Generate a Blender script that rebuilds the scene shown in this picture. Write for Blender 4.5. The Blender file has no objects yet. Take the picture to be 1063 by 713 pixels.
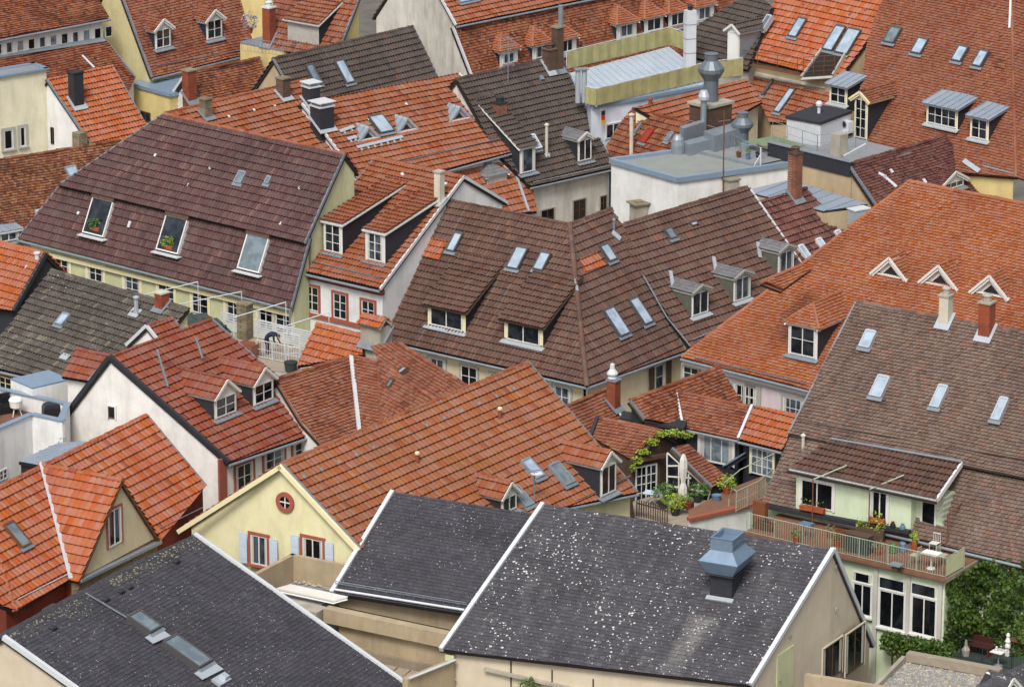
import bpy, bmesh, math, random
import numpy as np
from mathutils import Vector
from mathutils.geometry import tessellate_polygon
random.seed(7)
rng = np.random.default_rng(11)
SC = bpy.context.scene
COL = SC.collection
# ------------------------------------------------------------------ camera
F, TH, HC = 4600.0, math.radians(17.3), 80.0          # focal length in photo pixels, downward pitch, height above the street
CAM = np.array([0., 0., HC])
Z = np.array([0., 0., 1.])
def ray(p):
    x = (p[0]-531.5)/F; y = (356.5-p[1])/F
    return np.array([x, math.cos(TH)+y*math.sin(TH), -math.sin(TH)+y*math.cos(TH)])
def onz(p, z):
    d = ray(p); return CAM+d*((z-HC)/d[2])
def px(P):
    P = np.asarray(P, float)-CAM
    dep = P[1]*math.cos(TH)-P[2]*math.sin(TH)
    return (531.5+F*P[0]/dep, 356.5-F*(P[1]*math.sin(TH)+P[2]*math.cos(TH))/dep)
def scale_at(P):
    P = np.asarray(P, float)-CAM
    return F/(P[1]*math.cos(TH)-P[2]*math.sin(TH))
def _t(ox, oy): return lambda x, y: (ox+x/3.754, oy+y/3.754)
OX = (0, 260, 520, 783); OY = (0, 170, 350, 523)       # tiles of the survey drawing
a0, a1, a2, a3 = [_t(x, OY[0]) for x in OX]
b0, b1, b2, b3 = [_t(x, OY[1]) for x in OX]
c0, c1, c2, c3 = [_t(x, OY[2]) for x in OX]
d0, d1, d2, d3 = [_t(x, OY[3]) for x in OX]
def _e(ox, oy, k): return lambda x, y: (ox+x/k, oy+y/k)
e1, e2, e3, e4, e5, e6, e7, e8 = [_e(*k) for k in ((783, 480, 4.755), (900, 560, 4.663), (600, 420, 4.755), (140, 280, 4.755), (680, 90, 4.755), (0, 360, 4.457), (260, 560, 4.659), (580, 20, 4.755))]
def unit(v):
    v = np.asarray(v, float); return v/np.linalg.norm(v)
def V3(*a): return np.array(a, float)

class Pl:                                              # roof plane: u along the eave, v up the slope, n outwards
    def __init__(s, o, u, d, pitch):
        s.o = np.asarray(o, float); s.u = unit(u); s.d = unit(d); p = math.radians(pitch)
        s.v = -s.d*math.cos(p)+Z*math.sin(p); s.n = s.d*math.sin(p)+Z*math.cos(p); s.tan = math.tan(p)
    def at(s, p):
        d = ray(p); return CAM+d*(np.dot(s.o-CAM, s.n)/np.dot(d, s.n))
    def drop(s, P):                                    # put a point vertically onto the plane
        P = np.array(P, float); P[2] = s.o[2]-(np.dot((P-s.o)[:2], s.n[:2]))/s.n[2]; return P
def rp(p1, p2, z, pitch, away=False):
    A = onz(p1, z) if len(p1) == 2 else np.array(p1, float)
    B = onz(p2, z) if len(p2) == 2 else np.array(p2, float)
    u = B-A; u[2] = 0; u = unit(u)
    if u[0] < 0: u = -u
    d = V3(u[1], -u[0], 0)
    if away: u, d = -u, -d
    return Pl(A, u, d, pitch)
class Wp:                                              # vertical wall plane, n towards the viewer's side
    def __init__(s, A, B, off=0.0, flip=False):
        A = np.array(A, float); B = np.array(B, float); u = B-A; u[2] = 0; u = unit(u)
        if u[0] < 0: u = -u
        n = V3(u[1], -u[0], 0)
        if flip: u, n = -u, -n
        s.u, s.n = u, n; s.o = A+n*off
    def at(s, p):
        d = ray(p); return CAM+d*(np.dot(s.o-CAM, s.n)/np.dot(d, s.n))

# ------------------------------------------------------------------ materials
MATS = {}
def srgb(h):
    c = [int(h[i:i+2], 16)/255 for i in (0, 2, 4)]
    return tuple((x/12.92 if x <= .04045 else ((x+.055)/1.055)**2.4) for x in c)+(1,)
class N:
    def __init__(s, name):
        s.m = bpy.data.materials.new(name); s.m.use_nodes = True; s.t = s.m.node_tree; s.t.nodes.clear()
        s.out = s.t.nodes.new('ShaderNodeOutputMaterial'); s.b = s.t.nodes.new('ShaderNodeBsdfPrincipled')
        s.t.links.new(s.b.outputs[0], s.out.inputs[0])
    def n(s, typ, **k):
        x = s.t.nodes.new('ShaderNode'+typ)
        for a, b in k.items():
            if a in x.bl_rna.properties: setattr(x, a, b)
            else: s.set(x.inputs[int(a[1:])] if a[0] == '_' and a[1:].isdigit() else x.inputs[a.replace('_', ' ')], b)
        return x
    def set(s, i, v):
        if isinstance(v, bpy.types.NodeSocket): s.t.links.new(v, i)
        else: i.default_value = v
    def math(s, op, a, b=0.0, c=None):
        x = s.n('Math', operation=op); s.set(x.inputs[0], a); s.set(x.inputs[1], b)
        if c is not None: s.set(x.inputs[2], c)
        return x.outputs[0]
    def mix(s, f, a, b, typ='MIX'):
        x = s.n('Mix', data_type='RGBA', blend_type=typ); s.set(x.inputs[0], f); s.set(x.inputs[6], a); s.set(x.inputs[7], b); return x.outputs[2]
    def ramp(s, f, stops, interp='LINEAR'):
        x = s.n('ValToRGB'); r = x.color_ramp; r.interpolation = interp
        while len(r.elements) < len(stops): r.elements.new(.5)
        for e, (p, c) in zip(r.elements, stops):
            e.position = p; e.color = c if len(c) == 4 else (c[0], c[0], c[0], 1)
        s.set(x.inputs[0], f); return x.outputs[0]
    def noise(s, vec, sc, det=3.0, rough=.55):
        x = s.n('TexNoise'); s.set(x.inputs['Vector'], vec); x.inputs['Scale'].default_value = sc
        x.inputs['Detail'].default_value = det; x.inputs['Roughness'].default_value = rough; return x.outputs[0]
    def end(s, col, rough=.75, spec=.3, metal=0.0, bump=None, bstr=.3, bdist=.02):
        s.set(s.b.inputs['Base Color'], col); s.set(s.b.inputs['Roughness'], rough)
        s.set(s.b.inputs['Specular IOR Level'], spec); s.set(s.b.inputs['Metallic'], metal)
        if bump is not None:
            b = s.n('Bump'); b.inputs['Strength'].default_value = bstr; b.inputs['Distance'].default_value = bdist
            s.set(b.inputs['Height'], bump); s.t.links.new(b.outputs[0], s.b.inputs['Normal'])
        return s.m
def tile_mat(name, cols, odd=None, oddp=.03, stain=('2a2420', .35), stag=False, lichen=0.0, lcol='c9c8c0', streak=0.0, rough=.75, stsc=.35, spread=.62, desat=.10, gain=1.0, hue=.016, hsh=.010, vv=.8, stripe=None):
    g = N(name); uv = g.n('UVMap').outputs[0]; sp = g.n('SeparateXYZ', _0=uv); ob = g.n('NewGeometry').outputs[0]
    vi = g.math('FLOOR', g.math('ADD', sp.outputs[1], .02)); uu = sp.outputs[0]
    if stag: uu = g.math('ADD', uu, g.math('MULTIPLY', g.math('MODULO', vi, 2.0), .5))
    ui = g.math('FLOOR', uu); cv = g.n('CombineXYZ', _0=ui, _1=vi, _2=float(len(name)))
    wn = g.n('TexWhiteNoise', noise_dimensions='3D'); g.set(wn.inputs['Vector'], cv.outputs[0])
    def adj(c):
        c = srgb(c); y = .3*c[0]+.59*c[1]+.11*c[2]; return tuple((x+(y-x)*desat)*gain for x in c[:3])+(1,)
    k = len(cols); stops = [((i/(k-1)-.5)*1.0+.5, adj(c)) for i, c in enumerate(cols)]
    big = g.noise(ob, .8, 4.0)
    f = g.math('ADD', g.math('MULTIPLY', wn.outputs[0], .62*spread), g.math('ADD', .33*(1-vv), g.math('MULTIPLY', g.math('SUBTRACT', big, .3), .85*vv)))
    col = g.ramp(g.math('ADD', f, -.12+.31*(1-spread)), stops)
    wc = g.n('SeparateColor', _0=wn.outputs[1])
    hs = g.n('HueSaturation'); g.set(hs.inputs['Hue'], g.math('ADD', .5-hue/2+hsh, g.math('MULTIPLY', wc.outputs[0], hue))); g.set(hs.inputs['Saturation'], g.math('ADD', .82, g.math('MULTIPLY', wc.outputs[2], .26))); g.set(hs.inputs['Color'], col); col = hs.outputs[0]
    if odd:
        sel = g.math('GREATER_THAN', g.n('SeparateColor', _0=wn.outputs[1]).outputs[1], 1-oddp)
        col = g.mix(g.math('MULTIPLY', sel, .6), col, srgb(odd))
    if stain and stain[1] > 0:
        st = g.noise(ob, stsc, 6.0, .65)
        sf = g.ramp(st, [(.45, (0,)), (.72, (stain[1],))])
        col = g.mix(sf, col, srgb(stain[0]))
        st2 = g.noise(ob, 2.3, 4.0, .7)
        col = g.mix(g.ramp(st2, [(.56, (0,)), (.78, (stain[1]*.7,))]), col, srgb(stain[0]))
    if streak > 0:
        mp = g.n('Mapping'); g.set(mp.inputs[0], uv); mp.inputs['Scale'].default_value = (.5, .035, 1)
        sk = g.noise(mp.outputs[0], 2.0, 4.0, .6)
        col = g.mix(g.ramp(sk, [(.5, (0,)), (.75, (streak,))]), col, srgb(lcol))
    if lichen > 0:
        vo = g.n('TexVoronoi', feature='F1'); g.set(vo.inputs['Vector'], ob); vo.inputs['Scale'].default_value = 8.2
        wv = g.n('TexWhiteNoise', noise_dimensions='3D'); g.set(wv.inputs['Vector'], vo.outputs['Position'])
        dist = g.math('ADD', vo.outputs['Distance'], g.math('MULTIPLY', g.math('SUBTRACT', g.noise(ob, 9.0, 2.0), .5), .16))
        rad = g.math('MULTIPLY', g.math('POWER', wv.outputs[0], 3.4), .54)
        den = g.ramp(g.noise(ob, .33, 3.0), [(.36, (0.3,)), (.6, (1.0,))])
        rad = g.math('MULTIPLY', rad, g.math('MULTIPLY', den, lichen))
        sel = g.math('LESS_THAN', dist, rad)
        col = g.mix(g.math('MULTIPLY', sel, .9), col, srgb(lcol))
    if stripe:                                          # a washed out run-off mark with a place of its own
        P0, P1, nn, wd = stripe; d_ = (P1-P0); L_ = np.linalg.norm(d_); d_ = d_/L_
        sb = g.n('VectorMath', operation='SUBTRACT'); g.set(sb.inputs[0], ob); sb.inputs[1].default_value = tuple(P0)
        def dot(v):
            x = g.n('VectorMath', operation='DOT_PRODUCT'); g.set(x.inputs[0], sb.outputs[0]); x.inputs[1].default_value = tuple(v); return x.outputs['Value']
        t_ = g.math('DIVIDE', dot(d_), L_); a_ = g.math('ABSOLUTE', dot(np.cross(nn, d_)))
        a_ = g.math('ADD', a_, g.math('MULTIPLY', g.math('SUBTRACT', g.noise(ob, 1.6, 4.0), .5), wd*1.6))
        m1 = g.ramp(g.math('DIVIDE', a_, wd), [(.25, (1,)), (1.0, (0,))]); m2 = g.ramp(t_, [(.0, (0,)), (.08, (1,)), (.55, (.75,)), (1.0, (0,))])
        mk = g.math('MULTIPLY', g.math('MULTIPLY', m1, m2), g.math('MULTIPLY', g.ramp(g.noise(ob, 5.0, 4.0, .7), [(.3, (.35,)), (.6, (1,))]), .3))
        col = g.mix(mk, col, srgb('b9b4ae'))
    fine = g.noise(ob, 14.0, 3.0, .6)
    col = g.mix(.5, col, g.ramp(fine, [(.3, (.62,)), (.7, (1.0,))]), 'MULTIPLY')
    MATS[name] = g.end(col, rough, .25, bump=fine, bstr=.35, bdist=.012); return name
def wall_mat(name, c, c2=None, amt=.35, grime='5b554c', rough=.9):
    g = N(name); ob = g.n('NewGeometry').outputs[0]
    n1 = g.noise(ob, .9, 6.0, .65); col = g.mix(g.ramp(n1, [(.38, (0,)), (.62, (.9,))]), srgb(c), srgb(c2 or c))
    mp = g.n('Mapping'); g.set(mp.inputs[0], ob); mp.inputs['Scale'].default_value = (1.1, 1.1, .22)
    n2 = g.noise(mp.outputs[0], 1.3, 5.0, .7); col = g.mix(g.ramp(n2, [(.47, (0,)), (.8, (amt*.85,))]), col, srgb(grime))
    n3 = g.noise(ob, 18.0, 4.0); MATS[name] = g.end(col, rough, .2, bump=n3, bstr=.25, bdist=.02); return name
def flat_mat(name, c, rough=.6, spec=.35, metal=0.0, var=.25, sc=3.0):
    g = N(name); ob = g.n('NewGeometry').outputs[0]; n1 = g.noise(ob, sc, 5.0, .6)
    col = g.mix(g.ramp(n1, [(.3, (0,)), (.75, (var*2 if var < .5 else 1,))]), srgb(c), tuple(x*(.5) for x in srgb(c)[:3])+(1,))
    MATS[name] = g.end(col, rough, spec, metal, bump=g.noise(ob, 12.0, 3.0), bstr=.12, bdist=.01); return name
def brick_mat(name, c1, c2, mortar, bw=.24, bh=.075):
    g = N(name); gm = g.n('NewGeometry'); ob = gm.outputs[0]
    s1 = g.n('SeparateXYZ', _0=ob); ab = g.math('ADD', s1.outputs[0], s1.outputs[1])
    cv = g.n('CombineXYZ', _0=ab, _1=s1.outputs[2], _2=0.0)
    br = g.n('TexBrick', Scale=1.0); g.set(br.inputs['Vector'], cv.outputs[0])
    br.inputs['Color1'].default_value = srgb(c1); br.inputs['Color2'].default_value = srgb(c2); br.inputs['Mortar'].default_value = srgb(mortar)
    br.inputs['Brick Width'].default_value = bw; br.inputs['Row Height'].default_value = bh; br.inputs['Mortar Size'].default_value = .01
    n1 = g.noise(ob, 2.0, 5.0); col = g.mix(g.ramp(n1, [(.4, (0,)), (.8, (.6,))]), br.outputs[0], srgb('3a322c'))
    MATS[name] = g.end(col, .9, .2, bump=br.outputs[1], bstr=.5, bdist=-.01); return name
def glass_mat(name, c, rough=.06, spec=.6, var='10141a'):
    g = N(name); ob = g.n('NewGeometry').outputs[0]; n1 = g.noise(ob, 1.7, 2.0)
    col = g.mix(g.ramp(n1, [(.4, (0,)), (.6, (1,))]), srgb(c), srgb(var)); MATS[name] = g.end(col, rough, spec); return name
def M(n): return MATS[n]

# ------------------------------------------------------------------ mesh builder
class MB:
    def __init__(s): s.v = []; s.f = []; s.m = []; s.uv = None
    def add(s, pts, faces, mi=0):
        o = len(s.v); s.v += [tuple(p) for p in pts]; s.f += [tuple(i+o for i in f) for f in faces]; s.m += [mi]*len(faces); return s
    def prism(s, poly, vec, mi=0, side=None, top=None):
        n = len(poly); vec = np.asarray(vec, float); a = [np.asarray(p, float) for p in poly]
        nr = sum((np.cross(a[i]-a[0], a[(i+1) % n]-a[0]) for i in range(n)), np.zeros(3))
        if np.dot(nr, vec) < 0: a = a[::-1]
        b = [p+vec for p in a]
        s.add(a+b, [tuple(range(n))[::-1]], mi); s.f[-1] = s.f[-1]
        o = len(s.v)-2*n
        s.f.append(tuple(o+n+i for i in range(n))); s.m.append(mi if top is None else top)
        for i in range(n):
            j = (i+1) % n; s.f.append((o+i, o+j, o+n+j, o+n+i)); s.m.append(mi if side is None else side)
        return s
    def box(s, c, u, w, h, d, n=None, mi=0):               # centre of the bottom face; w along u, d along n, h along z
        u = unit(u); n = V3(u[1], -u[0], 0) if n is None else unit(n); c = np.asarray(c, float)
        q = [c-u*w/2-n*d/2, c+u*w/2-n*d/2, c+u*w/2+n*d/2, c-u*w/2+n*d/2]
        return s.prism(q, Z*h, mi)
    def obox(s, c, e1, e2, e3, mi=0):                      # centre and three full edge vectors
        c, e1, e2, e3 = [np.asarray(k, float) for k in (c, e1, e2, e3)]
        q = [c-e1/2-e2/2-e3/2, c+e1/2-e2/2-e3/2, c+e1/2+e2/2-e3/2, c-e1/2+e2/2-e3/2]
        return s.prism(q, e3, mi)
    def tube(s, p0, p1, r, n=6, r1=None, mi=0, cap=True):
        p0 = np.asarray(p0, float); p1 = np.asarray(p1, float); r1 = r if r1 is None else r1
        d = unit(p1-p0); a = unit(np.cross(d, V3(.3, .2, 1) if abs(d[2]) < .9 else V3(1, .1, 0))); b = np.cross(d, a)
        ring = [(math.cos(2*math.pi*i/n), math.sin(2*math.pi*i/n)) for i in range(n)]
        pts = [p0+(a*c+b*q)*r for c, q in ring]+[p1+(a*c+b*q)*r1 for c, q in ring]
        fs = [(i, (i+1) % n, n+(i+1) % n, n+i) for i in range(n)]
        if cap: fs += [tuple(range(n))[::-1], tuple(range(n, 2*n))]
        return s.add(pts, fs, mi)
    def path(s, pts, r, n=6, mi=0):
        for a, b in zip(pts[:-1], pts[1:]): s.tube(a, b, r, n, mi=mi)
        return s
    def lathe(s, c, prof, n=12, mi=0):
        c = np.asarray(c, float); pts = []
        for r, z in prof: pts += [c+V3(r*math.cos(2*math.pi*i/n), r*math.sin(2*math.pi*i/n), z) for i in range(n)]
        fs = [(k*n+i, k*n+(i+1) % n, (k+1)*n+(i+1) % n, (k+1)*n+i) for k in range(len(prof)-1) for i in range(n)]
        fs += [tuple(range(n))[::-1], tuple(range((len(prof)-1)*n, len(prof)*n))]
        return s.add(pts, fs, mi)
    def frustum(s, c, u, prof, mi=0):                      # square lathe: (half w, half d, z)
        u = unit(u); n = V3(u[1], -u[0], 0); c = np.asarray(c, float); pts = []
        for w, d, z in prof: pts += [c-u*w+n*d+Z*z, c+u*w+n*d+Z*z, c+u*w-n*d+Z*z, c-u*w-n*d+Z*z]
        fs = [(k*4+i, k*4+(i+1) % 4, (k+1)*4+(i+1) % 4, (k+1)*4+i) for k in range(len(prof)-1) for i in range(4)]
        k = (len(prof)-1)*4; fs += [(3, 2, 1, 0), (k, k+1, k+2, k+3)]
        return s.add(pts, fs, mi)
    def mesh(s, name, mats, base):
        me = bpy.data.meshes.new(name)
        if s.v:
            vv = np.asarray(s.v, float)-base
            me.from_pydata([tuple(x) for x in vv], [], s.f)
            if len(set(s.m)) > 1 or (s.m and s.m[0]): me.polygons.foreach_set('material_index', s.m)
            if s.uv is not None:
                ul = me.uv_layers.new(name='UVMap'); li = np.empty(len(me.loops), np.int32); me.loops.foreach_get('vertex_index', li)
                ul.data.foreach_set('uv', np.asarray(s.uv, np.float32)[li].ravel())
        for m in (mats if isinstance(mats, (list, tuple)) else [mats]): me.materials.append(M(m))
        me.update(); return me

KIND = {  # course, width, step, profile, stagger, wave
    'pan':   dict(c=.42, w=.23, t=.115, prof=(-.04, .03, .042, .03), wave=.012, jit=.008),
    'panbig': dict(c=.45, w=.30, t=.11, prof=(-.022, .008, .014, .008), wave=.012, jit=.006),
    'biber': dict(c=.185, w=.20, t=.07, prof=None, wave=.035, jit=.010),
    'slate': dict(c=.26, w=.22, t=.02, prof=None, wave=.006, jit=.004),
    'shingle': dict(c=.21, w=.26, t=.024, prof=None, wave=.006, jit=.005),
    'seam':  dict(c=9.0, w=.50, t=.0, prof='seam', wave=.004, jit=0),
}
def tiles(mb, pl, poly, kind, mi=0, off=0.0, o=None):
    """real tile courses over a polygon (3D points in plane pl), clipped at its edges"""
    k = dict(KIND[kind]) if isinstance(kind, str) else dict(KIND[kind[0]], **kind[1]); c, w, t = k['c'], k['w'], k['t']
    P = np.array(poly, float); o = P.mean(0) if o is None else o
    U = (P-o)@pl.u; W = (P-o)@pl.v
    u0, v0 = U.min(), W.min(); O = o+pl.u*u0+pl.v*v0+pl.n*off
    U = U-u0; W = W-v0; nu = int(math.ceil(U.max()/w))+1; nv = int(math.ceil(W.max()/c))+1
    ph = rng.random(6)*6
    def wav(u, v): return k['wave']*(np.sin(u*.9+ph[0])+np.sin(v*1.1+u*.5+ph[1])+.6*np.sin(u*2.3-v*1.7+ph[2]))
    verts = []; faces = []; uvs = []
    prof = k['prof']
    if prof == 'seam':
        us = []; hs = []
        for i in range(nu+1): us += [i*w, i*w+.001, i*w+.035, i*w+.036]; hs += [0, .05, .05, 0]
        us = np.array(us); hs = np.array(hs); vs = np.linspace(0, W.max()+.05, 4)
        ncol = len(us)
        for v in vs:
            verts.append(np.stack([us, np.full(ncol, v), hs+wav(us, np.full(ncol, v))], 1)); uvs.append(np.stack([us/w, np.full(ncol, v)], 1))
        nrow = len(vs)
    elif prof:
        us = (np.arange(nu*4+1))*(w/4.0); hs = np.array([prof[i % 4] for i in range(nu*4+1)]); ncol = len(us)
        tj = np.repeat(rng.normal(0, k['jit'], (nv, nu+1)), 4, axis=1)[:, :ncol]
        nrow = 0
        for j in range(nv):
            ov = .05 if j else 0.0
            for v, h in ((j*c-ov, t+tj[j]), ((j+1)*c, tj[j]*.4)):
                vv = np.full(ncol, v); verts.append(np.stack([us, vv, h+hs+wav(us, vv)], 1)); nrow += 1
                uvs.append(np.stack([us/w-.001, np.full(ncol, j+(.05 if v < j*c+.01 else .95))], 1))
    else:
        nrow = None
        for j in range(nv):
            so = .5*(j % 2); hj = rng.normal(0, k['jit'], nu+2)
            for i in range(nu+2):
                ua, ub = (i-so)*w+.004, (i+1-so)*w-.004
                if i-so-1 > nu: continue
                uv4 = np.array([[ua, j*c-.012], [ua+w*.5, j*c-.034 if kind != 'slate' and kind != 'shingle' else j*c-.012], [ub, j*c-.012], [ub, (j+1)*c+.01], [ua, (j+1)*c+.01]])
                h = np.array([t+hj[i]]*3+[hj[i]*.3]*2)+wav(uv4[:, 0], uv4[:, 1])
                n0 = len(verts)
                verts += [np.array([uv4[q, 0], uv4[q, 1], h[q]]) for q in range(5)]
                verts += [np.array([uv4[q, 0], uv4[q, 1]+.02, h[q]-t*1.3]) for q in range(3)]
                uvs += [(i+.25+q*.01-so*1.0+.0, j+.3) for q in range(8)]
                faces += [(n0, n0+1, n0+2, n0+3, n0+4), (n0+5, n0+6, n0+1, n0), (n0+6, n0+7, n0+2, n0+1)]
        # base sheet below the separate tiles
        n0 = len(verts); um, vm = (nu+1)*w, nv*c
        verts += [np.array([-w, -.02, -.15]), np.array([um, -.02, -.15]), np.array([um, vm, -.15]), np.array([-w, vm, -.15])]
        uvs += [(.5, .5)]*4; faces.append((n0, n0+1, n0+2, n0+3))
        va = np.array(verts); ua_ = np.array(uvs)
    if nrow:
        va = np.concatenate(verts); ua_ = np.concatenate(uvs)
        idx = np.arange(nrow*ncol).reshape(nrow, ncol)
        q = np.stack([idx[:-1, :-1], idx[:-1, 1:], idx[1:, 1:], idx[1:, :-1]], -1).reshape(-1, 4); faces = [tuple(x) for x in q]
    # clip in local coordinates
    pol = [(float(a), float(b)) for a, b in zip(U, W)]
    ar = sum(pol[i][0]*pol[(i+1) % len(pol)][1]-pol[(i+1) % len(pol)][0]*pol[i][1] for i in range(len(pol)))
    if ar < 0: pol = pol[::-1]
    def cross(i):
        a, b, d = pol[i-1], pol[i], pol[(i+1) % len(pol)]
        return (b[0]-a[0])*(d[1]-b[1])-(b[1]-a[1])*(d[0]-b[0])
    if all(cross(i) > -1e-6 for i in range(len(pol))): pieces = [pol]
    else:
        tr = tessellate_polygon([[Vector((x, y, 0)) for x, y in pol]]); pieces = []
        for tri in tr:
            q = [pol[i] for i in tri]
            if (q[1][0]-q[0][0])*(q[2][1]-q[0][1])-(q[1][1]-q[0][1])*(q[2][0]-q[0][0]) < 0: q = q[::-1]
            pieces.append(q)
    for pc in pieces:
        bm = bmesh.new(); ul = bm.loops.layers.uv.new('UVMap')
        A = np.array(pc)
        lo = A.min(0)-.6; hi = A.max(0)+.6
        bv = [bm.verts.new(x) for x in va]
        for f in faces:
            x = va[list(f)]
            if x[:, 0].max() < lo[0] or x[:, 0].min() > hi[0] or x[:, 1].max() < lo[1] or x[:, 1].min() > hi[1]: continue
            bf = bm.faces.new([bv[i] for i in f])
            for L, i in zip(bf.loops, f): L[ul].uv = ua_[i]
        for i in range(len(pc)):
            a, b = pc[i], pc[(i+1) % len(pc)]; e = (b[0]-a[0], b[1]-a[1]); ln = math.hypot(*e)
            if ln < 1e-5: continue
            bmesh.ops.bisect_plane(bm, geom=bm.verts[:]+bm.edges[:]+bm.faces[:], dist=1e-5, plane_co=(a[0], a[1], 0), plane_no=(e[1]/ln, -e[0]/ln, 0), clear_outer=True)
        bmesh.ops.delete(bm, geom=[x for x in bm.verts if not x.link_faces], context='VERTS')
        bm.verts.index_update(); n0 = len(mb.v)
        L = np.array([x.co[:] for x in bm.verts]).reshape(-1, 3)
        Wc = O+L[:, :1]*pl.u+L[:, 1:2]*pl.v+L[:, 2:]*pl.n
        if mb.uv is None: mb.uv = [(0, 0)]*n0
        uvv = [(0, 0)]*len(L)
        for f in bm.faces:
            for lp in f.loops: uvv[lp.vert.index] = tuple(lp[ul].uv)
            mb.f.append(tuple(n0+x.index for x in f.verts)); mb.m.append(mi)
        mb.v += [tuple(x) for x in Wc]; mb.uv += uvv; bm.free()
def pad_uv(mb):
    if mb.uv is not None: mb.uv += [(0.5, 0.5)]*(len(mb.v)-len(mb.uv))

def inset(poly, offs):
    """move each edge of a convex plan polygon inwards; poly 3D in a plane, z is re-read from the plane by the caller"""
    P = [np.asarray(p[:2], float) for p in poly]; n = len(P)
    ar = sum(P[i][0]*P[(i+1) % n][1]-P[(i+1) % n][0]*P[i][1] for i in range(n)); sg = 1 if ar > 0 else -1
    L = []
    for i in range(n):
        e = P[(i+1) % n]-P[i]; e = e/np.linalg.norm(e); nn = sg*np.array([-e[1], e[0]]); L.append((P[i]+nn*offs[i], e))
    out = []
    for i in range(n):
        (p, e), (q, g) = L[i-1], L[i]; den = e[0]*g[1]-e[1]*g[0]
        if abs(den) < 1e-3: out.append(q); continue
        t = ((q-p)[0]*g[1]-(q-p)[1]*g[0])/den; out.append(p+e*t)
    return out

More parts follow.
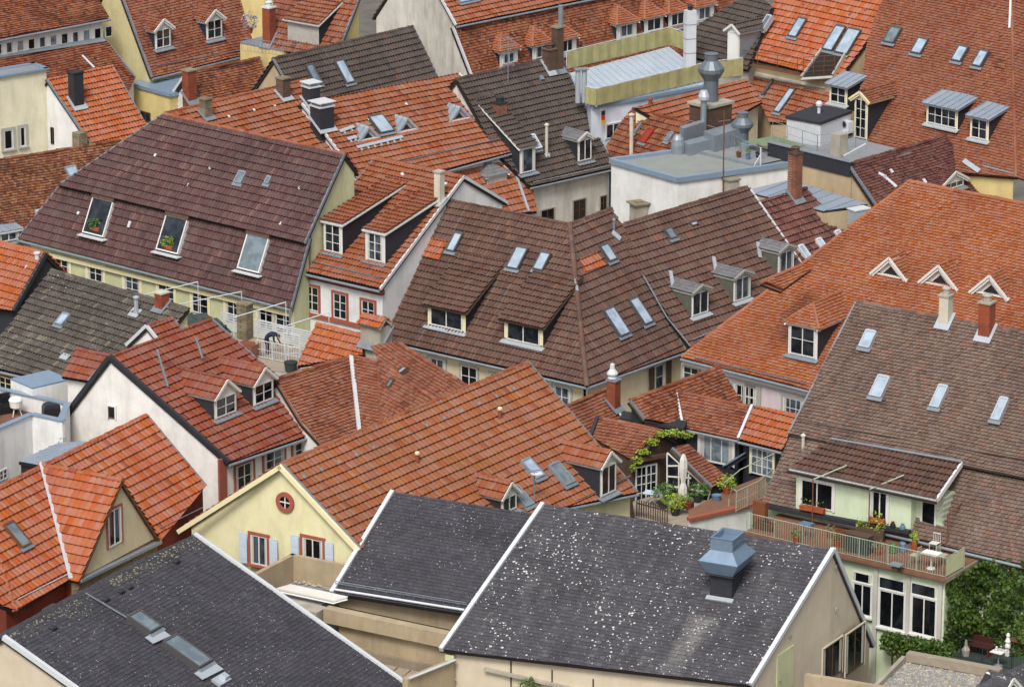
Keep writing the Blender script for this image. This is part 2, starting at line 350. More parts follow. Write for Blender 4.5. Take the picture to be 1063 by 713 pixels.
# ------------------------------------------------------------------ houses
ALL = []
class House:
    """one top-level thing: an Empty with part meshes; parts collected in world coordinates and linked at the end"""
    def __init__(s, name, label, cat='house', wall='w_white', group=None, kind=None):
        s.name, s.label, s.cat, s.wall, s.group, s.kind = name, label, cat, wall, group, kind
        s.parts = []; s.body = MB(); s.foot = []; ALL.append(s)
    def part(s, name, mb, mats, parent=None, label=None, kind=None):
        s.parts.append([name, mb, mats, parent, label, kind]); return len(s.parts)-1
    def face(s, pl, pts, mat, kind='pan', edges='', body=True, thick=.14, z0=0.0, name='roof', parent=None, under='dark', over=None, capmat=None):
        P = [pl.at(p) if len(p) == 2 else np.asarray(p, float) for p in pts]
        mb = MB(); tiles(mb, pl, P, kind)
        mb.prism([p-pl.n*(.16 if KIND[kind if isinstance(kind, str) else kind[0]]['wave'] > .015 else .06) for p in P], -pl.n*thick, 1); pad_uv(mb)
        ri = s.part(name, mb, [mat, under], parent)
        n = len(P); zs = [p[2] for p in P]; zr = max(max(zs)-min(zs), .3)
        offs = []
        for i in range(n):
            e = P[(i+1) % n]-P[i]; mz = (P[i][2]+P[(i+1) % n][2])/2
            ed = edges[i] if i < len(edges) else '-'
            if ed == 'r': offs.append(.0)
            elif ed == 'g': offs.append(.35)
            elif abs(e[2]) < .12*np.linalg.norm(e): offs.append(.35 if mz < min(zs)+.5*zr else .0)
            else: offs.append(.12)
        if over is not None: offs = over
        if body: s.under(pl, P, offs, thick, z0)
        for i, ed in enumerate(edges):
            a, b = P[i], P[(i+1) % n]
            if ed == 'r': s.ridge(a, b, capmat or mat, pl.n, parent=ri)
            elif ed == 'g': s.gutter(a, b, pl)
            elif ed in 'wsvt': s.verge(a, b, pl, {'w': 'white_metal', 's': 'slate_trim', 'v': 'lead', 't': mat}[ed], P, *{'w': (.2, .1) if 'shingle' in kind else (.11, .05), 's': (.2, .12), 'v': (.09, .03), 't': (.1, .05)}[ed])
        return P
    def under(s, pl, P, offs, thick=.14, z0=0.0):
        q = inset(P, offs); s.foot += [tuple(x) for x in q]
        top = [pl.drop((x[0], x[1], 0))-Z*(thick/max(pl.n[2], .3)*.6+.03) for x in q]; bot = [V3(x[0], x[1], z0) for x in q]
        n = len(q); ar = sum(q[i][0]*q[(i+1) % n][1]-q[(i+1) % n][0]*q[i][1] for i in range(n))
        if ar < 0: top, bot = top[::-1], bot[::-1]
        s.body.add(top+bot, [tuple(range(n))]+[(i, n+i, n+(i+1) % n, (i+1) % n) for i in range(n)])
    def box(s, A, B, depth, ztop, z0=0.0):
        """rectangular block: front line A-B, running back by depth"""
        A = np.array(A, float); B = np.array(B, float); u = B-A; u[2] = 0; u = unit(u)
        if u[0] < 0: u = -u; A, B = B, A
        nb = V3(-u[1], u[0], 0)*depth; q = [A, B, B+nb, A+nb]; q = [V3(p[0], p[1], z0) for p in q]
        s.body.prism(q, Z*(ztop-z0)); s.foot += [tuple(p[:2]) for p in q]; return [V3(p[0], p[1], ztop) for p in q]
    def mirror(s, pl, P, i, j, mat, pitch=None, ln=None, kind='pan', edges='', **k):
        """back slope of a gabled roof: ridge P[i]-P[j]"""
        A, B = P[i], P[j]; pb = rp(A, B, 0, pitch or math.degrees(math.atan(pl.tan)), away=np.dot(pl.d, V3(0, -1, 0)) > 0)
        ln = ln or max(np.linalg.norm((p-A)-pl.u*np.dot(p-A, pl.u)) for p in P)
        return s.face(pb, [A, B, B-pb.v*ln, A-pb.v*ln], mat, kind, edges, **k), pb
    def ridge(s, a, b, mat, n=None, r=.12, parent=None, seg=.42, name='ridge_tiles'):
        a, b = np.asarray(a, float), np.asarray(b, float); L = np.linalg.norm(b-a); k = max(1, int(L/seg)); d = (b-a)/L
        up = unit(Z-d*d[2]); sd = np.cross(d, up); mb = MB(); m = 6
        for i in range(k):
            p, q = a+d*(L*i/k), a+d*(L*(i+1)/k+.04); pts = []
            dz = rng.normal(0, .014)
            for o, rr in ((p, r*1.08), (q, r*.9)):
                for t in range(m+1):
                    an = math.pi*(t/m*1.2-.1); pts.append(o+sd*rr*math.cos(an)+up*(rr*math.sin(an)*.9-.01+dz))
            fs = [(t, t+1, m+2+t, m+1+t) for t in range(m)]+[tuple(range(m+1))[::-1], tuple(range(m+1, 2*m+2))]
            mb.add(pts, fs); 
            if mb.uv is None: mb.uv = []
            mb.uv += [(i+.5, 77.3)]*len(pts)
        return s.part(name, mb, mat, parent)
    def gutter(s, a, b, pl=None, r=.075, mat='zinc'):
        dn = (pl.d*.07-Z*.12) if pl is not None else 0
        mb = MB(); mb.tube(np.asarray(a)+dn, np.asarray(b)+dn, r, 8); return s.part('gutter', mb, mat)
    def pipe(s, P, z1=0, r=.05, mat='zinc'):
        mb = MB(); mb.tube(P, V3(P[0], P[1], z1), r, 8); return s.part('downpipe', mb, mat)
    def verge(s, a, b, pl, mat, P, w=.14, h=.14):
        e = unit(b-a); c = np.mean(P, 0); sd = np.cross(e, pl.n); 
        if np.dot(sd, c-a) < 0: sd = -sd
        mb = MB(); m = (a+b)/2+pl.n*.01+sd*(w/2-.04); mb.obox(m, e*np.linalg.norm(b-a), sd*w, pl.n*(h+.12)); return s.part('verge_trim', mb, mat)
    def strip(s, a, b, pl, mat='white_metal', w=.3, name='flashing', h=.06):
        a = pl.at(a) if len(a) == 2 else a; b = pl.at(b) if len(b) == 2 else b
        e = unit(b-a); sd = np.cross(e, pl.n); mb = MB(); mb.obox((a+b)/2+pl.n*.13, e*np.linalg.norm(b-a), sd*w, pl.n*h); return s.part(name, mb, mat)
    def guard(s, a, b, pl, mat='zinc', hh=.16, step=.8):
        a, b = pl.at(a), pl.at(b); mb = MB(); L = np.linalg.norm(b-a); up = pl.n*hh
        for f in (1.0, .55): mb.tube(a+up*f, b+up*f, .018, 5)
        for i in range(int(L/step)+1):
            p = a+(b-a)*min(1, i*step/L); mb.tube(p-pl.n*.02, p+up, .02, 4)
        return s.part('snow_guard', mb, mat)
    # ---------------- openings
    def window(s, C, u, n, w, h, cols=2, rows=2, casing=None, frame='white_paint', glass='glass', sill=None, parent=None, cw=.13, fr=.06, rec=0.0, shut=None, curtain=False, hood=None, cas_d=.07):
        """C centre of the bottom edge on the wall, n outward"""
        C = np.asarray(C, float)+n*.004; mb = MB()
        f = fr; dep = .05
        iw, ih = w-2*f, h-2*f
        if ih < .1 or iw < .1: return
        for sx in (-1, 1): mb.obox(C+u*sx*(w/2-f/2)+Z*h/2+n*dep/2, u*f, Z*h, n*dep)
        for z in (f/2, h-f/2): mb.obox(C+Z*z+n*dep/2, u*(w-2*f), Z*f, n*dep)
        for i in range(1, cols):
            t = f*.95 if cols == 2 else f*.5
            if cols == 4 and i == 2: t = f
            mb.obox(C+u*(-w/2+f+iw*i/cols)+Z*h/2+n*dep*.55, u*t, Z*ih, n*dep*.8)
        for j in range(1, rows):
            mb.obox(C+Z*(f+ih*j/rows)+n*dep*.5, u*iw, Z*(f*.5), n*dep*.6)
        wi = s.part('window', mb, frame, parent)
        if parent is None: sub = wi
        else: sub = parent
        if glass == 'glass':
            rr = rng.random(); glass = 'glass' if rr < .45 else 'glass_dark' if rr < .7 else 'glass_mid'; curtain = curtain or rr > .55
        g = MB(); g.obox(C+Z*h/2+n*.012, u*(iw+.01), Z*(ih+.01), n*.016); s.part('pane', g, glass, sub)
        if curtain:
            for sx in (-1, 1): q = MB(); q.obox(C+u*sx*(iw/2-iw*.06)+Z*(h/2)+n*.022, u*iw*.12, Z*(ih-.02), n*.004); s.part('curtain', q, 'curtain', sub)
        if casing:
            q = MB()
            for sx in (-1, 1): q.obox(C+u*sx*(w/2+cw/2)+Z*(h/2+cw/2-.02)+n*cas_d/2, u*cw, Z*(h+cw+.04), n*cas_d)
            q.obox(C+Z*(h+cw/2)+n*(cas_d/2+.003), u*w, Z*cw, n*cas_d); s.part('casing', q, casing, sub)
        if sill:
            q = MB(); q.obox(C-Z*.05+n*.09, u*(w+2*cw*.9+.06), Z*.09, n*.18); s.part('sill', q, sill, sub)
        if shut:
            for sx in (-1, 1):
                q = MB(); c = C+u*sx*(w/2+cw+.02+.24)+Z*h/2+n*.1; q.obox(c, u*.45, Z*(h+.05), n*.03)
                for z in (-.25, .25): q.obox(c+Z*z*h*.9+n*.02, u*.33, Z*h*.36, n*.012)
                s.part('shutter', q, shut, sub)
        if hood:
            q = MB(); q.obox(C+Z*(h+cw+.05)+n*.1, u*(w+2*cw+.1), Z*.08, n*.2); s.part('window_hood', q, hood, sub)
        return wi
    def win(s, wp, bl, br, hpx, **k):
        A, B = wp.at(bl), wp.at(br); T = wp.at((bl[0], bl[1]-hpx)); h = T[2]-A[2]; w = abs(np.dot(B-A, wp.u)); C = (A+B)/2
        return s.window(C, wp.u, wp.n, w, h, **k)
    def skylight(s, pl, bl, tr, frame='sky_frame', glass='sky_glass', raise_=.10, apron=True, split=0, wh=None, br=None):
        A, B = pl.at(bl), pl.at(tr); w = abs(np.dot(B-A, pl.u)); h = abs(np.dot(B-A, pl.v)); C = (A+B)/2; raise_ += .11
        if pl.u[1] < 0: w = min(w*1.3, h*.75)
        if br: w = abs(np.dot(pl.at(br)-A, pl.u))
        if wh: w, h = wh
        t = .075; mb = MB(); n = pl.n; R = raise_
        for sx in (-1, 1): mb.obox(C+pl.u*sx*(w/2-t/2)+n*R/2, pl.u*t, pl.v*h, n*(R+.06))
        for sv in (-1, 1): mb.obox(C+pl.v*sv*(h/2-t/2)+n*(R/2+(.012 if sv > 0 else 0)), pl.u*(w-2*t), pl.v*t*(1.5 if sv > 0 else 1), n*(R+.06))
        if split: mb.obox(C+n*R/2, pl.u*t, pl.v*(h-2*t), n*(R+.05))
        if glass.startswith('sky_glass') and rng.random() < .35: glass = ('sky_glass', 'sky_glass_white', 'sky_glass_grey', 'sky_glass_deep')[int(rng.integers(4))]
        i = s.part('skylight', mb, frame)
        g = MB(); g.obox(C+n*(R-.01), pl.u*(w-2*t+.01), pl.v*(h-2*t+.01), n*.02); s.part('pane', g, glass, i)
        if apron:
            q = MB(); q.obox(C-pl.v*(h/2+.09)+n*.14, pl.u*(w+.16), pl.v*.2, n*.06); s.part('flashing', q, 'lead', i)
        return i
    def chimney(s, pl, base, wpx, top, mat='brick', cap='concrete', ratio=1.0, u=None, pots=0, lid=True, flash='lead', label=None, name='chimney', capmat=None, hood=None):
        P = pl.at(base) if hasattr(pl, 'at') else np.asarray(pl, float); u = (pl.u if hasattr(pl, 'u') else V3(1, 0, 0)) if u is None else unit(u)
        sc = scale_at(P); dep = wpx/sc/(abs(u[0])+abs(u[1])*ratio); w = dep; d = dep*ratio
        n = V3(u[1], -u[0], 0); n = n if n[1] < 0 else -n
        h = (base[1]-top)/(sc*math.cos(TH)); c = P-n*d*.5
        mb = MB(); mb.box(c-Z*1.6, u, w, h+1.6, d, n); i = s.part(name, mb, mat, None, label)
        if lid:
            q = MB(); q.box(c+Z*(h+.003), u, w+.1, .09, d+.1, n)
            if hood == 'plate':
                for sx in (-1, 1):
                    for sd in (-1, 1): q.box(c+Z*(h+.09)+u*sx*(w/2-.06)+n*sd*(d/2-.06), u, .05, .2, .05, n)
                q.box(c+Z*(h+.29), u, w+.22, .05, d+.2, n)
            if hood == 'cyl': q.lathe(c+Z*(h+.09), [(w*.36, 0), (w*.36, .26), (w*.44, .26), (w*.44, .31), (w*.2, .37)], 10)
            s.part('chimney_cap', q, capmat or cap, i)
        for k in range(pots):
            q = MB(); q.lathe(c+Z*(h+.09)+u*((k-(pots-1)/2)*w*.45), [(.1, 0), (.085, .3), (.11, .32), (.11, .36), (.07, .37)], 10); s.part('chimney_pot', q, 'terracotta', i)
        if flash and hasattr(pl, 'n'):
            q = MB(); b = pl.drop(c); k = math.hypot(1, 0)
            q.obox(b+pl.n*.14, u*(w+.3), unit(np.cross(pl.n, u))*(d/math.cos(math.atan(pl.tan))+.34), pl.n*.05); s.part('flashing', q, flash, i)
        return i
    def vent(s, pl, p, r=.07, h=.45, mat='zinc', name='vent_pipe'):
        P = pl.at(p); mb = MB(); mb.tube(P-Z*.2, P+Z*h, r, 8); mb.lathe(P+Z*h, [(r*1.6, 0), (r*1.6, .07), (.02, .15)], 8); return s.part(name, mb, mat)
    def hooks(s, pl, pts, mat='zinc'):
        for p in pts:
            P = pl.at(p); mb = MB(); mb.obox(P+pl.n*.1, pl.u*.16, pl.v*.16, pl.n*.03); mb.obox(P+pl.n*.05, pl.u*.04, pl.v*.22, pl.n*.1); s.part('roof_hook', mb, mat)
    def dormer(s, pl, A, B, hpx, kind='gable', roof='t_red', tkind='pan', front='white_paint', cheek='slate_trim', dp=38, q=14, win=(2, 2), over=.16, glass='glass', frame='white_paint', m=.1, flash='zinc', casing=None, zt=None, back=0.0, name='dormer', winh=(.14, .08), curtain=False, label=None, fover=.18, fascia='white_paint', caps=True):
        A, B = pl.at(A), pl.at(B); u, d, v, tn = pl.u, pl.d, pl.v, pl.tan
        w = abs(np.dot(B-A, u)); C = pl.drop((A+B)/2); sc = scale_at(C); hz = zt if zt else hpx/(sc*math.cos(TH))
        r = (w/2)*math.tan(math.radians(dp)) if kind in ('gable', 'tri') else 0.0
        def pt(x, y, z): return C+u*x-d*y+Z*z                 # x along the front, y back into the roof, z up
        if kind == 'shed': zfront = hz
        poly = [(-w/2, -.25), (w/2, -.25), (w/2, hz), (-w/2, hz)]
        if kind == 'gable': poly = [(-w/2, -.25), (w/2, -.25), (w/2, hz), (0, hz+r), (-w/2, hz)]
        if kind == 'tri': poly = [(-w/2, -.05), (w/2, -.05), (0, r)]
        depth = (hz+r)/tn+.2
        if kind == 'shed': depth = hz/max(tn-math.tan(math.radians(q)), .12)
        mb = MB()
        P2 = [pt(x, 0, z) for x, z in poly]
        if kind == 'shed':
            f = [pt(-w/2, 0, -.25), pt(w/2, 0, -.25), pt(w/2, 0, hz), pt(-w/2, 0, hz)]
            bk = [pt(-w/2, depth, -.6), pt(w/2, depth, -.6), pt(w/2, depth, hz+depth*math.tan(math.radians(q))-.03), pt(-w/2, depth, hz+depth*math.tan(math.radians(q))-.03)]
            mb.add(f+bk, [(0, 1, 2, 3)], 0); o = len(mb.v)-8
            for fc in ((1, 5, 6, 2), (4, 0, 3, 7), (3, 2, 6, 7)): mb.f.append(tuple(o+i for i in fc)); mb.m.append(1)
        else:
            mb.prism(P2, -d*depth, 1); nn = len(P2)
            # the face turned to the front takes the front material
            for i, fc in enumerate(mb.f):
                cc = np.mean([mb.v[k] for k in fc], 0)
                if abs(np.dot(cc-C, d)) < 1e-3 and len(fc) == nn: mb.m[i] = 0
        di = s.part(name, mb, [front, cheek], None, label)
        th = .09
        def rface(pts, plane, edges=''):
            mb = MB(); tiles(mb, plane, pts, tkind); mb.prism([p-plane.n*(.13 if KIND[tkind if isinstance(tkind, str) else tkind[0]]['prof'] is None else .05) for p in pts], -plane.n*th, 1); pad_uv(mb)
            s.part('dormer_roof', mb, [roof, fascia], di)
        if kind == 'shed':
            qq = math.radians(q); pp = Pl(pt(0, 0, hz+.1), u, d, q); t = (hz+.1)/max(tn-math.tan(qq), .12)
            e = w/2+over; rface([pt(-e, -fover, hz+.1-fover*math.tan(qq)), pt(e, -fover, hz+.1-fover*math.tan(qq)), pt(e, t, hz+.1+t*math.tan(qq)), pt(-e, t, hz+.1+t*math.tan(qq))], pp)
        else:
            td = math.tan(math.radians(dp)); e = w/2+over
            rr = (w/2)*td; zr = hz+rr+.08; ze = zr-e*td
            yb = lambda z: max((z)/tn, 0)
            y0 = -fover
            hipk = w*.5 if kind == 'hip' else 0
            for sx in (-1, 1):
                dd = unit(u*sx); uu = V3(-dd[1], dd[0], 0); pp = Pl(pt(0, 0, zr), uu, dd, dp)
                rp_ = [pt(0, y0+(e if kind == 'hip' else 0), zr), pt(sx*e, y0, ze), pt(sx*e, yb(ze), ze), pt(0, yb(zr), zr)]
                rface(rp_, pp)
            if kind == 'hip':
                pp = Pl(pt(0, y0, ze), u, d, dp); rface([pt(-e, y0, ze), pt(e, y0, ze), pt(0, y0+e, zr)], pp)
                if caps:
                    for sx in (-1, 1): s.ridge(pt(sx*e, y0, ze), pt(0, y0+e, zr), roof, r=.08, parent=di)
            if caps: s.ridge(pt(0, y0+(e if kind == 'hip' else 0), zr+.01), pt(0, yb(zr), zr+.01), roof, r=.09, parent=di)
            if kind in ('gable', 'tri') and fascia:
                mb = MB()
                for sx in (-1, 1):
                    a, b = pt(0, y0-.02, zr-.05), pt(sx*e, y0-.02, ze-.05); ee = unit(b-a); mb.obox((a+b)/2, b-a, d*.05, np.cross(ee, d)*.13)
                s.part('barge_board', mb, fascia, di)
        if kind == 'tri':
            mb = MB(); t = [(-w*.22, .06), (w*.22, .06), (0, .06+w*.22*math.tan(math.radians(dp)))]
            mb.prism([pt(x, -.012, z) for x, z in t], d*.01); s.part('vent_opening', mb, 'dark', di)
            mb = MB(); mb.obox(pt(0, -.08, .0), u*(w+.2), Z*.08, d*.12); s.part('sill', mb, 'white_paint', di)
        elif win:
            ww = w-2*m; hh = hz-winh[0]-winh[1]
            s.window(pt(0, 0, winh[0]), u, d, ww, hh, cols=win[0], rows=win[1], frame=frame, glass=glass, parent=di, casing=casing, cw=.08, curtain=curtain)
            mb = MB(); b = pt(0, 0, 0); mb.obox(b+d*.14+Z*(.02-.07*tn*0), u*(w+.26), unit(d-Z*min(tn, 1.0)*.35)*.34, Z*.05); s.part('sill', mb, flash, di)
        return dict(C=C, w=w, hz=hz, pt=pt, i=di, u=u, d=d)
    def done(s):
        if s.body.f: s.parts.insert(0, None)
        allp = np.array(s.foot) if s.foot else np.array([p[1].v[0][:2] for p in s.parts if p and p[1].v])
        base = V3(*(allp.mean(0) if len(allp) else (0, 0)), 0.0)
        if getattr(s, 'base', None) is not None: base = s.base
        root = bpy.data.objects.new(s.name, None); root.empty_display_size = .5; COL.objects.link(root); root.location = base
        root['label'] = s.label; root['category'] = s.cat
        if s.name == 'gabled_house' and not s.group: s.group = 'gabled houses of the old town'
        if s.group: root['group'] = s.group
        root['kind'] = s.kind or 'thing'
        objs = []
        for p in s.parts:
            if p is None:
                me = s.body.mesh('wall', s.wall, base); o = bpy.data.objects.new('wall', me); COL.objects.link(o); o.parent = root; continue
            name, mb, mats, par, lab, kd = p
            o = bpy.data.objects.new(name, mb.mesh(name, mats, base)); COL.objects.link(o); o.parent = root if par is None else objs[par]
            if lab: o['label'] = lab
            if kd: o['kind'] = kd
            objs.append(o)
        s.root = root; return root
def Thing(name, label, cat, base=None, group=None, kind=None):
    h = House(name, label, cat, group=group, kind=kind); h.base = None if base is None else V3(*base); return h
def single(name, label, cat, mb, mat, group=None, kind=None):
    """a thing that is one mesh"""
    vv = np.asarray(mb.v); base = V3(vv[:, 0].mean(), vv[:, 1].mean(), vv[:, 2].min())
    o = bpy.data.objects.new(name, mb.mesh(name, mat, base)); COL.objects.link(o); o.location = base
    if label: o['label'] = label
    if cat: o['category'] = cat
    if group: o['group'] = group
    if kind or cat: o['kind'] = kind or 'thing'
    return o
# ------------------------------------------------------------------ materials used
def pl3(A, B, C):                                      # plane through three points, u taken along A-B made level
    A, B, C = [np.asarray(k, float) for k in (A, B, C)]
    n = unit(np.cross(B-A, C-A)); n = n if n[2] > 0 else -n
    h = unit(V3(n[0], n[1], 0)); p = math.degrees(math.acos(n[2])); u = V3(-h[1], h[0], 0)
    return Pl(A, u, h, p)
tile_mat('t_orange', ['8f3a1f', 'b34c27', 'bd552c', 'c96236'], '7a3220', .02, ('6a3020', .30), hsh=0.011, gain=0.88, spread=0.18, vv=0.3, desat=0.15, hue=0.012)
tile_mat('t_orange_plain', ['93401f', 'b1532b', 'b95b31', 'c76f44'], '8a4a33', .04, ('5a3328', .35), stag=True, gain=0.8, hsh=0.011, spread=0.38, vv=0.5, desat=0.16)
tile_mat('t_red', ['7d3824', 'a04a2e', 'a95436', 'b76545'], '6f2f22', .03, ('5c3024', .35), hsh=0.013, gain=0.86, spread=0.2, vv=0.35, desat=0.17, hue=0.012)
tile_mat('t_gable', ['7c4028', '985034', 'a35b3b', 'b06c49'], '7a3826', .02, ('5a3c2c', .35), hsh=0.009, gain=0.9, spread=0.2, vv=0.35, desat=0.08, hue=0.012)
tile_mat('t_wine', ['6b2c22', '853a2a', '8f4433', '9a5140'], '5a2a22', .02, ('4d2a24', .30), gain=1.0, hsh=.009, spread=0.26, vv=0.4, desat=0.1, hue=0.012)
tile_mat('t_brown', ['3c2929', '543838', '5d4342', '6e5351'], '7a5a50', .03, ('2b2224', .45), gain=1.2, hsh=0.008, spread=0.5, desat=0.08)
tile_mat('t_choc', ['4a332c', '60443a', '6b4c40', '7d5d4f'], '80543f', .02, ('33261f', .45), streak=.25, lcol='8d7b70', gain=1.02, hsh=0.001, spread=0.5, vv=0.6, desat=0.1)
tile_mat('t_choc_light', ['54403a', '6d544b', '7a6056', '8d7167'], '8a5a48', .02, ('3a2d27', .45), streak=.3, lcol='998a80', gain=1.0, hsh=.004, spread=0.5)
tile_mat('t_umber', ['322a27', '453a36', '4d413c', '5c4f49'], '6a4638', .015, ('28211f', .4), gain=1.35, hsh=0.01, spread=0.5)
tile_mat('t_moss_grey', ['3b3530', '4d4640', '59524b', '6c655c'], '7f776a', .05, ('2c2823', .5), lichen=.7, lcol='aaa79a', gain=1.25, hsh=.004)
tile_mat('t_slate', ['36353a', '3f3e42', '444347', '4e4d52'], None, 0, ('2a292c', .5), lichen=1.0, lcol='d8d8d4', stag=True, streak=.10, spread=.8, rough=.8, gain=1.3, hue=.0, desat=0, hsh=0)
tile_mat('t_slate_clean', ['333237', '3b3a3f', '414045', '4a494e'], None, 0, ('29282b', .5), lichen=.62, lcol='a3a3a1', stag=True, spread=.8, rough=.8, gain=1.3, hue=.0, desat=0, hsh=0)
tile_mat('t_plain_brown', ['4f3a33', '6a4f45', '745a50', '8a6e62'], '8f5c48', .03, ('3a2d28', .4), stag=True, streak=.2, lcol='9a8a80', gain=1.15, hsh=0.012, desat=0.2)
tile_mat('t_mottled', ['4c2a22', '7a4029', '9a5a3a', 'b07a52'], '3a2420', .12, ('3a2a22', .5), stag=True)
tile_mat('t_mottled_red', ['5d2c20', '87402a', '9c4e33', 'a9603f'], '42241c', .10, ('3e2820', .55), stag=True, hsh=0.012)
tile_mat('t_dark_red', ['3f2623', '5d3530', '6b3f38', '7d4d44'], '35201d', .10, ('33231f', .5), gain=1.3, hsh=.004)
tile_mat('t_plain_red', ['7f3a26', '9b4a30', 'a55438', 'b36548'], '6a3122', .04, ('5a3327', .4), stag=True, gain=0.8, hsh=0.011, spread=0.38, vv=0.5, desat=0.18)
tile_mat('t_old_red', ['773320', '984630', 'a5533a', 'b26a4c'], '54281e', .07, ('4d2c22', .45), stag=True, gain=0.88, hsh=0.014, spread=0.5, desat=0.18)
tile_mat('t_fresh', ['a8431f', 'bc5026', 'c85c2e', 'd06a3a'], None, 0, ('7a3520', .2), gain=0.76, hsh=0.011, spread=0.2, vv=0.4, desat=0.16, hue=0.012)
tile_mat('t_stone', ['5c5c5e', '707073', '7b7b7d', '8c8c8c'], '4b4b4d', .06, ('44423f', .4), stag=True)
tile_mat('t_zinc', ['7f8c99', '8895a2', '8d9aa6', '95a1ac'], None, 0, ('6e7780', .3), rough=.45)
tile_mat('t_zinc_pale', ['a3b2bf', 'abb9c5', 'b0bec9', 'b8c5cf'], None, 0, ('8f9aa3', .3), rough=.5)
for n, a, b, amt in (('w_white', 'dcdcda', 'cfcfcc', .35), ('w_cream', 'd9d3bb', 'cdc6ab', .35), ('w_yellow', 'cfc598', 'c4b98b', .35), ('w_tan', 'b3a184', 'a69477', .35),
                     ('w_lemon', 'dad5ae', 'd0cb9f', .3), ('w_pink', 'cdbfc2', 'c4b5b8', .3), ('w_mint', 'c6d2b4', 'bcc9aa', .25), ('w_beige', 'cabd9e', 'c0b292', .3),
                     ('w_grey', 'b9b6ae', 'aaa79f', .5), ('w_old', 'cfcbc4', 'bdb8b0', .6), ('w_clad', 'c6baa4', 'bdb09a', .15), ('w_gold', 'd2bf86', 'c8b47a', .3), ('w_redwood', '7c3a2c', '6d3226', .3), ('w_sage', 'bfc09a', 'b4b58f', .3), ('w_blue', 'ccd3dd', 'bfc7d2', .3)):
    wall_mat(n, a, b, amt)
wall_mat('w_paint_brick', 'e2dfda', 'd3cfc9', .3)
brick_mat('brick', '8a4a34', '753a29', '8c7b6c'); brick_mat('brick_dark', '5c4236', '4b362d', '6a5c50'); brick_mat('brick_red', '97442a', '8a3c26', '7c5a48')
brick_mat('stone_block', '8b8069', '756a56', '5e574a', .3, .16)
wall_mat('concrete', 'a9a396', '948d80', .5); wall_mat('concrete_dark', '8d8371', '7c7262', .6); wall_mat('concrete_tan', 'a8987d', '998a70', .45)
wall_mat('render_pale', 'c5bfae', 'b3ad9c', .5)
flat_mat('dark', '26221f', .8); flat_mat('slate_trim', '2f3036', .7, var=.3); flat_mat('zinc', '8b949c', .45, .5, .3); flat_mat('lead', '7d858c', .55, .4, .2); flat_mat('white_metal', 'c2c5c8', .5, .4, var=.1)
flat_mat('white_paint', 'd0cfca', .5, .4, var=.06); flat_mat('cream_paint', 'dcd3a9', .5, .4, var=.08); flat_mat('sandstone', '9a5747', .85, .2, var=.2); flat_mat('bench_red', '47221d', .8, .2); flat_mat('red_board', '6e3126', .8, .2)
flat_mat('grey_stone', 'a3a29a', .85, .2, var=.15); flat_mat('wood_brown', '6b4a33', .8, .2, var=.3); flat_mat('timber', '57463a', .85, .2, var=.3); flat_mat('terracotta', 'a5532f', .8, .2)
flat_mat('sky_frame', '4c4a4b', .5, .4, var=.1); flat_mat('sky_frame_pale', '9aa0a5', .5, .4, var=.1); flat_mat('vent_metal', '74889c', .4, .5, .3, var=.2); flat_mat('steel_dark', '6f7880', .4, .5, .4, var=.15); flat_mat('steel', '9fa8b0', .35, .6, .6, var=.1); flat_mat('pale_steel', 'b0b7bd', .35, .5, .3, var=.08); flat_mat('blue_zinc', '8599ad', .4, .5, .25, var=.15)
flat_mat('yellow_screen', 'a59f70', .8, .2, var=.3, sc=1.5); flat_mat('shutter_blue', 'b9c6d4', .6, .3, var=.08); flat_mat('green_paint', 'a0ab96', .5, .3); flat_mat('tarp', '3d4744', .7, .3, var=.3); flat_mat('cloth_white', 'dcdad6', .85, .2, var=.1)
flat_mat('black_plastic', '202124', .4, .5); flat_mat('navy', '252c3f', .7, .3); flat_mat('curtain', 'b4b2ab', .9, .1, var=.15); flat_mat('red_glass', '8c3326', .35, .5, var=.2); flat_mat('red', 'b02a22', .6); flat_mat('vent_red', '8f4636', .7); flat_mat('slate_mossy', '5e5f56', .85, .2, var=.3); flat_mat('gold', 'd2a628', .6); flat_mat('pot_red', 'a0512f', .8)
flat_mat('flat_roof', '868b86', .9, .2, var=.15, sc=1.0); flat_mat('flat_green', '77866b', .9, .2, var=.2, sc=1.0); flat_mat('flat_grey', '85878a', .9, .2, var=.2, sc=1.0); flat_mat('deck', '7c5a48', .8, .2, var=.25); flat_mat('deck_pale', '9b8f7f', .8, .2, var=.25); flat_mat('rust', '7a4a30', .8, .2, var=.3)
flat_mat('parasol_cloth', 'd6d2cb', .85, .2, var=.1); flat_mat('blue_paint', '5b7690', .5, .4); flat_mat('chair_green', '4b6e44', .6, .3); flat_mat('lattice', 'a9a79f', .7, .3)
glass_mat('glass_mid', '4b5560', .06, .6, '262c33'); glass_mat('glass', '2a3036', .06, .6); glass_mat('glass_pale', '7f8b93', .08, .6, '4d565d'); glass_mat('glass_dark', '14171a', .05, .6, '0b0d10'); glass_mat('sky_glass_deep', '55636f', .05, 1.0, '6d7c88'); glass_mat('sky_glass', '9fb0c0', .05, 1.0, '8797a8'); glass_mat('sky_glass_white', '9fadb9', .12, .8, '8d9ca9'); glass_mat('sky_glass_grey', '707d84', .08, .8, '5d686e')  # sky_glass tones: pale blue base stands in for the sky reflected in skylights
def leaf_mat(name, cols):
    g = N(name); ri = g.n('ObjectInfo'); ob = g.n('NewGeometry').outputs[0]
    vo = g.n('TexVoronoi'); g.set(vo.inputs['Vector'], ob); vo.inputs['Scale'].default_value = 9.0
    wn = g.n('TexWhiteNoise', noise_dimensions='3D'); g.set(wn.inputs['Vector'], vo.outputs['Position'])
    k = len(cols); col = g.ramp(wn.outputs[0], [(i/(k-1), srgb(c)) for i, c in enumerate(cols)])
    MATS[name] = g.end(col, .6, .3)
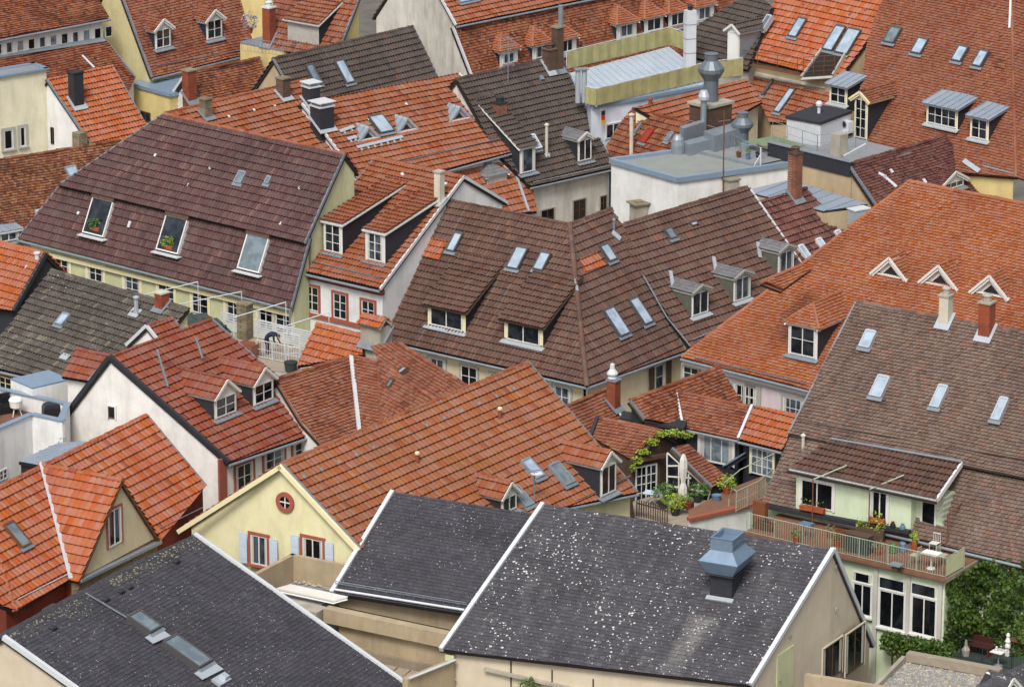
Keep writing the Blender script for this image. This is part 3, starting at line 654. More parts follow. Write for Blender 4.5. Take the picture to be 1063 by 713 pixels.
leaf_mat('ivy', ['20350f', '33501a', '4c6a28', '1a2b0c', '5d6a2c', '2b4416']); leaf_mat('leaf_lime', ['7f9430', '94a53c', '6b8228', 'a3ad4a']); leaf_mat('leaf', ['3e5a26', '4f6e30', '617f3c', '35501f']); leaf_mat('lilac', ['857a95', '9d93ab', '6f7f5a', 'aaa0b5']); leaf_mat('moss', ['66664c', '7c7b5e', '55553f', '8c8a70'])
leaf_mat('gravel_mat', ['8b8474', 'a09988', '6e675a', 'b1aa9a'])
g = N('ground_mat'); ob = g.n('NewGeometry').outputs[0]; MATS['ground_mat'] = g.end(g.ramp(g.noise(ob, .5, 6.0), [(.3, srgb('55524c')), (.7, srgb('6e6a62'))]), .9, .2)
# ================================================================== front row: the modern dark roofs
H1 = House('gabled_house', 'low dark slate roof with two skylights in line and a mossy ridge, bottom left corner', wall='w_clad')
pl = rp(d0(10, 520), d0(760, 118), 11.5, 24)
P = H1.face(pl, [d0(10, 520), d0(760, 118), d1(700, 765), d0(390, 790)], 't_slate_clean', 'shingle', edges='-w-w')
B_, pb = H1.mirror(pl, P, 0, 1, 't_slate_clean', pitch=30, ln=4.0, kind='shingle')
PL_A = pl
for bl, tr in ((d0(580, 518), d0(535, 428)), (d0(770, 655), d0(680, 522))): H1.skylight(pl, bl, tr, 'sky_frame', 'sky_glass_grey', .16)
for a, b in ((d0(578, 540), d0(645, 510)), (d0(770, 680), d0(850, 640))): H1.strip(a, b, pl, 'pale_steel', .5, 'skylight_flashing', .05)
H1.strip(d0(330, 355), d0(490, 450), pl, 'lead', .07, 'lightning_wire', .04)
for p in (d0(685, 228), d0(503, 328), d0(470, 345), d0(410, 376), d0(205, 487)):
    Q = pl.at(p); mb = MB(); mb.frustum(Q-Z*.05, pl.u, [(.14, .14, 0), (.16, .16, .14), (.1, .1, .2)]); H1.part('roof_vent', mb, 'slate_trim')
Q = pl.at(d0(860, 690)); mb = MB(); mb.obox(Q+pl.n*.08, pl.u*.9, pl.v*.5, pl.n*.12); mb.obox(Q+pl.n*.2+pl.u*.2, pl.u*.3, pl.v*.3, pl.n*.2); H1.part('roof_hatch', mb, 'pale_steel')

H2 = House('gabled_house', 'big dark slate roof speckled with lichen, carrying a grey metal vent, with a tan gable', wall='w_clad')
pl = rp(d2(160, 0), d3(310, 178), 12.0, 26); PL_B = pl
P = H2.face(pl, [d2(160, -2), d3(312, 178), d3(-10, 705), d1(738, 566)], 't_slate', 'shingle', edges='-w-w')
E1, E2 = P[1], P[2]
pb = rp(P[0], P[1], 0, 50, away=True)
H2.face(pb, [P[0], P[1], P[1]-pb.v*8.5, P[0]-pb.v*8.5], 't_slate_clean', 'shingle', edges='-w--', thick=.04)
H2P = P
# metal vent on the roof
Q = pl.at(d2(855, 372)); mb = MB()
sc = scale_at(Q); u = pl.u; hh = 105/3.754/sc
mb.box(Q-u*.0+(-pl.d)*.75-Z*.8, u, 1.05, hh+.8, 1.4, pl.d); vi = H2.part('roof_vent_shaft', mb, 'slate_trim')
mb = MB(); c = Q-pl.d*.75+Z*hh
mb.frustum(c, u, [(.62, .84, -.02), (.65, .87, .06), (.92, 1.08, .55), (.94, 1.1, .62), (.56, .74, 1.06), (.54, .72, 1.08), (.52, .7, 1.62), (.56, .74, 1.66), (.45, .63, 1.67), (.43, .6, 1.4)]); H2.part('vent_hood', mb, 'vent_metal', vi)
for k_, zz_ in ((.9, .3), (.7, .85), (.535, 1.3)):
    mb = MB(); mb.frustum(c+Z*zz_, u, [(k_+.03, k_*1.16+.06, 0), (k_+.03, k_*1.16+.06, .025)]) if zz_ > 1 else mb.frustum(c-Z*.05, u, [(.68, .9, 0), (.68, .9, .04)]); H2.part('vent_seam', mb, 'steel_dark', vi)
    
mb = MB(); mb.obox(Q+pl.n*.08-pl.v*.06, u*1.3, pl.v*.24, pl.n*.08); H2.part('flashing', mb, 'pale_steel', vi)

H3 = House('gabled_house', 'middle dark slate roof with a snow rail and white verges, tucked behind the lichen-speckled roof', wall='concrete_tan')
pl = rp(c1(550, 600), c1(1051, 680), 11.3, 26); PL_C = pl
P = H3.face(pl, [c1(550, 600), c1(1180, 701), d1(930, 441), d1(312, 345)], 't_slate_clean', 'shingle', edges='---w', over=[.01, .1, .6, .12])
H3.mirror(pl, P, 0, 1, 't_slate_clean', pitch=35, ln=2.5, kind='shingle')
H3.guard(d1(335, 318), d1(845, 402), pl, 'zinc', .3, .5)
H3.strip(d1(330, 340), d1(835, 420), pl, 'white_metal', .1)

# ================================================================== yellow gable house
H4 = House('gabled_house', 'lemon yellow gable house with a round window and a long orange-brown tiled roof', wall='w_lemon')
pl = rp(c1(120, 495), c2(105, 100), 13.0, 38); PL_Y = pl
P = H4.face(pl, [c1(120, 492), c2(105, 98), c2(532, 605), d1(430, 175)], 't_gable', 'panbig', edges='rvgv')
Pb, pb = H4.mirror(pl, P, 0, 1, 't_gable', pitch=36, ln=7.5, kind='panbig', edges='---c')
H4Y = P
# ================================================================== left orange houses
H5 = House('gabled_house', 'bright orange tiled house at the left edge with a beige cross gable', wall='w_redwood')
pl = rp(c0(0, 585), c0(570, 305), 12.6, 43); PL_O = pl
P = H5.face(pl, [c0(-60, 612), c0(570, 303), c0(802, 580), d0(620, 150), d0(280, 290), d0(60, 418), d0(-60, 370)], 't_orange', 'panbig', edges='rv-----')
H5.mirror(pl, P, 0, 1, 't_orange', pitch=43, ln=5.5, kind='panbig')
H5P = P

H6 = House('gabled_house', 'white painted brick gable with dark slate verges, wine red roof and two white dormers', wall='w_paint_brick')
pl = rp(c0(425, 80), b0(823, 608), 12.8, 34); PL_W = pl
P = H6.face(pl, [c0(425, 78), b0(823, 606), c1(322, 350), c0(890, 490)], 't_wine', 'panbig', edges='rvgs')
Pb, pb = H6.mirror(pl, P, 0, 1, 't_wine', pitch=50, ln=5.2, kind='panbig', edges='---s')
PL_WB = pb; H6P = P

# ================================================================== dark grey roof + orange at left edge
H7 = House('gabled_house', 'dark grey weathered tile roof with a single skylight, left of the roof terrace', wall='w_yellow')
pl = rp(b0(205, 415), b0(735, 565), 10.6, 35); PL_G = pl
P = H7.face(pl, [b0(200, 414), b0(735, 565), c0(460, 250), c0(240, 182), c0(-40, 118), b0(-40, 730)], 't_moss_grey', 'pan', edges='r--g--')
H7P = P
H8 = House('gabled_house', 'small bright orange roof with a slate clad gable at the left edge', wall='slate_trim')
pl = rp(b0(0, 305), b0(182, 350), 11.2, 45); PL_H8 = pl
P = H8.face(pl, [b0(-60, 290), b0(182, 350), b0(58, 575), b0(-60, 560)], 't_fresh', 'pan', edges='rs--')
H8.mirror(pl, P, 0, 1, 't_fresh', ln=2.2)

# ================================================================== mansard block
H9 = House('mansard_house', 'long brown mansard roof with three big roof windows above a yellow wall', wall='w_sage')
pl = rp(a0(640, 445), a1(365, 600), 16.0, 49); PL_M = pl
P = H9.face(pl, [a0(640, 445), a1(368, 600), b1(212, 312), b0(228, 86)], 't_brown', ('pan', dict(c=.46)), edges='rv-v', capmat='t_red', over=[.01, .15, .75, .3])
H9.mirror(pl, P, 0, 1, 't_brown', ln=1.9)
p2 = rp(P[3], P[2], 0, 64); p2.o = p2.o-p2.d*.28-Z*.1; up2 = -p2.d*.28-Z*.1+p2.v*.34; PL_M2 = p2
P2 = H9.face(p2, [P[3]+up2, P[2]+up2, b1(160, 562), b0(72, 291)], 't_brown', ('pan', dict(c=.46)), edges='-vgv')
H9P = P2
H10 = House('gabled_house', 'brown mottled plain tile roof below the cream house on the left', wall='w_cream')
pl = rp(a0(0, 622), a0(380, 562), 11.8, 40); PL_H10 = pl
P = H10.face(pl, [a0(-60, 632), a0(470, 548), b0(260, 260), b0(-60, 330)], 't_mottled', 'biber', edges='r---')
H10.mirror(pl, P, 0, 1, 't_mottled', kind='biber', ln=3)

# ================================================================== top left
H11 = House('long_house', 'long red roof with a row of small clerestory windows in the top left corner', wall='w_white')
pt = rp(a0(0, 150), a0(425, 70), 15.2, 32); PL_T = pt
P = H11.face(pt, [a0(-60, 162), a0(428, 70), a0(250, -190), a0(-60, -140)], 't_mottled_red', 'biber', edges='g---', over=[.45, .3, .01, .1])
H11P = P
cw = Wp(P[0], P[1], -.46)
pl = rp(cw.at(a0(-60, 240)), cw.at(a0(405, 155)), 0, 36); PL_T2 = pl
P = H11.face(pl, [a0(-60, 245), a0(408, 152), a0(528, 303), a0(470, 430), a0(-60, 470)], 't_mottled_red', 'biber', edges='-v---')
H12 = House('gabled_house', 'yellow firewall house with two white gabled dormers at the top left', wall='w_yellow')
pl = rp(a0(595, 300), a0(995, 205), 11.5, 55); PL_D2 = pl
P = H12.face(pl, [a0(592, 302), a0(1000, 203), a0(885, -170), a0(430, -140)], 't_old_red', 'biber', edges='g--v')
H12.mirror(pl, P, 2, 3, 't_old_red', kind='biber', ln=6)
H12P = P
H13 = House('flat_roof_house', 'cream walled house with two stone framed windows at the left edge', wall='w_cream')
A, B = onz(a0(-80, 315), 14), onz(a0(180, 272), 14); q = H13.box(A, B, 1.6, 14); H13W = Wp(A, B, 0)
mb = MB(); 
for i in range(4):
    e = q[(i+1) % 4]-q[i]; mb.obox((q[i]+q[(i+1) % 4])/2+Z*.06, e+unit(e)*.3, np.cross(unit(e), Z)*.34, Z*.12)
H13.part('parapet_cap', mb, 'blue_zinc')
mb = MB(); mb.prism([k-Z*.04+Z*.05 for k in q], Z*.02); H13.part('roof', mb, 'flat_grey')
H14 = House('gabled_house', 'small orange-red roof with a tall black chimney and a white gable', wall='w_white')
pl = rp(a0(185, 312), a0(435, 260), 13.4, 42); PL_K = pl
P = H14.face(pl, [a0(183, 312), a0(437, 258), a0(600, 545), a0(470, 720), a0(395, 625)], 't_fresh', 'pan', edges='rv--v')
H14.mirror(pl, P, 0, 1, 't_fresh', ln=2.0); H14P = P
H15 = House('lean_to', 'small yellow walled annexe with a grey sheet roof below the firewall', 'annexe', wall='w_gold')
A, B = onz(a0(510, 335), 10.8), onz(a0(662, 378), 10.8); q = H15.box(A, B, 4, 10.8)
mb = MB(); mb.prism([k+Z*.0+(k-np.mean(q, 0))*.06+Z*.01 for k in q], Z*.22); H15.part('roof', mb, 'blue_zinc'); H15W = Wp(A, B, 0)
H16 = House('gabled_house', 'house with a white rising gable wall, brick chimney and mottled plain tile roof', wall='w_white')
pl = rp(a0(728, 290), a0(1005, 228), 12.4, 42); PL_N = pl
P = H16.face(pl, [a0(726, 284), a0(1010, 226), a0(1110, 440), a0(840, 500)], 't_mottled_red', 'biber', edges='r---')
H16.mirror(pl, P, 0, 1, 't_mottled_red', kind='biber', pitch=48, ln=4.6, edges='---w')
H17 = House('gabled_house', 'plain red interlocking roof behind the mansard ridge with two stone chimneys', wall='w_cream')
pl = rp(a0(650, 440), a1(180, 322), 14.7, 33); PL_Q = pl
P = H17.face(pl, [a0(645, 441), a1(215, 312), a1(470, 700), a1(330, 760), a0(900, 700)], 't_red', 'panbig', edges='r----')
H17.mirror(pl, P, 0, 1, 't_red', kind='panbig', ln=3)
H18 = House('gabled_house', 'red interlocking roof with triangular metal vents and a pair of black chimneys', wall='w_white')
pl = rp(a1(290, 388), a1(810, 288), 14.0, 33); PL_R = pl
P = H18.face(pl, [a1(200, 405), a1(812, 287), a2(88, 580), a1(460, 745)], 't_red', 'panbig', edges='-wgw')
H18.mirror(pl, P, 0, 1, 't_red', kind='panbig', ln=3); H18P = P
p2 = rp(P[3]-Z*.6, P[2]-Z*.6, 0, 45)
H18.face(p2, [a1(700, 690), a2(60, 590), a2(92, 590), b2(142, 188), b2(18, 195), b1(760, 170)], 't_red', 'panbig', edges='------')
PL_R2 = p2
H19 = House('gabled_house', 'dark umber roof with two slim skylights in front of the big white gable', wall='w_tan')
pl = rp(a1(90, 230), a1(630, 105), 15.0, 50); PL_S = pl
P = H19.face(pl, [a1(88, 230), a1(632, 104), a1(728, 302), a1(640, 420), a1(230, 480)], 't_umber', 'pan', edges='rvv-v')
H19.mirror(pl, P, 0, 1, 't_umber', ln=3.5)
H20 = House('mansard_house', 'mansard house with a blank white gable and a row of little tiled dormers', wall='w_old')
pl = rp(a1(800, 100), a1(1050, 46), 13.0, 34); PL_U = pl
P = H20.face(pl, [a1(800, 100), a2(420, -20), a2(300, -300), a1(640, -190)], 't_red', 'panbig', edges='g--w')
H20.mirror(pl, P, 2, 3, 't_red', kind='panbig', ln=7, pitch=50)
p2 = rp(P[0]-pl.d*.3-Z*.15, P[1]-pl.d*.3-Z*.15, 0, 62); PL_U2 = p2
P2 = H20.face(p2, [p2.drop(P[0]-pl.d*.3), a2(420, -12), a2(1000, -10), a2(960, 130), a2(880, 300), a1(880, 345)], 't_mottled_red', 'biber', edges='-----w')
H21 = House('gabled_house', 'red roof with a wide boxy dormer beside the white gable near the top', wall='w_gold')
pl = rp(a1(145, 160), a1(265, 182), 13.6, 48); PL_X = pl
P = H21.face(pl, [a1(60, 190), a1(330, 235), a1(430, -20), a1(300, -80), a1(110, -80)], 't_old_red', 'pan', edges='-v---')
H22 = House('gabled_house', 'dark umber roof with antenna, brick flues and a slate sided dormer, above a white wall', wall='w_old')
pl = rp(a1(835, 300), a2(215, 222), 14.2, 46); PL_V = pl
P = H22.face(pl, [a1(800, 310), a2(232, 222), a2(438, 655), b2(112, 90), a1(960, 600)], 't_umber', 'pan', edges='rvg--')
H22.mirror(pl, P, 0, 1, 't_umber', ln=4); H22P = P
# ================================================================== centre
H23 = House('gabled_house', 'white house with two long shed dormers and red framed windows', wall='w_white')
pl = rp(b1(485, -21), b1(830, 52), 14.5, 29); PL_C1 = pl
P = H23.face(pl, [b1(485, -22), b1(832, 52), b1(506, 490), b1(148, 408)], 't_red', 'pan', edges='rwgv')
H23.mirror(pl, P, 0, 1, 't_red', pitch=31, ln=4.6, edges='-w--'); H23P = P
H24 = House('corner_house', 'chocolate brown corner roof turning over a hip, with two wide cream dormers and skylights', wall='w_beige')
zc = 13.4
pl = rp(b1(775, 143), b2(268, 238), zc, 45); PL_E = pl
P = H24.face(pl, [b1(690, 125), b2(268, 236), c2(335, 190), c1(530, 12)], 't_choc', 'pan', edges='r-g-'); H24P = P
pl = pl3(P[1], onz(b2(423, 178), zc), P[2]); PL_E2 = pl
P2 = H24.face(pl, [P[1], b2(430, 176), b2(590, 440), c2(775, 32), P[2]], 't_choc', 'panbig', edges='r--g-'); H24P2 = P2
H24.ridge(P[1]+V3(0, 0, .02), (P[2]+P2[4])/2+V3(0, -.05, .02), 't_choc', r=.15)
H25 = House('gabled_house', 'chocolate brown roof with three slate dormers joined to the corner roof', wall='w_beige')
pl = rp(b2(455, 243), b2(960, 90), 12.55, 44); PL_J = pl
P = H25.face(pl, [b2(425, 252), b2(962, 88), b3(190, 400), b2(890, 668), c2(735, 42), b2(548, 440)], 't_choc', 'panbig', edges='rw-g--'); H25P = P
H25.mirror(pl, P, 0, 1, 't_choc', ln=3, kind='panbig')
H25.strip(b2(550, 440), b2(640, 600), pl, 'zinc', .07, 'valley_flashing', .05); H25.strip(b2(640, 600), c2(733, 40), pl, 'zinc', .07, 'valley_flashing', .05)
H26 = House('gabled_house', 'dark red roof with a brick chimney and slim skylights right of the slate dormers', wall='w_tan')
pl = rp(b3(30, 148), b3(200, 95), 11.6, 42); PL_26 = pl
P = H26.face(pl, [b3(-30, 168), b3(203, 95), b3(350, 268), b3(300, 420), b3(130, 470)], 't_dark_red', 'pan', edges='r----')
H26.mirror(pl, P, 0, 1, 't_dark_red', ln=.8)
H27 = House('hipped_house', 'wide orange plain tile roof with three triangular vents, above a pale pink wall', wall='w_pink')
pl = rp(b3(605, 70), b3(1051, 155), 16.0, 38); PL_27 = pl
P = H27.face(pl, [b3(605, 68), b3(1600, 260), c3(1600, 553), c2(703, 78)], 't_orange_plain', 'biber', edges='r-gr'); H27P = P
H28 = House('mansard_house', 'brown plain tile house with a mint green loggia and a planted balcony on the right', wall='w_mint')
pl = rp(b3(400, 540), b3(1051, 660), 18.0, 42); PL_28 = pl
P = H28.face(pl, [b3(398, 538), b3(1600, 761), c3(1600, 653), c3(830, 502), c3(133, 378)], 't_plain_brown', 'biber', edges='r---v', over=[.01, .1, .8, .8, .2]); H28P = P
H28.mirror(pl, P, 0, 1, 't_plain_brown', kind='biber', ln=5)
p2 = rp(P[4]-pl.d*.3-Z*.12, P[2]-pl.d*.3-Z*.12, 0, 54); PL_28b = p2
P2 = H28.face(p2, [p2.drop(P[4]-pl.d*.3), p2.drop(P[2]-pl.d*.3), d3(1600, 367), c3(30, 640)], 't_plain_brown', 'biber', edges='--g-'); H28P2 = P2
# ================================================================== top right
H29 = House('big_roof_house', 'big red plain tile roof with zinc topped dormers in the top right corner', wall='w_gold')
pl = rp(a3(800, 600), a3(1020, 650), 11.2, 45); PL_29 = pl
P = H29.face(pl, [a3(370, 640), a3(1020, 690), a3(1003, -40), a3(560, -150), a3(440, 160)], 't_plain_red', 'biber', edges='-----')
H29P = P
pb = pl3(P[1], P[2], onz(a3(1150, 735), P[1][2]))
P = H29.face(pb, [P[1], a3(1150, 735), a3(1150, -60), P[2]], 't_plain_red', 'biber', edges='---r', body=False)
H30 = House('gabled_house', 'orange interlocking roof with a cut-in terrace and skylights, left of the big red roof', wall='w_tan')
pl = rp(a3(0, 235), a3(190, 278), 12.6, 45); PL_30 = pl
P = H30.face(pl, [a3(-20, 230), a3(330, 312), a3(440, 165), a3(545, -60), a3(140, -140)], 't_orange', 'panbig', edges='-----')
H30P = P
p2 = rp(a3(0, 300), a3(190, 345), 11.4, 40); PL_30b = p2
H30.face(p2, [a2(950, 300), a3(330, 370), a3(380, 480), a3(60, 480), a2(1010, 405)], 't_red', 'pan', edges='-----')
H31 = House('gabled_house', 'dark brown roof with a small white door dormer, behind the yellow screens', wall='w_grey')
pl = rp(a2(800, 215), a2(940, 250), 12.4, 45); PL_31 = pl
P = H31.face(pl, [a2(740, 225), a2(960, 275), a2(1060, 30), a2(985, -35), a2(750, 110)], 't_umber', 'pan', edges='-----')
H32 = House('gabled_house', 'red interlocking roof between the yellow screens and the big vent stack', wall='w_cream')
pl = rp(a2(540, 415), a2(945, 312), 11.75, 32); PL_32 = pl
P = H32.face(pl, [a2(520, 420), a2(955, 308), a2(1020, 398), a2(900, 470), a2(700, 520)], 't_red', 'panbig', edges='-----')
H33 = House('gabled_house', 'mottled old tile roof with a red skylight beside the flat white building', wall='w_tan')
pl = rp(a2(505, 422), a2(775, 495), 11.3, 40); PL_33 = pl
P = H33.face(pl, [a2(503, 420), a2(790, 498), a2(760, 640), a2(440, 640), a2(412, 575)], 't_mottled_red', 'pan', edges='r---v')
H33.mirror(pl, P, 0, 1, 't_mottled_red', ln=2.5)
H34 = House('gabled_house', 'mottled dark red roof below the zinc dormers on the right', wall='w_tan')
pl = rp(a3(368, 638), a3(740, 532), 12.0, 42); PL_34 = pl
P = H34.face(pl, [a3(366, 640), a3(745, 530), b3(930, 130), b3(880, 260), b3(560, 290)], 't_dark_red', 'biber', edges='r---v')

# ================================================================== middle: valley roofs
H35 = House('cross_roof_house', 'old red cross roof with a pale valley flashing, behind the yellow gable house', wall='w_white')
pl = rp(c1(130, 155), c1(385, 75), 10.6, 38); PL_35 = pl
P = H35.face(pl, [c1(100, 163), c1(392, 73), c1(430, 375), c1(330, 470), c1(200, 330)], 't_old_red', 'biber', edges='r----')
H35.mirror(pl, P, 0, 1, 't_old_red', kind='biber', ln=2)
p2 = rp(c1(390, 75), c1(500, 95), 10.6, 38)
H35.face(p2, [P[1], c1(500, 95), c1(516, 330), c1(430, 375)], 't_old_red', 'biber', edges='rr--')
p3 = rp(onz(c1(500, 95), 10.6), onz(c1(725, 245), 10.6), 0, 38)
p4 = rp(c1(560, 20), c1(835, 190), 10.9, 30)
H35.face(p4, [c1(470, 38), c1(570, 18), c1(850, 195), c1(715, 270), c1(500, 95)], 't_old_red', 'biber', edges='-r---', capmat='t_old_red')
p5 = pl3(onz(c1(500, 95), 10.6), onz(c1(725, 247), 10.2), onz(c1(515, 320), 8.6))
H35.face(p5, [onz(c1(500, 95), 10.6), c1(725, 245), c1(600, 310), c1(515, 345)], 't_old_red', 'biber', edges='r---')
H36 = House('gabled_house', 'small fresh orange roof beside the chimney with a tiled cap', wall='w_white')
pl = rp(b1(262, 625), b1(405, 660), 10.4, 45); PL_36 = pl
P = H36.face(pl, [b1(258, 622), b1(440, 667), b1(440, 745), c1(180, 115)], 't_fresh', 'pan', edges='r---')
# ================================================================== courtyard
H37 = House('courtyard_house', 'low old red courtyard roof running to a brick chimney beside the yellow house', wall='w_white')
pl = rp(c2(258, 268), c2(425, 195), 8.8, 40); PL_37 = pl
P = H37.face(pl, [c2(240, 276), c2(430, 192), c2(480, 320), c2(355, 390)], 't_old_red', 'biber', edges='r--v')
H38 = House('courtyard_house', 'low cross roof of old red tiles with a glazed wall on the courtyard', wall='slate_trim')
pl = rp(c2(505, 245), c2(850, 115), 9.6, 40); PL_38 = pl
P = H38.face(pl, [c2(503, 246), c2(852, 114), c2(950, 275), c2(715, 350), c2(560, 320)], 't_mottled_red', 'biber', edges='r---v')
p2 = rp(c2(685, 215), c2(965, 270), 9.2, 36); PL_38b = p2
P = H38.face(p2, [c2(683, 214), c2(982, 272), c2(925, 397), c2(714, 352)], 't_old_red', 'biber', edges='rwgv'); H38P = P
H39 = House('courtyard_house', 'small bright red roof over a gallery beside the brown tile house', wall='slate_trim')
p2 = rp(c2(980, 268), c2(1051, 286), 9.2, 36); PL_39 = p2
P = H39.face(p2, [c2(978, 268), c3(175, 300), c3(110, 442), c2(928, 400)], 't_fresh', 'pan', edges='--g-'); H39P = P
H40 = House('courtyard_house', 'small ivy edged roof with a timber gable over the courtyard', wall='timber')
p2 = rp(c2(375, 312), c2(625, 362), 8.6, 38); PL_40 = p2
P = H40.face(p2, [c2(373, 312), c2(628, 363), c2(510, 478), c2(350, 385)], 't_old_red', 'biber', edges='r---'); H40P = P
# ================================================================== flat roofed white building, metal terrace
H41 = House('flat_roof_house', 'white building with a flat roof and metal ductwork', wall='w_white')
zf = 11.2; q0, q1, q2 = [onz(p, zf) for p in (a2(430, 628), a2(690, 702), a2(1051, 652))]
q = [q0, q1, q1+(q2-q1)*1.35, q0+(q2-q1)*1.35]; H41q = q
H41.body.prism([V3(p[0], p[1], 0) for p in q], Z*(zf-.05)); H41.foot += [tuple(p[:2]) for p in q]
mb = MB(); mb.prism([p-Z*.05 for p in q], Z*.03); H41.part('roof', mb, 'flat_roof')
mb = MB()
for i in range(4):
    e = q[(i+1) % 4]-q[i]; mb.obox((q[i]+q[(i+1) % 4])/2+Z*(.02+.004*i), e+unit(e)*.1, np.cross(unit(e), Z)*.3, Z*.3)
H41.part('parapet_cap', mb, 'blue_zinc'); H41W1 = Wp(q0, q1); H41W2 = Wp(q1, q2)
H42 = House('terrace_house', 'white building with a ribbed zinc flat roof fenced by yellow screens', wall='w_blue')
zt = 12.0; q = [onz(p, zt) for p in (a2(258, 285), a2(352, 412), a2(840, 322), a2(655, 180))]; H42q = q
H42.body.prism([V3(p[0], p[1], 0) for p in q], Z*(zt-.06)); H42.foot += [tuple(p[:2]) for p in q]
pf = Pl(q[1], unit(q[0]-q[1]), V3(0, -1, 0), 0.01)
dz = unit(q[3]-q[2]); pf.u = V3(dz[1], -dz[0], 0); pf.v = V3(dz[0], dz[1], 0); pf.n = Z.copy()
mb = MB(); tiles(mb, pf, [p-Z*.05 for p in q], 'seam'); pad_uv(mb); H42.part('roof', mb, 't_zinc_pale')
mb = MB(); e = q[2]-q[1]; mb.obox((q[1]+q[2])/2-Z*.1, e, np.cross(unit(e), Z)*.3, Z*.2); H42.part('parapet_cap', mb, 'blue_zinc')
H42W = Wp(q[1], q[2], .0)
# ================================================================== helpers for small things
def rail(mb, pts, h=1.0, bars=.14, r=.02, br=.009, mids=(), post=1.5):
    pts = [np.asarray(p, float) for p in pts]
    for a, b in zip(pts[:-1], pts[1:]):
        L = np.linalg.norm(b-a); mb.tube(a+Z*h, b+Z*h, r, 6); mb.tube(a+Z*.08, b+Z*.08, r*.7, 5)
        for m in mids: mb.tube(a+Z*m, b+Z*m, r*.6, 5)
        if bars:
            for i in range(int(L/bars)): p = a+(b-a)*((i+.5)*bars/L); mb.tube(p+Z*.08, p+Z*h, br, 4)
        k = max(1, round(L/post))
        for i in range(k+1): p = a+(b-a)*i/k; mb.tube(p, p+Z*(h+.01), r, 6)
    return mb
def leaves(mb, c, rad, n, size=.12, shell=.55):
    c = np.asarray(c, float); rad = np.asarray(rad, float)
    for i in range(n):
        d = rng.normal(size=3); d /= np.linalg.norm(d); p = c+d*rad*(shell+(1-shell)*rng.random()**.5)*(1+.18*math.sin(d[0]*5+d[1]*7+c[0]*3))
        a = unit(rng.normal(size=3)); b = unit(np.cross(a, rng.normal(size=3))); s = size*(.6+.8*rng.random())
        mb.add([p-a*s*.5, p+b*s*.32, p+a*s*.5, p-b*s*.32], [(0, 1, 2, 3)])
    return mb
def potted(P, label, r=.16, h=.28, pr=(.25, .25, .3), leaf='leaf', pot='pot_red', n=90, group=None, cat='potted plant', name='potted_plant', size=.11):
    t = Thing(name, label, cat, P, group); mb = MB(); mb.lathe(P, [(r*.7, 0), (r, h), (r*1.08, h), (r*1.08, h+.04), (r*.85, h+.04), (r*.8, h-.03)], 10); t.part('pot', mb, pot)
    mb = leaves(MB(), np.asarray(P)+Z*(h+pr[2]*.8), pr, n, size); t.part('foliage', mb, leaf); return t
def planter(A, B, label, leaf='leaf', h=.22, d=.22, grow=.28, n=120, mat='pot_red', name='flower_box', group=None):
    A, B = np.asarray(A, float), np.asarray(B, float); t = Thing(name, label, 'flower box', (A+B)/2, group); u = unit(B-A); mb = MB(); mb.box((A+B)/2, u, np.linalg.norm(B-A), h, d); t.part('box', mb, mat)
    if n:
        mb = MB(); L = np.linalg.norm(B-A); k = max(2, int(L/.3))
        for i in range(k): leaves(mb, A+(B-A)*(i+.5)/k+Z*(h+grow*.4), (.2, .18, grow*(.6+.6*rng.random())), n//k, .1)
        t.part('foliage', mb, leaf)
    return t
def fl(p, z): return onz(p, z)
def wfrom(P, i, j, off=-.35): return Wp(P[i], P[j], off)

# ================================================================== lichen roof house: gable windows, door
gw = Wp(H2P[1], H2P[2], -.12)
for bl, br, hp in ((d3(262, 700), d3(338, 653), 36), (d3(351, 667), d3(424, 622), 42)):
    H2.win(gw, bl, br, hp, cols=2, rows=1, frame='timber', glass='glass_dark', curtain=True, casing='w_clad', cw=.06)
A, B = gw.at(d3(84, 745)), gw.at(d3(148, 705)); T = gw.at(d3(84, 590)); mb = MB(); C = (A+B)/2; w_ = np.linalg.norm(B-A)
mb.obox(C+Z*(T[2]-A[2])/2+gw.n*.03, gw.u*w_, Z*(T[2]-A[2]), gw.n*.06); di = H2.part('door', mb, 'green_paint' if 0 else 'w_sage')
mb = MB(); mb.obox(C+Z*(T[2]-A[2])*.35-gw.u*w_*.36+gw.n*.09, gw.u*.12, Z*.04, gw.n*.05); H2.part('handle', mb, 'zinc', di)
for p in (d3(315, 245), d3(318, 408), d3(138, 515)):
    Q = gw.at(p); mb = MB(); mb.obox(Q+gw.n*.03, gw.u*.2, Z*.12, gw.n*.06); H2.part('wall_vent', mb, 'concrete')
w2 = wfrom(H2P, 2, 3)
Q = w2.at(e7(972, 592)); mb = MB(); mb.box(Q+w2.n*.12, w2.u, .42, .42, .24, w2.n); H2.part('junction_box', mb, 'w_sage')
mb = MB(); mb.path([Q+w2.n*.1-Z*.0, Q+w2.n*.1-Z*.5, Q+w2.n*.2-Z*.75+w2.u*.3], .03); H2.part('cable', mb, 'concrete')
for k in range(3):
    a = w2.at(d2(40+k*160, 655+k*35)); mb = MB(); mb.obox(a+w2.n*.02-Z*.1, w2.u*.05, Z*1.3, w2.n*.05); H2.part('panel_joint', mb, 'dark')
mb = MB(); a, b = w2.at(d2(-60, 638)), w2.at(d2(520, 770)); mb.obox((a+b)/2+w2.n*.1, b-a, w2.n*.25, Z*.12); H2.part('ledge', mb, 'concrete')
Q = w2.at(d2(125, 700)); t = Thing('shrub', 'small green shrub growing against the wall under the lichen speckled roof', 'shrub', Q); mb = leaves(MB(), Q+w2.n*.4, (.5, .35, .45), 260, .12); t.part('foliage', mb, 'leaf')
mb = MB(); mb.tube(Q+w2.n*.4-Z*1.0, Q+w2.n*.4, .03, 5); t.part('stem', mb, 'timber')

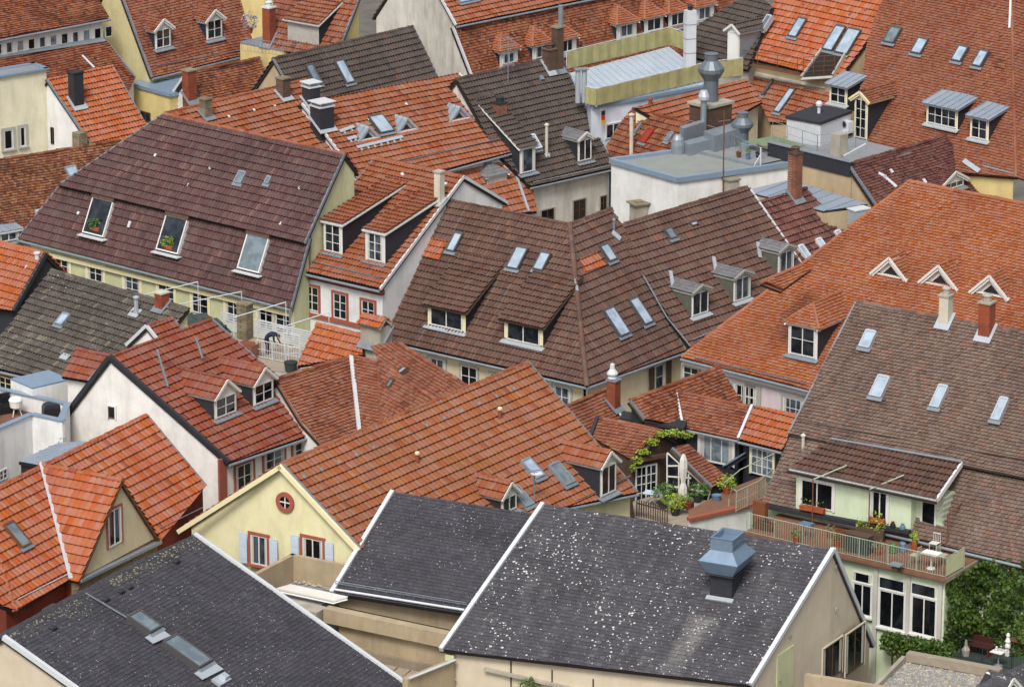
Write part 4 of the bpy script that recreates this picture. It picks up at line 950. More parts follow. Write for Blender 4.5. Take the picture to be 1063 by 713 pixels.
# ================================================================== concrete terraces between the dark roofs
H50 = House('concrete_terrace', 'tan concrete terrace with parapets, pebbles and planks wedged between the dark roofs', 'terrace', wall='concrete_tan')
zb = 8.0; a, b = fl(e7(352, 338), zb), fl(e7(985, 472), zb); u = unit(b-a); n = V3(u[1], -u[0], 0)
mb = MB(); mb.prism([a, b, b-n*.55, a-n*.55], -Z*.62); mb.prism([a-n*.0+Z*.004, b+Z*.004, b-n*.5+Z*.004, a-n*.5+Z*.004], Z*.05); H50.part('beam', mb, ['concrete_tan'])
mb = MB(); mb.prism([a-n*.56-Z*.25, b-n*.56-Z*.25, b-n*1.3-Z*.25, a-n*1.3-Z*.25], -Z*.1); H50.part('gutter_trough', mb, 'dark')
zd = 5.9
a2_, b2_ = a-n*.35, b-n*.35; a2_ = a2_+u*.6
H50.body.prism([V3(*(k[:2]), 0) for k in (a2_, b2_+u*.2, b2_+u*.2-n*1.5, a2_-n*1.5)], Z*(zb-.64)); H50.foot += [tuple(a2_[:2]), tuple(b2_[:2])]
pA, pB, pC, pD = [fl(p, zd) for p in (e7(380, 470), e7(1040, 610), e7(760, 760), e7(300, 720))]
mb = MB(); mb.prism([pA, pB, pC, pD], -Z*.2); H50.part('floor', mb, 'timber')
mb = MB()
for k in range(9):
    q0_, q1_ = pA+(pB-pA)*(k/9.0), pD+(pC-pD)*(k/9.0); mb.obox((q0_+q1_)/2+Z*.02, (q1_-q0_), u*.62, Z*.03)
H50.part('plank_floor', mb, 'deck_pale')
mb = MB(); mb.prism([a2_-Z*(a2_[2]-zd)+n*.25, b2_-Z*(b2_[2]-zd)+n*.25+u, b2_-Z*(b2_[2]-zd)+u, a2_-Z*(a2_[2]-zd)], Z*.42); H50.part('plinth', mb, 'concrete_dark')
mb = MB()
for k in range(26):
    p = fl(e7(590+k*10.5+rng.normal(0, 2), 556+k*2.0+rng.normal(0, 4)), zd+.02); s_ = .07+.09*rng.random(); mb.lathe(p, [(s_*.6, 0), (s_, s_*.45), (s_*.7, s_*.9), (s_*.15, s_*1.05)], 7)
H50.part('pebbles', mb, 'gravel_mat', kind='stuff')
zq = 7.2; a, b = fl(e7(735, 668), zq), fl(e7(960, 578), zq); mb = MB(); uu = unit(b-a); nn = V3(uu[1], -uu[0], 0); mb.prism([a, b, b+nn*.35, a+nn*.35], -Z*1.5); mb.prism([a+nn*.33+Z*.01, b+nn*.33+Z*.01, b+nn*.45+Z*.01, a+nn*.45+Z*.01], Z*.06); H50.part('parapet', mb, 'concrete_tan')
mb = MB(); mb.prism([a+nn*.36+Z*.08, b+nn*.36+Z*.08, b+nn*.5+Z*.08, a+nn*.5+Z*.08], Z*.04); H50.part('parapet_cap', mb, 'white_metal')
# left terrace before the yellow gable
zp = 9.0; c0_, l0, r0 = fl(e7(200, 65), zp), fl(e7(-40, 190), zp), fl(e7(470, 118), zp); mb = MB()
for p, q in ((c0_, l0), (c0_, r0)):
    e = unit(q-p); sd = unit(np.cross(e, Z)); sd = sd if sd[1] < 0 else -sd
    mb.prism([p, q, q+sd*.22, p+sd*.22], -Z*1.35)
H50.part('parapet', mb, 'concrete_tan')
mb = MB(); l1, r1 = l0-Z*1.3, r0-Z*1.3; c1_ = c0_-Z*1.3; mb.prism([c1_, l1, l1+(r1-c1_), r1], -Z*6.0); H50.part('floor', mb, 'flat_grey')
mb = MB()
for k in range(22):
    p = c1_+(r1-c1_)*(k/24.0)+V3(.1*rng.random()+.2, -.35-.3*rng.random(), 0); s_ = .07+.08*rng.random(); mb.lathe(p, [(s_*.6, 0), (s_, s_*.45), (s_*.7, s_*.9), (s_*.15, s_*1.05)], 7)
H50.part('pebbles', mb, 'gravel_mat', kind='stuff')
t = Thing('corrugated_sheet', 'white corrugated plastic sheets lying on the concrete terrace', 'sheet'); mb = MB(); s0, s1, s2 = fl(e7(120, 238), zp-.95), fl(e7(400, 298), zp-.95), fl(e7(190, 218), zp-.7)
uu = s1-s0; ww = s2-s0; N_ = 40; pts = []
for i in range(N_+1):
    h_ = .05*math.cos(i*math.pi*.5)
    for j in (0, 1): pts.append(s0+ww*(i/N_)*1.0+uu*j+Z*h_)
mb.add(pts, [(2*i, 2*i+1, 2*i+3, 2*i+2) for i in range(N_)])
mb.prism([s0-Z*.1, s1-Z*.1, s1+ww-Z*.1, s0+ww-Z*.1], -Z*.03); t.part('sheet', mb, 'cloth_white')
zl = 7.9; a, b = fl(e7(150, 275), zl), fl(e7(372, 325), zl); uu = unit(b-a); nn = V3(uu[1], -uu[0], 0); mb = MB(); mb.prism([a-uu*.5, b, b+nn*.9, a+nn*.9-uu*.5], -Z*1.2); H50.part('parapet', mb, 'concrete')

# ================================================================== yellow gable house details
P = H4Y; gw = Wp(P[0], P[3], -.12)
C = gw.at(c1(137, 642)); mb = MB(); R_ = 1.02*41/3.754/scale_at(C)
def ringwall(C, u, n, r0, r1, d, k=28):
    pts = []; 
    for i in range(k):
        an = 2*math.pi*i/k; dv = u*math.cos(an)+Z*math.sin(an); pts += [C+dv*r0, C+dv*r1, C+dv*r1+n*d, C+dv*r0+n*d]
    f = []
    for i in range(k):
        a_, b_ = 4*i, 4*((i+1) % k)
        for q in range(4): f.append((a_+q, b_+q, b_+(q+1) % 4, a_+(q+1) % 4))
    return MB().add(pts, f)
i_ = H4.part('round_window', ringwall(C, gw.u, gw.n, R_*.58, R_, .1), 'sandstone')
mb = MB(); k_ = 24; mb.add([C+gw.n*.03+(gw.u*math.cos(2*math.pi*i/k_)+Z*math.sin(2*math.pi*i/k_))*R_*.6 for i in range(k_)], [tuple(range(k_))]); H4.part('pane', mb, 'glass_dark', i_)
mb = MB(); mb.obox(C+gw.n*.05, gw.u*.05, Z*R_*1.15, gw.n*.03); mb.obox(C+gw.n*.055, gw.u*R_*1.15, Z*.05, gw.n*.03); H4.part('frame', mb, 'white_paint', i_)
for bl, br, hp in ((d0(980, 226), d1(68, 246), 30), (d1(206, 225), d1(284, 240), 26)):
    H4.win(gw, bl, br, hp, cols=2, rows=1, casing='sandstone', cw=.14, sill='sandstone', shut='shutter_blue', curtain=True)
A, B = P[0], P[3]
for (a, b) in ((P[0], P[3]), (P[0], Pb[3] if False else P[0]+(P[3]-P[0])*.0)):
    pass
# pale moulded verges on both rakes
def rake_board(H, a, b, n, mat, w=.22, d=.16, up=.0):
    e = unit(b-a); mb = MB(); mb.obox((a+b)/2+n*(d/2+.02)-np.cross(e, n)*np.sign(np.cross(e, n)[2])*(w/2-up), b-a, n*d, np.cross(e, n)*w); return H.part('barge_board', mb, mat)
rake_board(H4, P[0], P[3], gw.n, 'cream_paint'); bk = P[0]-V3(gw.u[0], gw.u[1], 0)*6.0; bk[2] = P[0][2]-6.0*math.tan(math.radians(36)); rake_board(H4, P[0], bk, gw.n, 'cream_paint')
pl = PL_Y
H4.dormer(pl, c2(385, 632), c2(450, 604), 34, 'gable', 't_red', 'panbig', cheek='slate_trim', dp=40, win=(2, 1))
H4.dormer(pl, c2(0, 700), c2(62, 672), 20, 'gable', 't_red', 'panbig', cheek='slate_trim', dp=42, win=(2, 1))
for bl, tr in ((c2(130, 562), c2(105, 475)), (c2(245, 588), c2(217, 490)), (c2(90, 672), c2(62, 586))): H4.skylight(pl, bl, tr, 'zinc', 'sky_glass_grey', .1)
H4.hooks(pl, [c1(205+i*68.3, 548-i*28.6) for i in range(13)])
for p in (c1(972, 318), c1(650, 492)):
    Q = pl.at(p); mb = MB(); mb.lathe(Q-Z*.1, [(.1, 0), (.085, .4), (.085, .5)], 10); v_ = H4.part('vent_pipe', mb, 'vent_red'); mb = MB(); mb.lathe(Q+Z*.5, [(.1, -.05), (.12, 0), (.12, .08), (.05, .12)], 10); H4.part('vent_cap', mb, 'cream_paint', v_)
H4.guard(c2(290, 640), c2(500, 545), pl, 'zinc', .14)
Q = pl.at(c2(130, 650)); t = Thing('antenna', 'small mast antenna with a dish on the orange-brown roof of the yellow house', 'antenna', Q); mb = MB(); mb.tube(Q-Z*.1, Q+Z*1.7, .03, 6); t.part('mast', mb, 'zinc')
mb = MB(); mb.lathe(Q+Z*1.5+V3(.1, -.15, 0), [(.02, 0), (.28, .1), (.3, .12), (.02, .04)], 12); t.part('dish', mb, 'white_metal'); mb = MB(); mb.obox(Q+Z*1.72, V3(.9, .3, 0), V3(-.02, .06, 0), Z*.05); t.part('bracket', mb, 'zinc')

# ================================================================== orange house: cross gable
pl = PL_O; P = H5P
apx = c0(465, 562); bl_, br_ = d0(305, 292), d0(612, 142)
zg = 12.15
A = pl.at(d0(297, 298)); 
ga = onz(apx, 0)
# wall plane of the cross gable parallel to the eave, through its bottom left corner
wx = Wp(A, A+pl.u, .25); L_, R_, T_ = wx.at(bl_), wx.at(br_), wx.at(apx)
H5.body.prism([V3(*L_[:2], 0), V3(*R_[:2], 0), V3(*R_[:2], 0)-wx.n*1.2, V3(*L_[:2], 0)-wx.n*1.2], Z*L_[2]); 
mb = MB(); mb.prism([L_-Z*.3, R_-Z*.3, R_, T_, L_], -wx.n*3.2); gi = H5.part('cross_gable', mb, 'w_beige')
mb = MB(); mb.obox((L_+R_)/2+wx.n*.1-Z*.06, (R_-L_)*1.02, wx.n*.3, Z*.14); H5.part('ledge', mb, 'zinc', gi)
mb = MB(); mb.prism([L_-Z*4, R_-Z*4, R_-Z*.12, L_-Z*.12], -wx.n*.4); H5.part('wall_panel', mb, 'w_beige', gi)
def depth_to(pl, Pt):                                   # horizontal distance back to the roof plane at this height
    g = pl.drop(Pt); return (Pt[2]-g[2])/pl.tan
for sx, E in ((-1, L_), (1, R_)):
    e = E-T_; oh = wx.n*.18; a, b = T_+Z*.1+oh, E+Z*.1+unit(e)*.25+oh
    ta, tb = max(depth_to(pl, a), 0), max(depth_to(pl, b), 0)
    pts = [a, b, b-pl.d*tb, a-pl.d*ta]
    d_ = unit(V3(e[0], e[1], 0)); pp = Pl(a, V3(-d_[1], d_[0], 0), d_, math.degrees(math.atan2(-e[2], np.hypot(e[0], e[1]))))
    mb = MB(); tiles(mb, pp, pts, 'panbig'); mb.prism([p-pp.n*.05 for p in pts], -pp.n*.1, 1); pad_uv(mb); H5.part('gable_roof', mb, ['t_orange', 'wood_brown'], gi)
    if sx < 0: H5.strip(b-pl.d*tb, a-pl.d*ta, pl, 'white_metal', .2, 'valley_flashing', .08); H5.ridge(a, a-pl.d*ta, 't_orange', r=.13, parent=gi)
H5.win(Wp(A, A+pl.u, .25), d0(420, 172), d0(472, 146), 38, cols=2, rows=1, casing='sandstone', cw=.1, curtain=True)
for p, q, r_ in ((d0(330, 338), d0(395, 306), 0), (d0(418, 294), d0(482, 262), 0), (d0(505, 250), d0(570, 218), 0)):
    H5.win(Wp(A, A+pl.u, .25), (p[0], p[1]+14), (q[0], q[1]+14), 14, cols=2, rows=1, casing='grey_stone', cw=.06)
H5.skylight(pl, d0(85, 172), d0(35, 80), 'wood_brown', 'sky_glass_grey', .1, wh=(.75, 1.4))
H5.guard(d0(65, 375), d0(275, 270), pl, 'white_metal', .12); H5.guard(d0(620, 98), d0(785, 18), pl, 'zinc', .12)
mb = MB(); Q = wfrom(P, 5, 4).at(d0(185, 425)); wq = wfrom(P, 5, 4); mb.box(Q+wq.n*.2, wq.u, .9, .35, .5, wq.n); H5.part('vent_box', mb, 'grey_stone')
H5.ridge(P[5], pl.at(d0(0, 235)), 't_orange', r=.13)

# ================================================================== white brick gable house
pl = PL_W; P = H6P
H6.dormer(pl, c0(832, 326), c0(926, 298), 24, 'gable', 't_wine', 'panbig', dp=40, m=.12, over=.14)
H6.dormer(pl, c0(985, 276), c0(1068, 246), 24, 'gable', 't_wine', 'panbig', dp=40, m=.12, over=.14)
gw = Wp(P[0], P[3], -.12); 
H6.win(gw, c0(424, 311), c0(450, 318), 12, cols=1, rows=1, frame='timber', glass='glass_dark', casing='w_white', cw=.08)
we = wfrom(P, 3, 2)
for bl, br, hp in ((c0(918, 602), c0(985, 575), 26), (c1(52, 525), c1(130, 493), 19), (c1(165, 480), c1(240, 448), 16)):
    H6.win(we, bl, br, hp, cols=2, rows=2, casing='sandstone', cw=.13, curtain=True)
mb = MB(); Q = we.at(c0(868, 590)); mb.box(V3(*Q[:2], 0)+we.n*.0, we.u, .55, Q[2]+1.6, .12, we.n); H6.part('corner_stones', mb, 'sandstone')
H6.strip(c0(608, 55), c0(650, 200), pl, 'lead', .1); H6.strip(c0(760, 12), c0(785, 90), pl, 'lead', .1)
H6.hooks(pl, [c1(130, 360), c1(175, 345)], 't_wine')
# small roofs on the far slope
pq = rp(c0(300, 45), c0(425, 72), 12.35, 42)
Pq = H6.face(pq, [c0(298, 44), c0(428, 72), c0(345, 172), c0(238, 155)], 't_wine', 'panbig', edges='rv--', z0=8.0, name='rear_dormer_roof')
pq = rp(b0(572, 632), b0(665, 600), 12.2, 40)
Pq = H6.face(pq, [b0(570, 632), b0(668, 599), b0(715, 655), b0(618, 692)], 't_wine', 'panbig', edges='rv-w', z0=9.0, name='rear_dormer_roof')
H6.mirror(pq, Pq, 0, 1, 't_wine', kind='panbig', pitch=42, ln=2.0, edges='---w', z0=9.0, name='rear_dormer_roof')
# white terrace at the left edge
H51 = House('white_terrace_house', 'white rendered terrace house with blue metal parapets at the left edge', 'house', wall='w_white')
zt = 9.0; q = [onz(p, zt+.9) for p in (e6(-60, 400), e6(148, 312), e6(288, 342), e6(322, 262), e6(-60, 176))]
H51.body.prism([V3(*p[:2], 0) for p in q], Z*zt); H51.foot += [tuple(p[:2]) for p in q]
mb = MB(); cap = MB()
for i in range(5):
    p, r_ = q[i], q[(i+1) % 5]; e = r_-p; inn = unit(np.mean(q, 0)-(p+r_)/2)
    nn = unit(np.cross(unit(e), Z)); nn = nn if np.dot(nn, inn) > 0 else -nn
    b0_, b1_ = V3(*p[:2], zt-.02), V3(*r_[:2], zt-.02); mb.prism([b0_-nn*.004, b1_-nn*.004, b1_+nn*.2, b0_+nn*.2], Z*.9)
    cap.obox((p+r_)/2+nn*.1+Z*(-.01+.006*i), e+unit(e)*.1, nn*.34, Z*.07)
H51.part('parapet', mb, 'w_white'); H51.part('parapet_cap', cap, 'blue_zinc')
mb = MB(); mb.prism([V3(*p[:2], zt+.01) for p in q], Z*.02); H51.part('floor', mb, 'deck')
H51.win(Wp(q[0], q[1], 0), e6(-5, 622), e6(33, 606), 11, cols=2, rows=2, frame='white_paint')
H52 = House('annexe', 'little lean-to with a striped blue zinc roof against the white brick gable', 'annexe', wall='dark')
zz_ = 8.6; qq = [onz(p, z_) for p, z_ in ((e6(84, 528), zz_), (e6(272, 442), zz_+.35), (e6(420, 436), zz_+.75), (e6(205, 552), zz_+.4))]
pz = pl3(qq[0], qq[1], qq[3]); H52.face(pz, [qq[0], qq[1], pz.at(e6(420, 436)), pz.at(e6(230, 556))], 't_zinc', 'seam', over=[.1]*4)
def grill(P, label, lidmat, kind):
    t = Thing('grill', label, 'grill', P); mb = MB()
    if kind == 'kettle':
        mb.lathe(P+Z*.35, [(.1, 0), (.3, .12), (.34, .42), (.36, .45), (.36, .5), (.3, .6), (.1, .66)], 14); t.part('bowl', mb, lidmat)
        for k in range(3): mb = MB(); an = k*2.1; mb.tube(P+V3(.3*math.cos(an), .3*math.sin(an), 0), P+V3(.14*math.cos(an), .14*math.sin(an), .45), .025, 5); t.part('leg', mb, lidmat)
    else:
        mb.frustum(P, V3(.9, .3, 0), [(.42, .3, 0), (.46, .32, .1), (.45, .31, .6), (.36, .27, .78), (.2, .2, .84)]); t.part('cover', mb, lidmat)
        mb = MB(); mb.tube(P+Z*.8-V3(.18, .0, 0), P+Z*.8+V3(.18, 0, 0), .02); t.part('handle', mb, 'steel')
    return t
grill(fl(e6(75, 318), zt+.03), 'white kettle grill on three legs standing on the white terrace', 'cloth_white', 'kettle'); grill(fl(e6(240, 330), zt+.03), 'black covered grill in the corner of the white terrace', 'black_plastic', 'cover')
Q = fl(e6(25, 300), zt+.03); t = Thing('lounge_chair', 'black rattan lounge chair at the edge of the white terrace', 'chair', Q); uu = V3(.85, .5, 0); nn = V3(uu[1], -uu[0], 0)
mb = MB(); mb.box(Q, uu, .8, .38, .8, nn); t.part('seat', mb, 'black_plastic'); mb = MB(); mb.box(Q-nn*.36, uu, .8, .9, .14, nn); t.part('backrest', mb, 'black_plastic')
for sx in (-1, 1): mb = MB(); mb.box(Q+unit(uu)*sx*.42+nn*.05, uu, .12, .6, .78, nn); t.part('armrest', mb, 'black_plastic')
a, b = fl(e6(150, 196), zt+1.3), fl(e6(325, 155), zt+1.3); mb = MB(); q = H51.box(a, b, 2.0, zt+1.3); mb.prism([k for k in q], Z*.08); H51.part('parapet_cap', mb, 'blue_zinc')

# ================================================================== dark grey roof house
pl = PL_G; P = H7P; wy = wfrom(P, 4, 3)
H7.win(wy, c0(0, 195), c0(48, 212), 13, cols=2, rows=2, frame='cream_paint', casing='wood_brown', cw=.1)
H7.skylight(pl, b0(213, 630), b0(285, 598), 'zinc', 'sky_glass', .12)
H7.chimney(pl, b0(617, 578), 15, b0(617, 508)[1], 'brick_red', 'render_pale')
H7.vent(pl, b0(532, 585), .12, .9, 'pale_steel', 'flue')
mb = MB(); Q = pl.at(b0(528, 583)); mb.obox(Q+pl.n*.07, pl.u*.7, pl.v*.6, pl.n*.05); H7.part('flashing', mb, 'pale_steel')
Q = pl.at(c0(255, 80)); mb = MB(); mb.obox(Q+pl.n*.1, pl.u*.6, pl.v*.4, pl.n*.06); H7.part('flashing', mb, 'pale_steel')
# orange roof at the left edge
H8.hooks(PL_H8, [b0(145, 360), b0(105, 405)], 'white_metal')
mb = MB(); Q = PL_H8.at(b0(145, 372)); mb.lathe(Q, [(.14, 0), (.14, .3), (.2, .32), (.2, .4), (.05, .45)], 10); H8.part('vent_pipe', mb, 'white_metal')
# ================================================================== brown mansard
p2 = PL_M2; P = H9P
for (bl, br, tr, gl) in ((b0(338, 272), b0(420, 290), b0(447, 148), 'glass'), (b0(624, 338), b0(710, 356), b0(737, 218), 'glass'), (b0(942, 412), b0(1028, 432), b0(1052, 290), 'sky_glass_white')):
    i_ = H9.skylight(p2, bl, tr, 'white_paint', gl, .14, apron=False, br=br)
    A, B, T = p2.at(bl), p2.at(br), p2.at(tr); w_ = abs(np.dot(B-A, p2.u)); h_ = abs(np.dot(T-A, p2.v)); C = (A+T)/2
    mb = MB(); mb.obox(C-p2.v*(h_/2+.05)+p2.d*.22, p2.u*(w_+.4), p2.d*.45, Z*.06); H9.part('sill', mb, 'white_metal', i_)
    mb = MB(); mb.obox(C+p2.v*(h_/2+.06)+p2.n*.2, p2.u*(w_+.1), p2.v*.26, p2.n*.3); H9.part('roller_box', mb, 'timber', i_)
for k, p in enumerate((b0(383, 250), b0(668, 322))):
    Q = p2.at(p)+p2.d*.25; t = Thing('window_plant', ('green plant on the sill of the left roof window in the mansard roof', 'pale flowering plants on the sill of the middle roof window in the mansard roof')[k], 'plant', Q)
    mb = leaves(MB(), Q+Z*.3, (.45, .15, .35), 170, .12); t.part('foliage', mb, ('leaf', 'leaf_lime')[k]); mb = MB(); mb.box(Q-Z*.1, p2.u, .7, .2, .2); t.part('box', mb, 'pot_red')
wy = wfrom(P, 3, 2)
xs = [(212, 360), (345, 390), (487, 424), (620, 458), (752, 487), (882, 522), (1008, 548), (1078, 572)]
for x, y in xs:
    H9.win(wy, b0(x, y+88), b0(x+62, y+104), 24, cols=2, rows=3, casing='cream_paint', cw=.16, curtain=(x % 3 == 0))
for bl, tr in ((b0(918, 78), b0(965, 38)), (b0(1030, 80), b0(1070, 58))): H9.skylight(PL_M, bl, tr, 'zinc', 'sky_glass_grey', .1)
H9.skylight(p2, b0(505, 250), b0(518, 228), 'white_metal', 'sky_glass_white', .08, apron=False)
H9.hooks(PL_M, [a0(608, 608), a0(822, 657), b0(735, 85), b1(62, 70), b1(195, 97), b1(120, 235), b0(308, 195)], 'white_metal')
H9.pipe(P[2]+V3(-.1, -.05, -.1), 0)
mb = MB(); a, b = wy.at(b0(200, 352)), wy.at(b1(160, 585)); mb.obox((a+b)/2+wy.n*.1, b-a, wy.n*.2, Z*.25); H9.part('cornice', mb, 'cream_paint')
# brown mottled roof: skylight + zinc dormer
H10.skylight(PL_H10, a0(265, 695), a0(290, 652), 'zinc', 'sky_glass_grey', .1)
H10.dormer(PL_H10, b0(-10, 318), b0(78, 300), 12, 'shed', 't_zinc', 'seam', front='w_yellow', cheek='zinc', q=5, win=(2, 1), over=.2)
mb = MB(); Q = PL_H10.at(b0(163, 205)); mb.obox(Q+PL_H10.n*.12, PL_H10.u*.7, PL_H10.v*.8, PL_H10.n*.2); H10.part('flashing', mb, 'pale_steel')
# clerestory windows
for i in range(11): 
    x = -20+i*43; H11.win(cw, a0(x, 212-x*.16), a0(x+26, 212-(x+26)*.16), 11, cols=1, rows=1, frame='white_paint', glass=('glass_dark', 'glass', 'glass_pale')[i % 3], fr=.04)
H11.strip(PL_T2.at(a0(-60, 232)), PL_T2.at(a0(405, 160)), PL_T2, 'zinc', .35); H11.strip(a0(318, 222), a0(365, 270), PL_T2, 'white_metal', .12)
# firewall house
pl = PL_D2
for A, B, rf in ((a0(603, 198), a0(668, 188), 0), (a0(803, 163), a0(868, 152), 0)):
    H12.dormer(pl, A, B, 22, 'gable', 't_old_red', 'biber', dp=38, m=.1, over=.22, cheek='navy')
H12.guard(a0(608, 258), a0(985, 190), pl, 'zinc', .14)
wy = wfrom(H12P, 0, 1); H12.win(wy, a0(650, 360), a0(692, 350), 13, cols=2, rows=2, casing='grey_stone', cw=.1)
H12.pipe(wy.at(a0(615, 312))+wy.n*.1, 0)
for bl, br, hp in ((a0(14, 585), a0(52, 578), 20), (a0(78, 572), a0(100, 568), 20)): H13.win(H13W, bl, br, hp, cols=1, rows=1, casing='grey_stone', cw=.16, sill='grey_stone')
# red roof with the black chimney
H14.chimney(PL_K, a0(310, 425), 16, a0(310, 290)[1], 'slate_trim', 'slate_trim', .8, flash='pale_steel'); H14.chimney(PL_K, a0(325, 570), 16, a0(312, 520)[1], 'stone_block', 'stone_block', lid=False, flash=None)
gw = Wp(H14P[0], H14P[4], -.12); H14.win(gw, a0(200, 560), a0(212, 562), 17, cols=1, rows=1, frame='dark', glass='glass_dark')
H15.win(H15W, a0(550, 470), a0(588, 478), 10, cols=2, rows=1, frame='timber')
H16.chimney(PL_N, a0(752, 405), 15, a0(752, 282)[1], 'brick_red', 'concrete_dark', .9)
H17.chimney(PL_Q, a0(815, 468), 13.5, a0(815, 392)[1], 'stone_block', 'stone_block'); H17.chimney(PL_Q, a1(142, 392), 15, a1(140, 312)[1], 'brick_dark', 'stone_block', flash='pale_steel')
H17.hooks(PL_Q, [a0(890, 458), a0(988, 433), a1(92, 415)], 'white_metal'); H17.skylight(PL_N, a0(1005, 350), a0(1048, 330), 'timber', 'sky_glass_grey', .1)
# red roof with triangular vents and black chimneys
pl = PL_R
for bx, w_, ty in ((a1(252, 425), 19, a1(0, 345)[1]), (a1(300, 515), 25, a1(0, 422)[1])):
    H18.chimney(pl, bx, w_, ty, 'slate_trim', 'white_metal', 1.0, hood='plate', flash='pale_steel')
H18.skylight(pl, a1(512, 526), a1(500, 458), 'sky_frame', 'sky_glass_white', .14, wh=(1.1, 1.5))
for x, y in ((440, 545), (590, 512), (795, 468)):
    A, B = a1(x-18, y+6), a1(x+55, y-12); i_ = H18.dormer(pl, A, B, 0, 'tri', 't_zinc', 'seam', front='pale_steel', cheek='zinc', dp=45, over=.08, fascia='pale_steel', caps=False, fover=.1)
for a, b in ((a1(412, 582), a1(590, 540)), (a1(345, 520), a1(400, 500)), (a1(375, 550), a1(410, 540))):
    A, B = pl.at(a), pl.at(b); mb = MB(); mb.obox((A+B)/2+pl.n*.18, B-A, pl.v*.22, pl.n*.03); k_ = max(2, int(np.linalg.norm(B-A)/.45))
    for i in range(k_): p = A+(B-A)*(i+.5)/k_; mb.obox(p+pl.n*.08-pl.v*.15, pl.u*.1, pl.v*.3, pl.n*.16)
    H18.part('roof_step', mb, 'pale_steel')
H18.guard(a1(600, 632), a1(1018, 535), pl, 'zinc', .16, .5); H18.hooks(pl, [a1(605, 410), a1(810, 362), a1(975, 495), a1(460, 470)], 'white_metal')
H18.strip(PL_R2.at(a2(40, 640)), PL_R2.at(b2(105, 190)), PL_R2, 'pale_steel', .14, 'downpipe', .1)
H18.dormer(PL_R2, a1(915, 712), a1(1005, 712), 9, 'hip', 't_stone', 'slate', front='w_grey', cheek='slate_trim', dp=35, win=None, caps=False)
# umber roof with skylights
pl = PL_S
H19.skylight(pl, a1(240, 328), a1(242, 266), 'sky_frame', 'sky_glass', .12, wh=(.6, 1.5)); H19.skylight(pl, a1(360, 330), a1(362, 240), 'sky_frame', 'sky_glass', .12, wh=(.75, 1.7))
# mansard with the row of dormers
pl = PL_U2
for i, (A, B) in enumerate(((a2(-5, 268), a2(66, 253)), (a2(122, 246), a2(196, 230)), (a2(222, 224), a2(294, 208)), (a2(450, 165), a2(528, 147)), (a2(558, 141), a2(632, 124)), (a2(652, 120), a2(722, 104)), (a2(755, 97), a2(830, 80)))):
    H20.dormer(pl, A, B, 19, 'hip', 't_orange_plain', 'biber', cheek='navy', dp=42, win=(2, 1), m=.26, winh=(.25, .2), over=.2, fover=.25)
H20.skylight(PL_U, a1(815, 20), a1(860, -25), 'zinc', 'sky_glass', .1)
gw = Wp(P[0], P[0]-PL_U.v*3, 0)
H20.pipe(pl.at(a1(815, 120))+pl.n*.1, 0)
# red roof with the boxy dormer
pl = PL_X
H21.dormer(pl, a1(145, 165), a1(268, 185), 24, 'shed', 't_old_red', 'pan', front='lattice', cheek='slate_trim', q=24, win=None, over=.2, fover=.3)
H21.chimney(pl, a1(62, 185), 14, a1(60, 38)[1], 'brick_red', 'white_metal', hood='cyl')
t = Thing('railing', 'thin metal railing of the small roof terrace beside the boxy dormer', 'railing'); mb = MB(); rail(mb, [pl.at(a1(-10, 195))+pl.d*.6, pl.at(a1(230, 225))+pl.d*.6], .9, .3); t.part('bars', mb, 'zinc')
mb = MB(); A, B = onz(a1(-40, 172), 13.0), onz(a1(130, 205), 13.0); q = H21.box(A, B, 2.5, 13.0); mb.prism(q, Z*.12); H21.part('terrace_edge', mb, 'zinc')
potted(onz(a0(975, 130), 13.15), 'lilac flowering bush in a pot on the small roof terrace', .2, .35, (.55, .5, .55), 'lilac', n=260, cat='plant', name='flowering_shrub', size=.14)
# umber roof with antenna
pl = PL_V
H22.chimney(pl, a1(985, 500), 15, a1(985, 408)[1], 'brick', 'slate_trim', hood='cyl'); H22.chimney(pl, a2(202, 290), 15, a2(200, 200)[1], 'brick_dark', 'brick_dark', hood='cyl', flash='pale_steel')
H22.chimney(pl, a2(232, 285), 13, a2(232, 115)[1], 'brick_dark', 'concrete_dark'); Q = pl.at(a2(232, 270)); mb = MB(); zt_ = Wp(Q, Q+pl.u).at(a2(232, 22))[2]; zb_ = Wp(Q, Q+pl.u).at(a2(232, 112))[2]; mb.tube(V3(*Q[:2], zb_), V3(*Q[:2], zt_), .16, 10); H22.part('flue', mb, 'steel')
H22.vent(pl, a2(178, 605), .1, 1.9, 'render_pale'); mb = MB(); Q = pl.at(a2(180, 608)); mb.obox(Q+pl.n*.07, pl.u*.4, pl.v*.3, pl.n*.05); H22.part('flashing', mb, 'pale_steel')
H22.dormer(pl, a2(300, 642), a2(352, 624), 25, 'gable', 't_stone', 'slate', cheek='slate_trim', dp=30, win=(2, 1), m=.08, caps=False)
H22.dormer(pl, a2(75, 690), a2(132, 668), 28, 'shed', 't_umber', 'pan', cheek='slate_trim', q=30, win=(1, 1), m=.12)
H22.skylight(pl, a2(125, 592), a2(122, 532), 'white_metal', 'sky_glass_white', .2); H22.skylight(pl, a2(152, 318), a2(156, 302), 'zinc', 'sky_glass', .08, apron=False)
H22.guard(b2(125, 75), b2(425, 10), pl, 'pale_steel', .1)
wv = wfrom(H22P, 3, 2)
for bl, br, hp in ((b2(155, 250), b2(205, 240), 18), (b2(280, 225), b2(328, 212), 21), (b2(385, 185), b2(410, 178), 15)): H22.win(wv, bl, br, hp, cols=2, rows=2, frame='timber', glass='glass_dark', casing='grey_stone', cw=.08)
H22.pipe(H22P[2]+V3(-.3, -.2, -.2), 0)
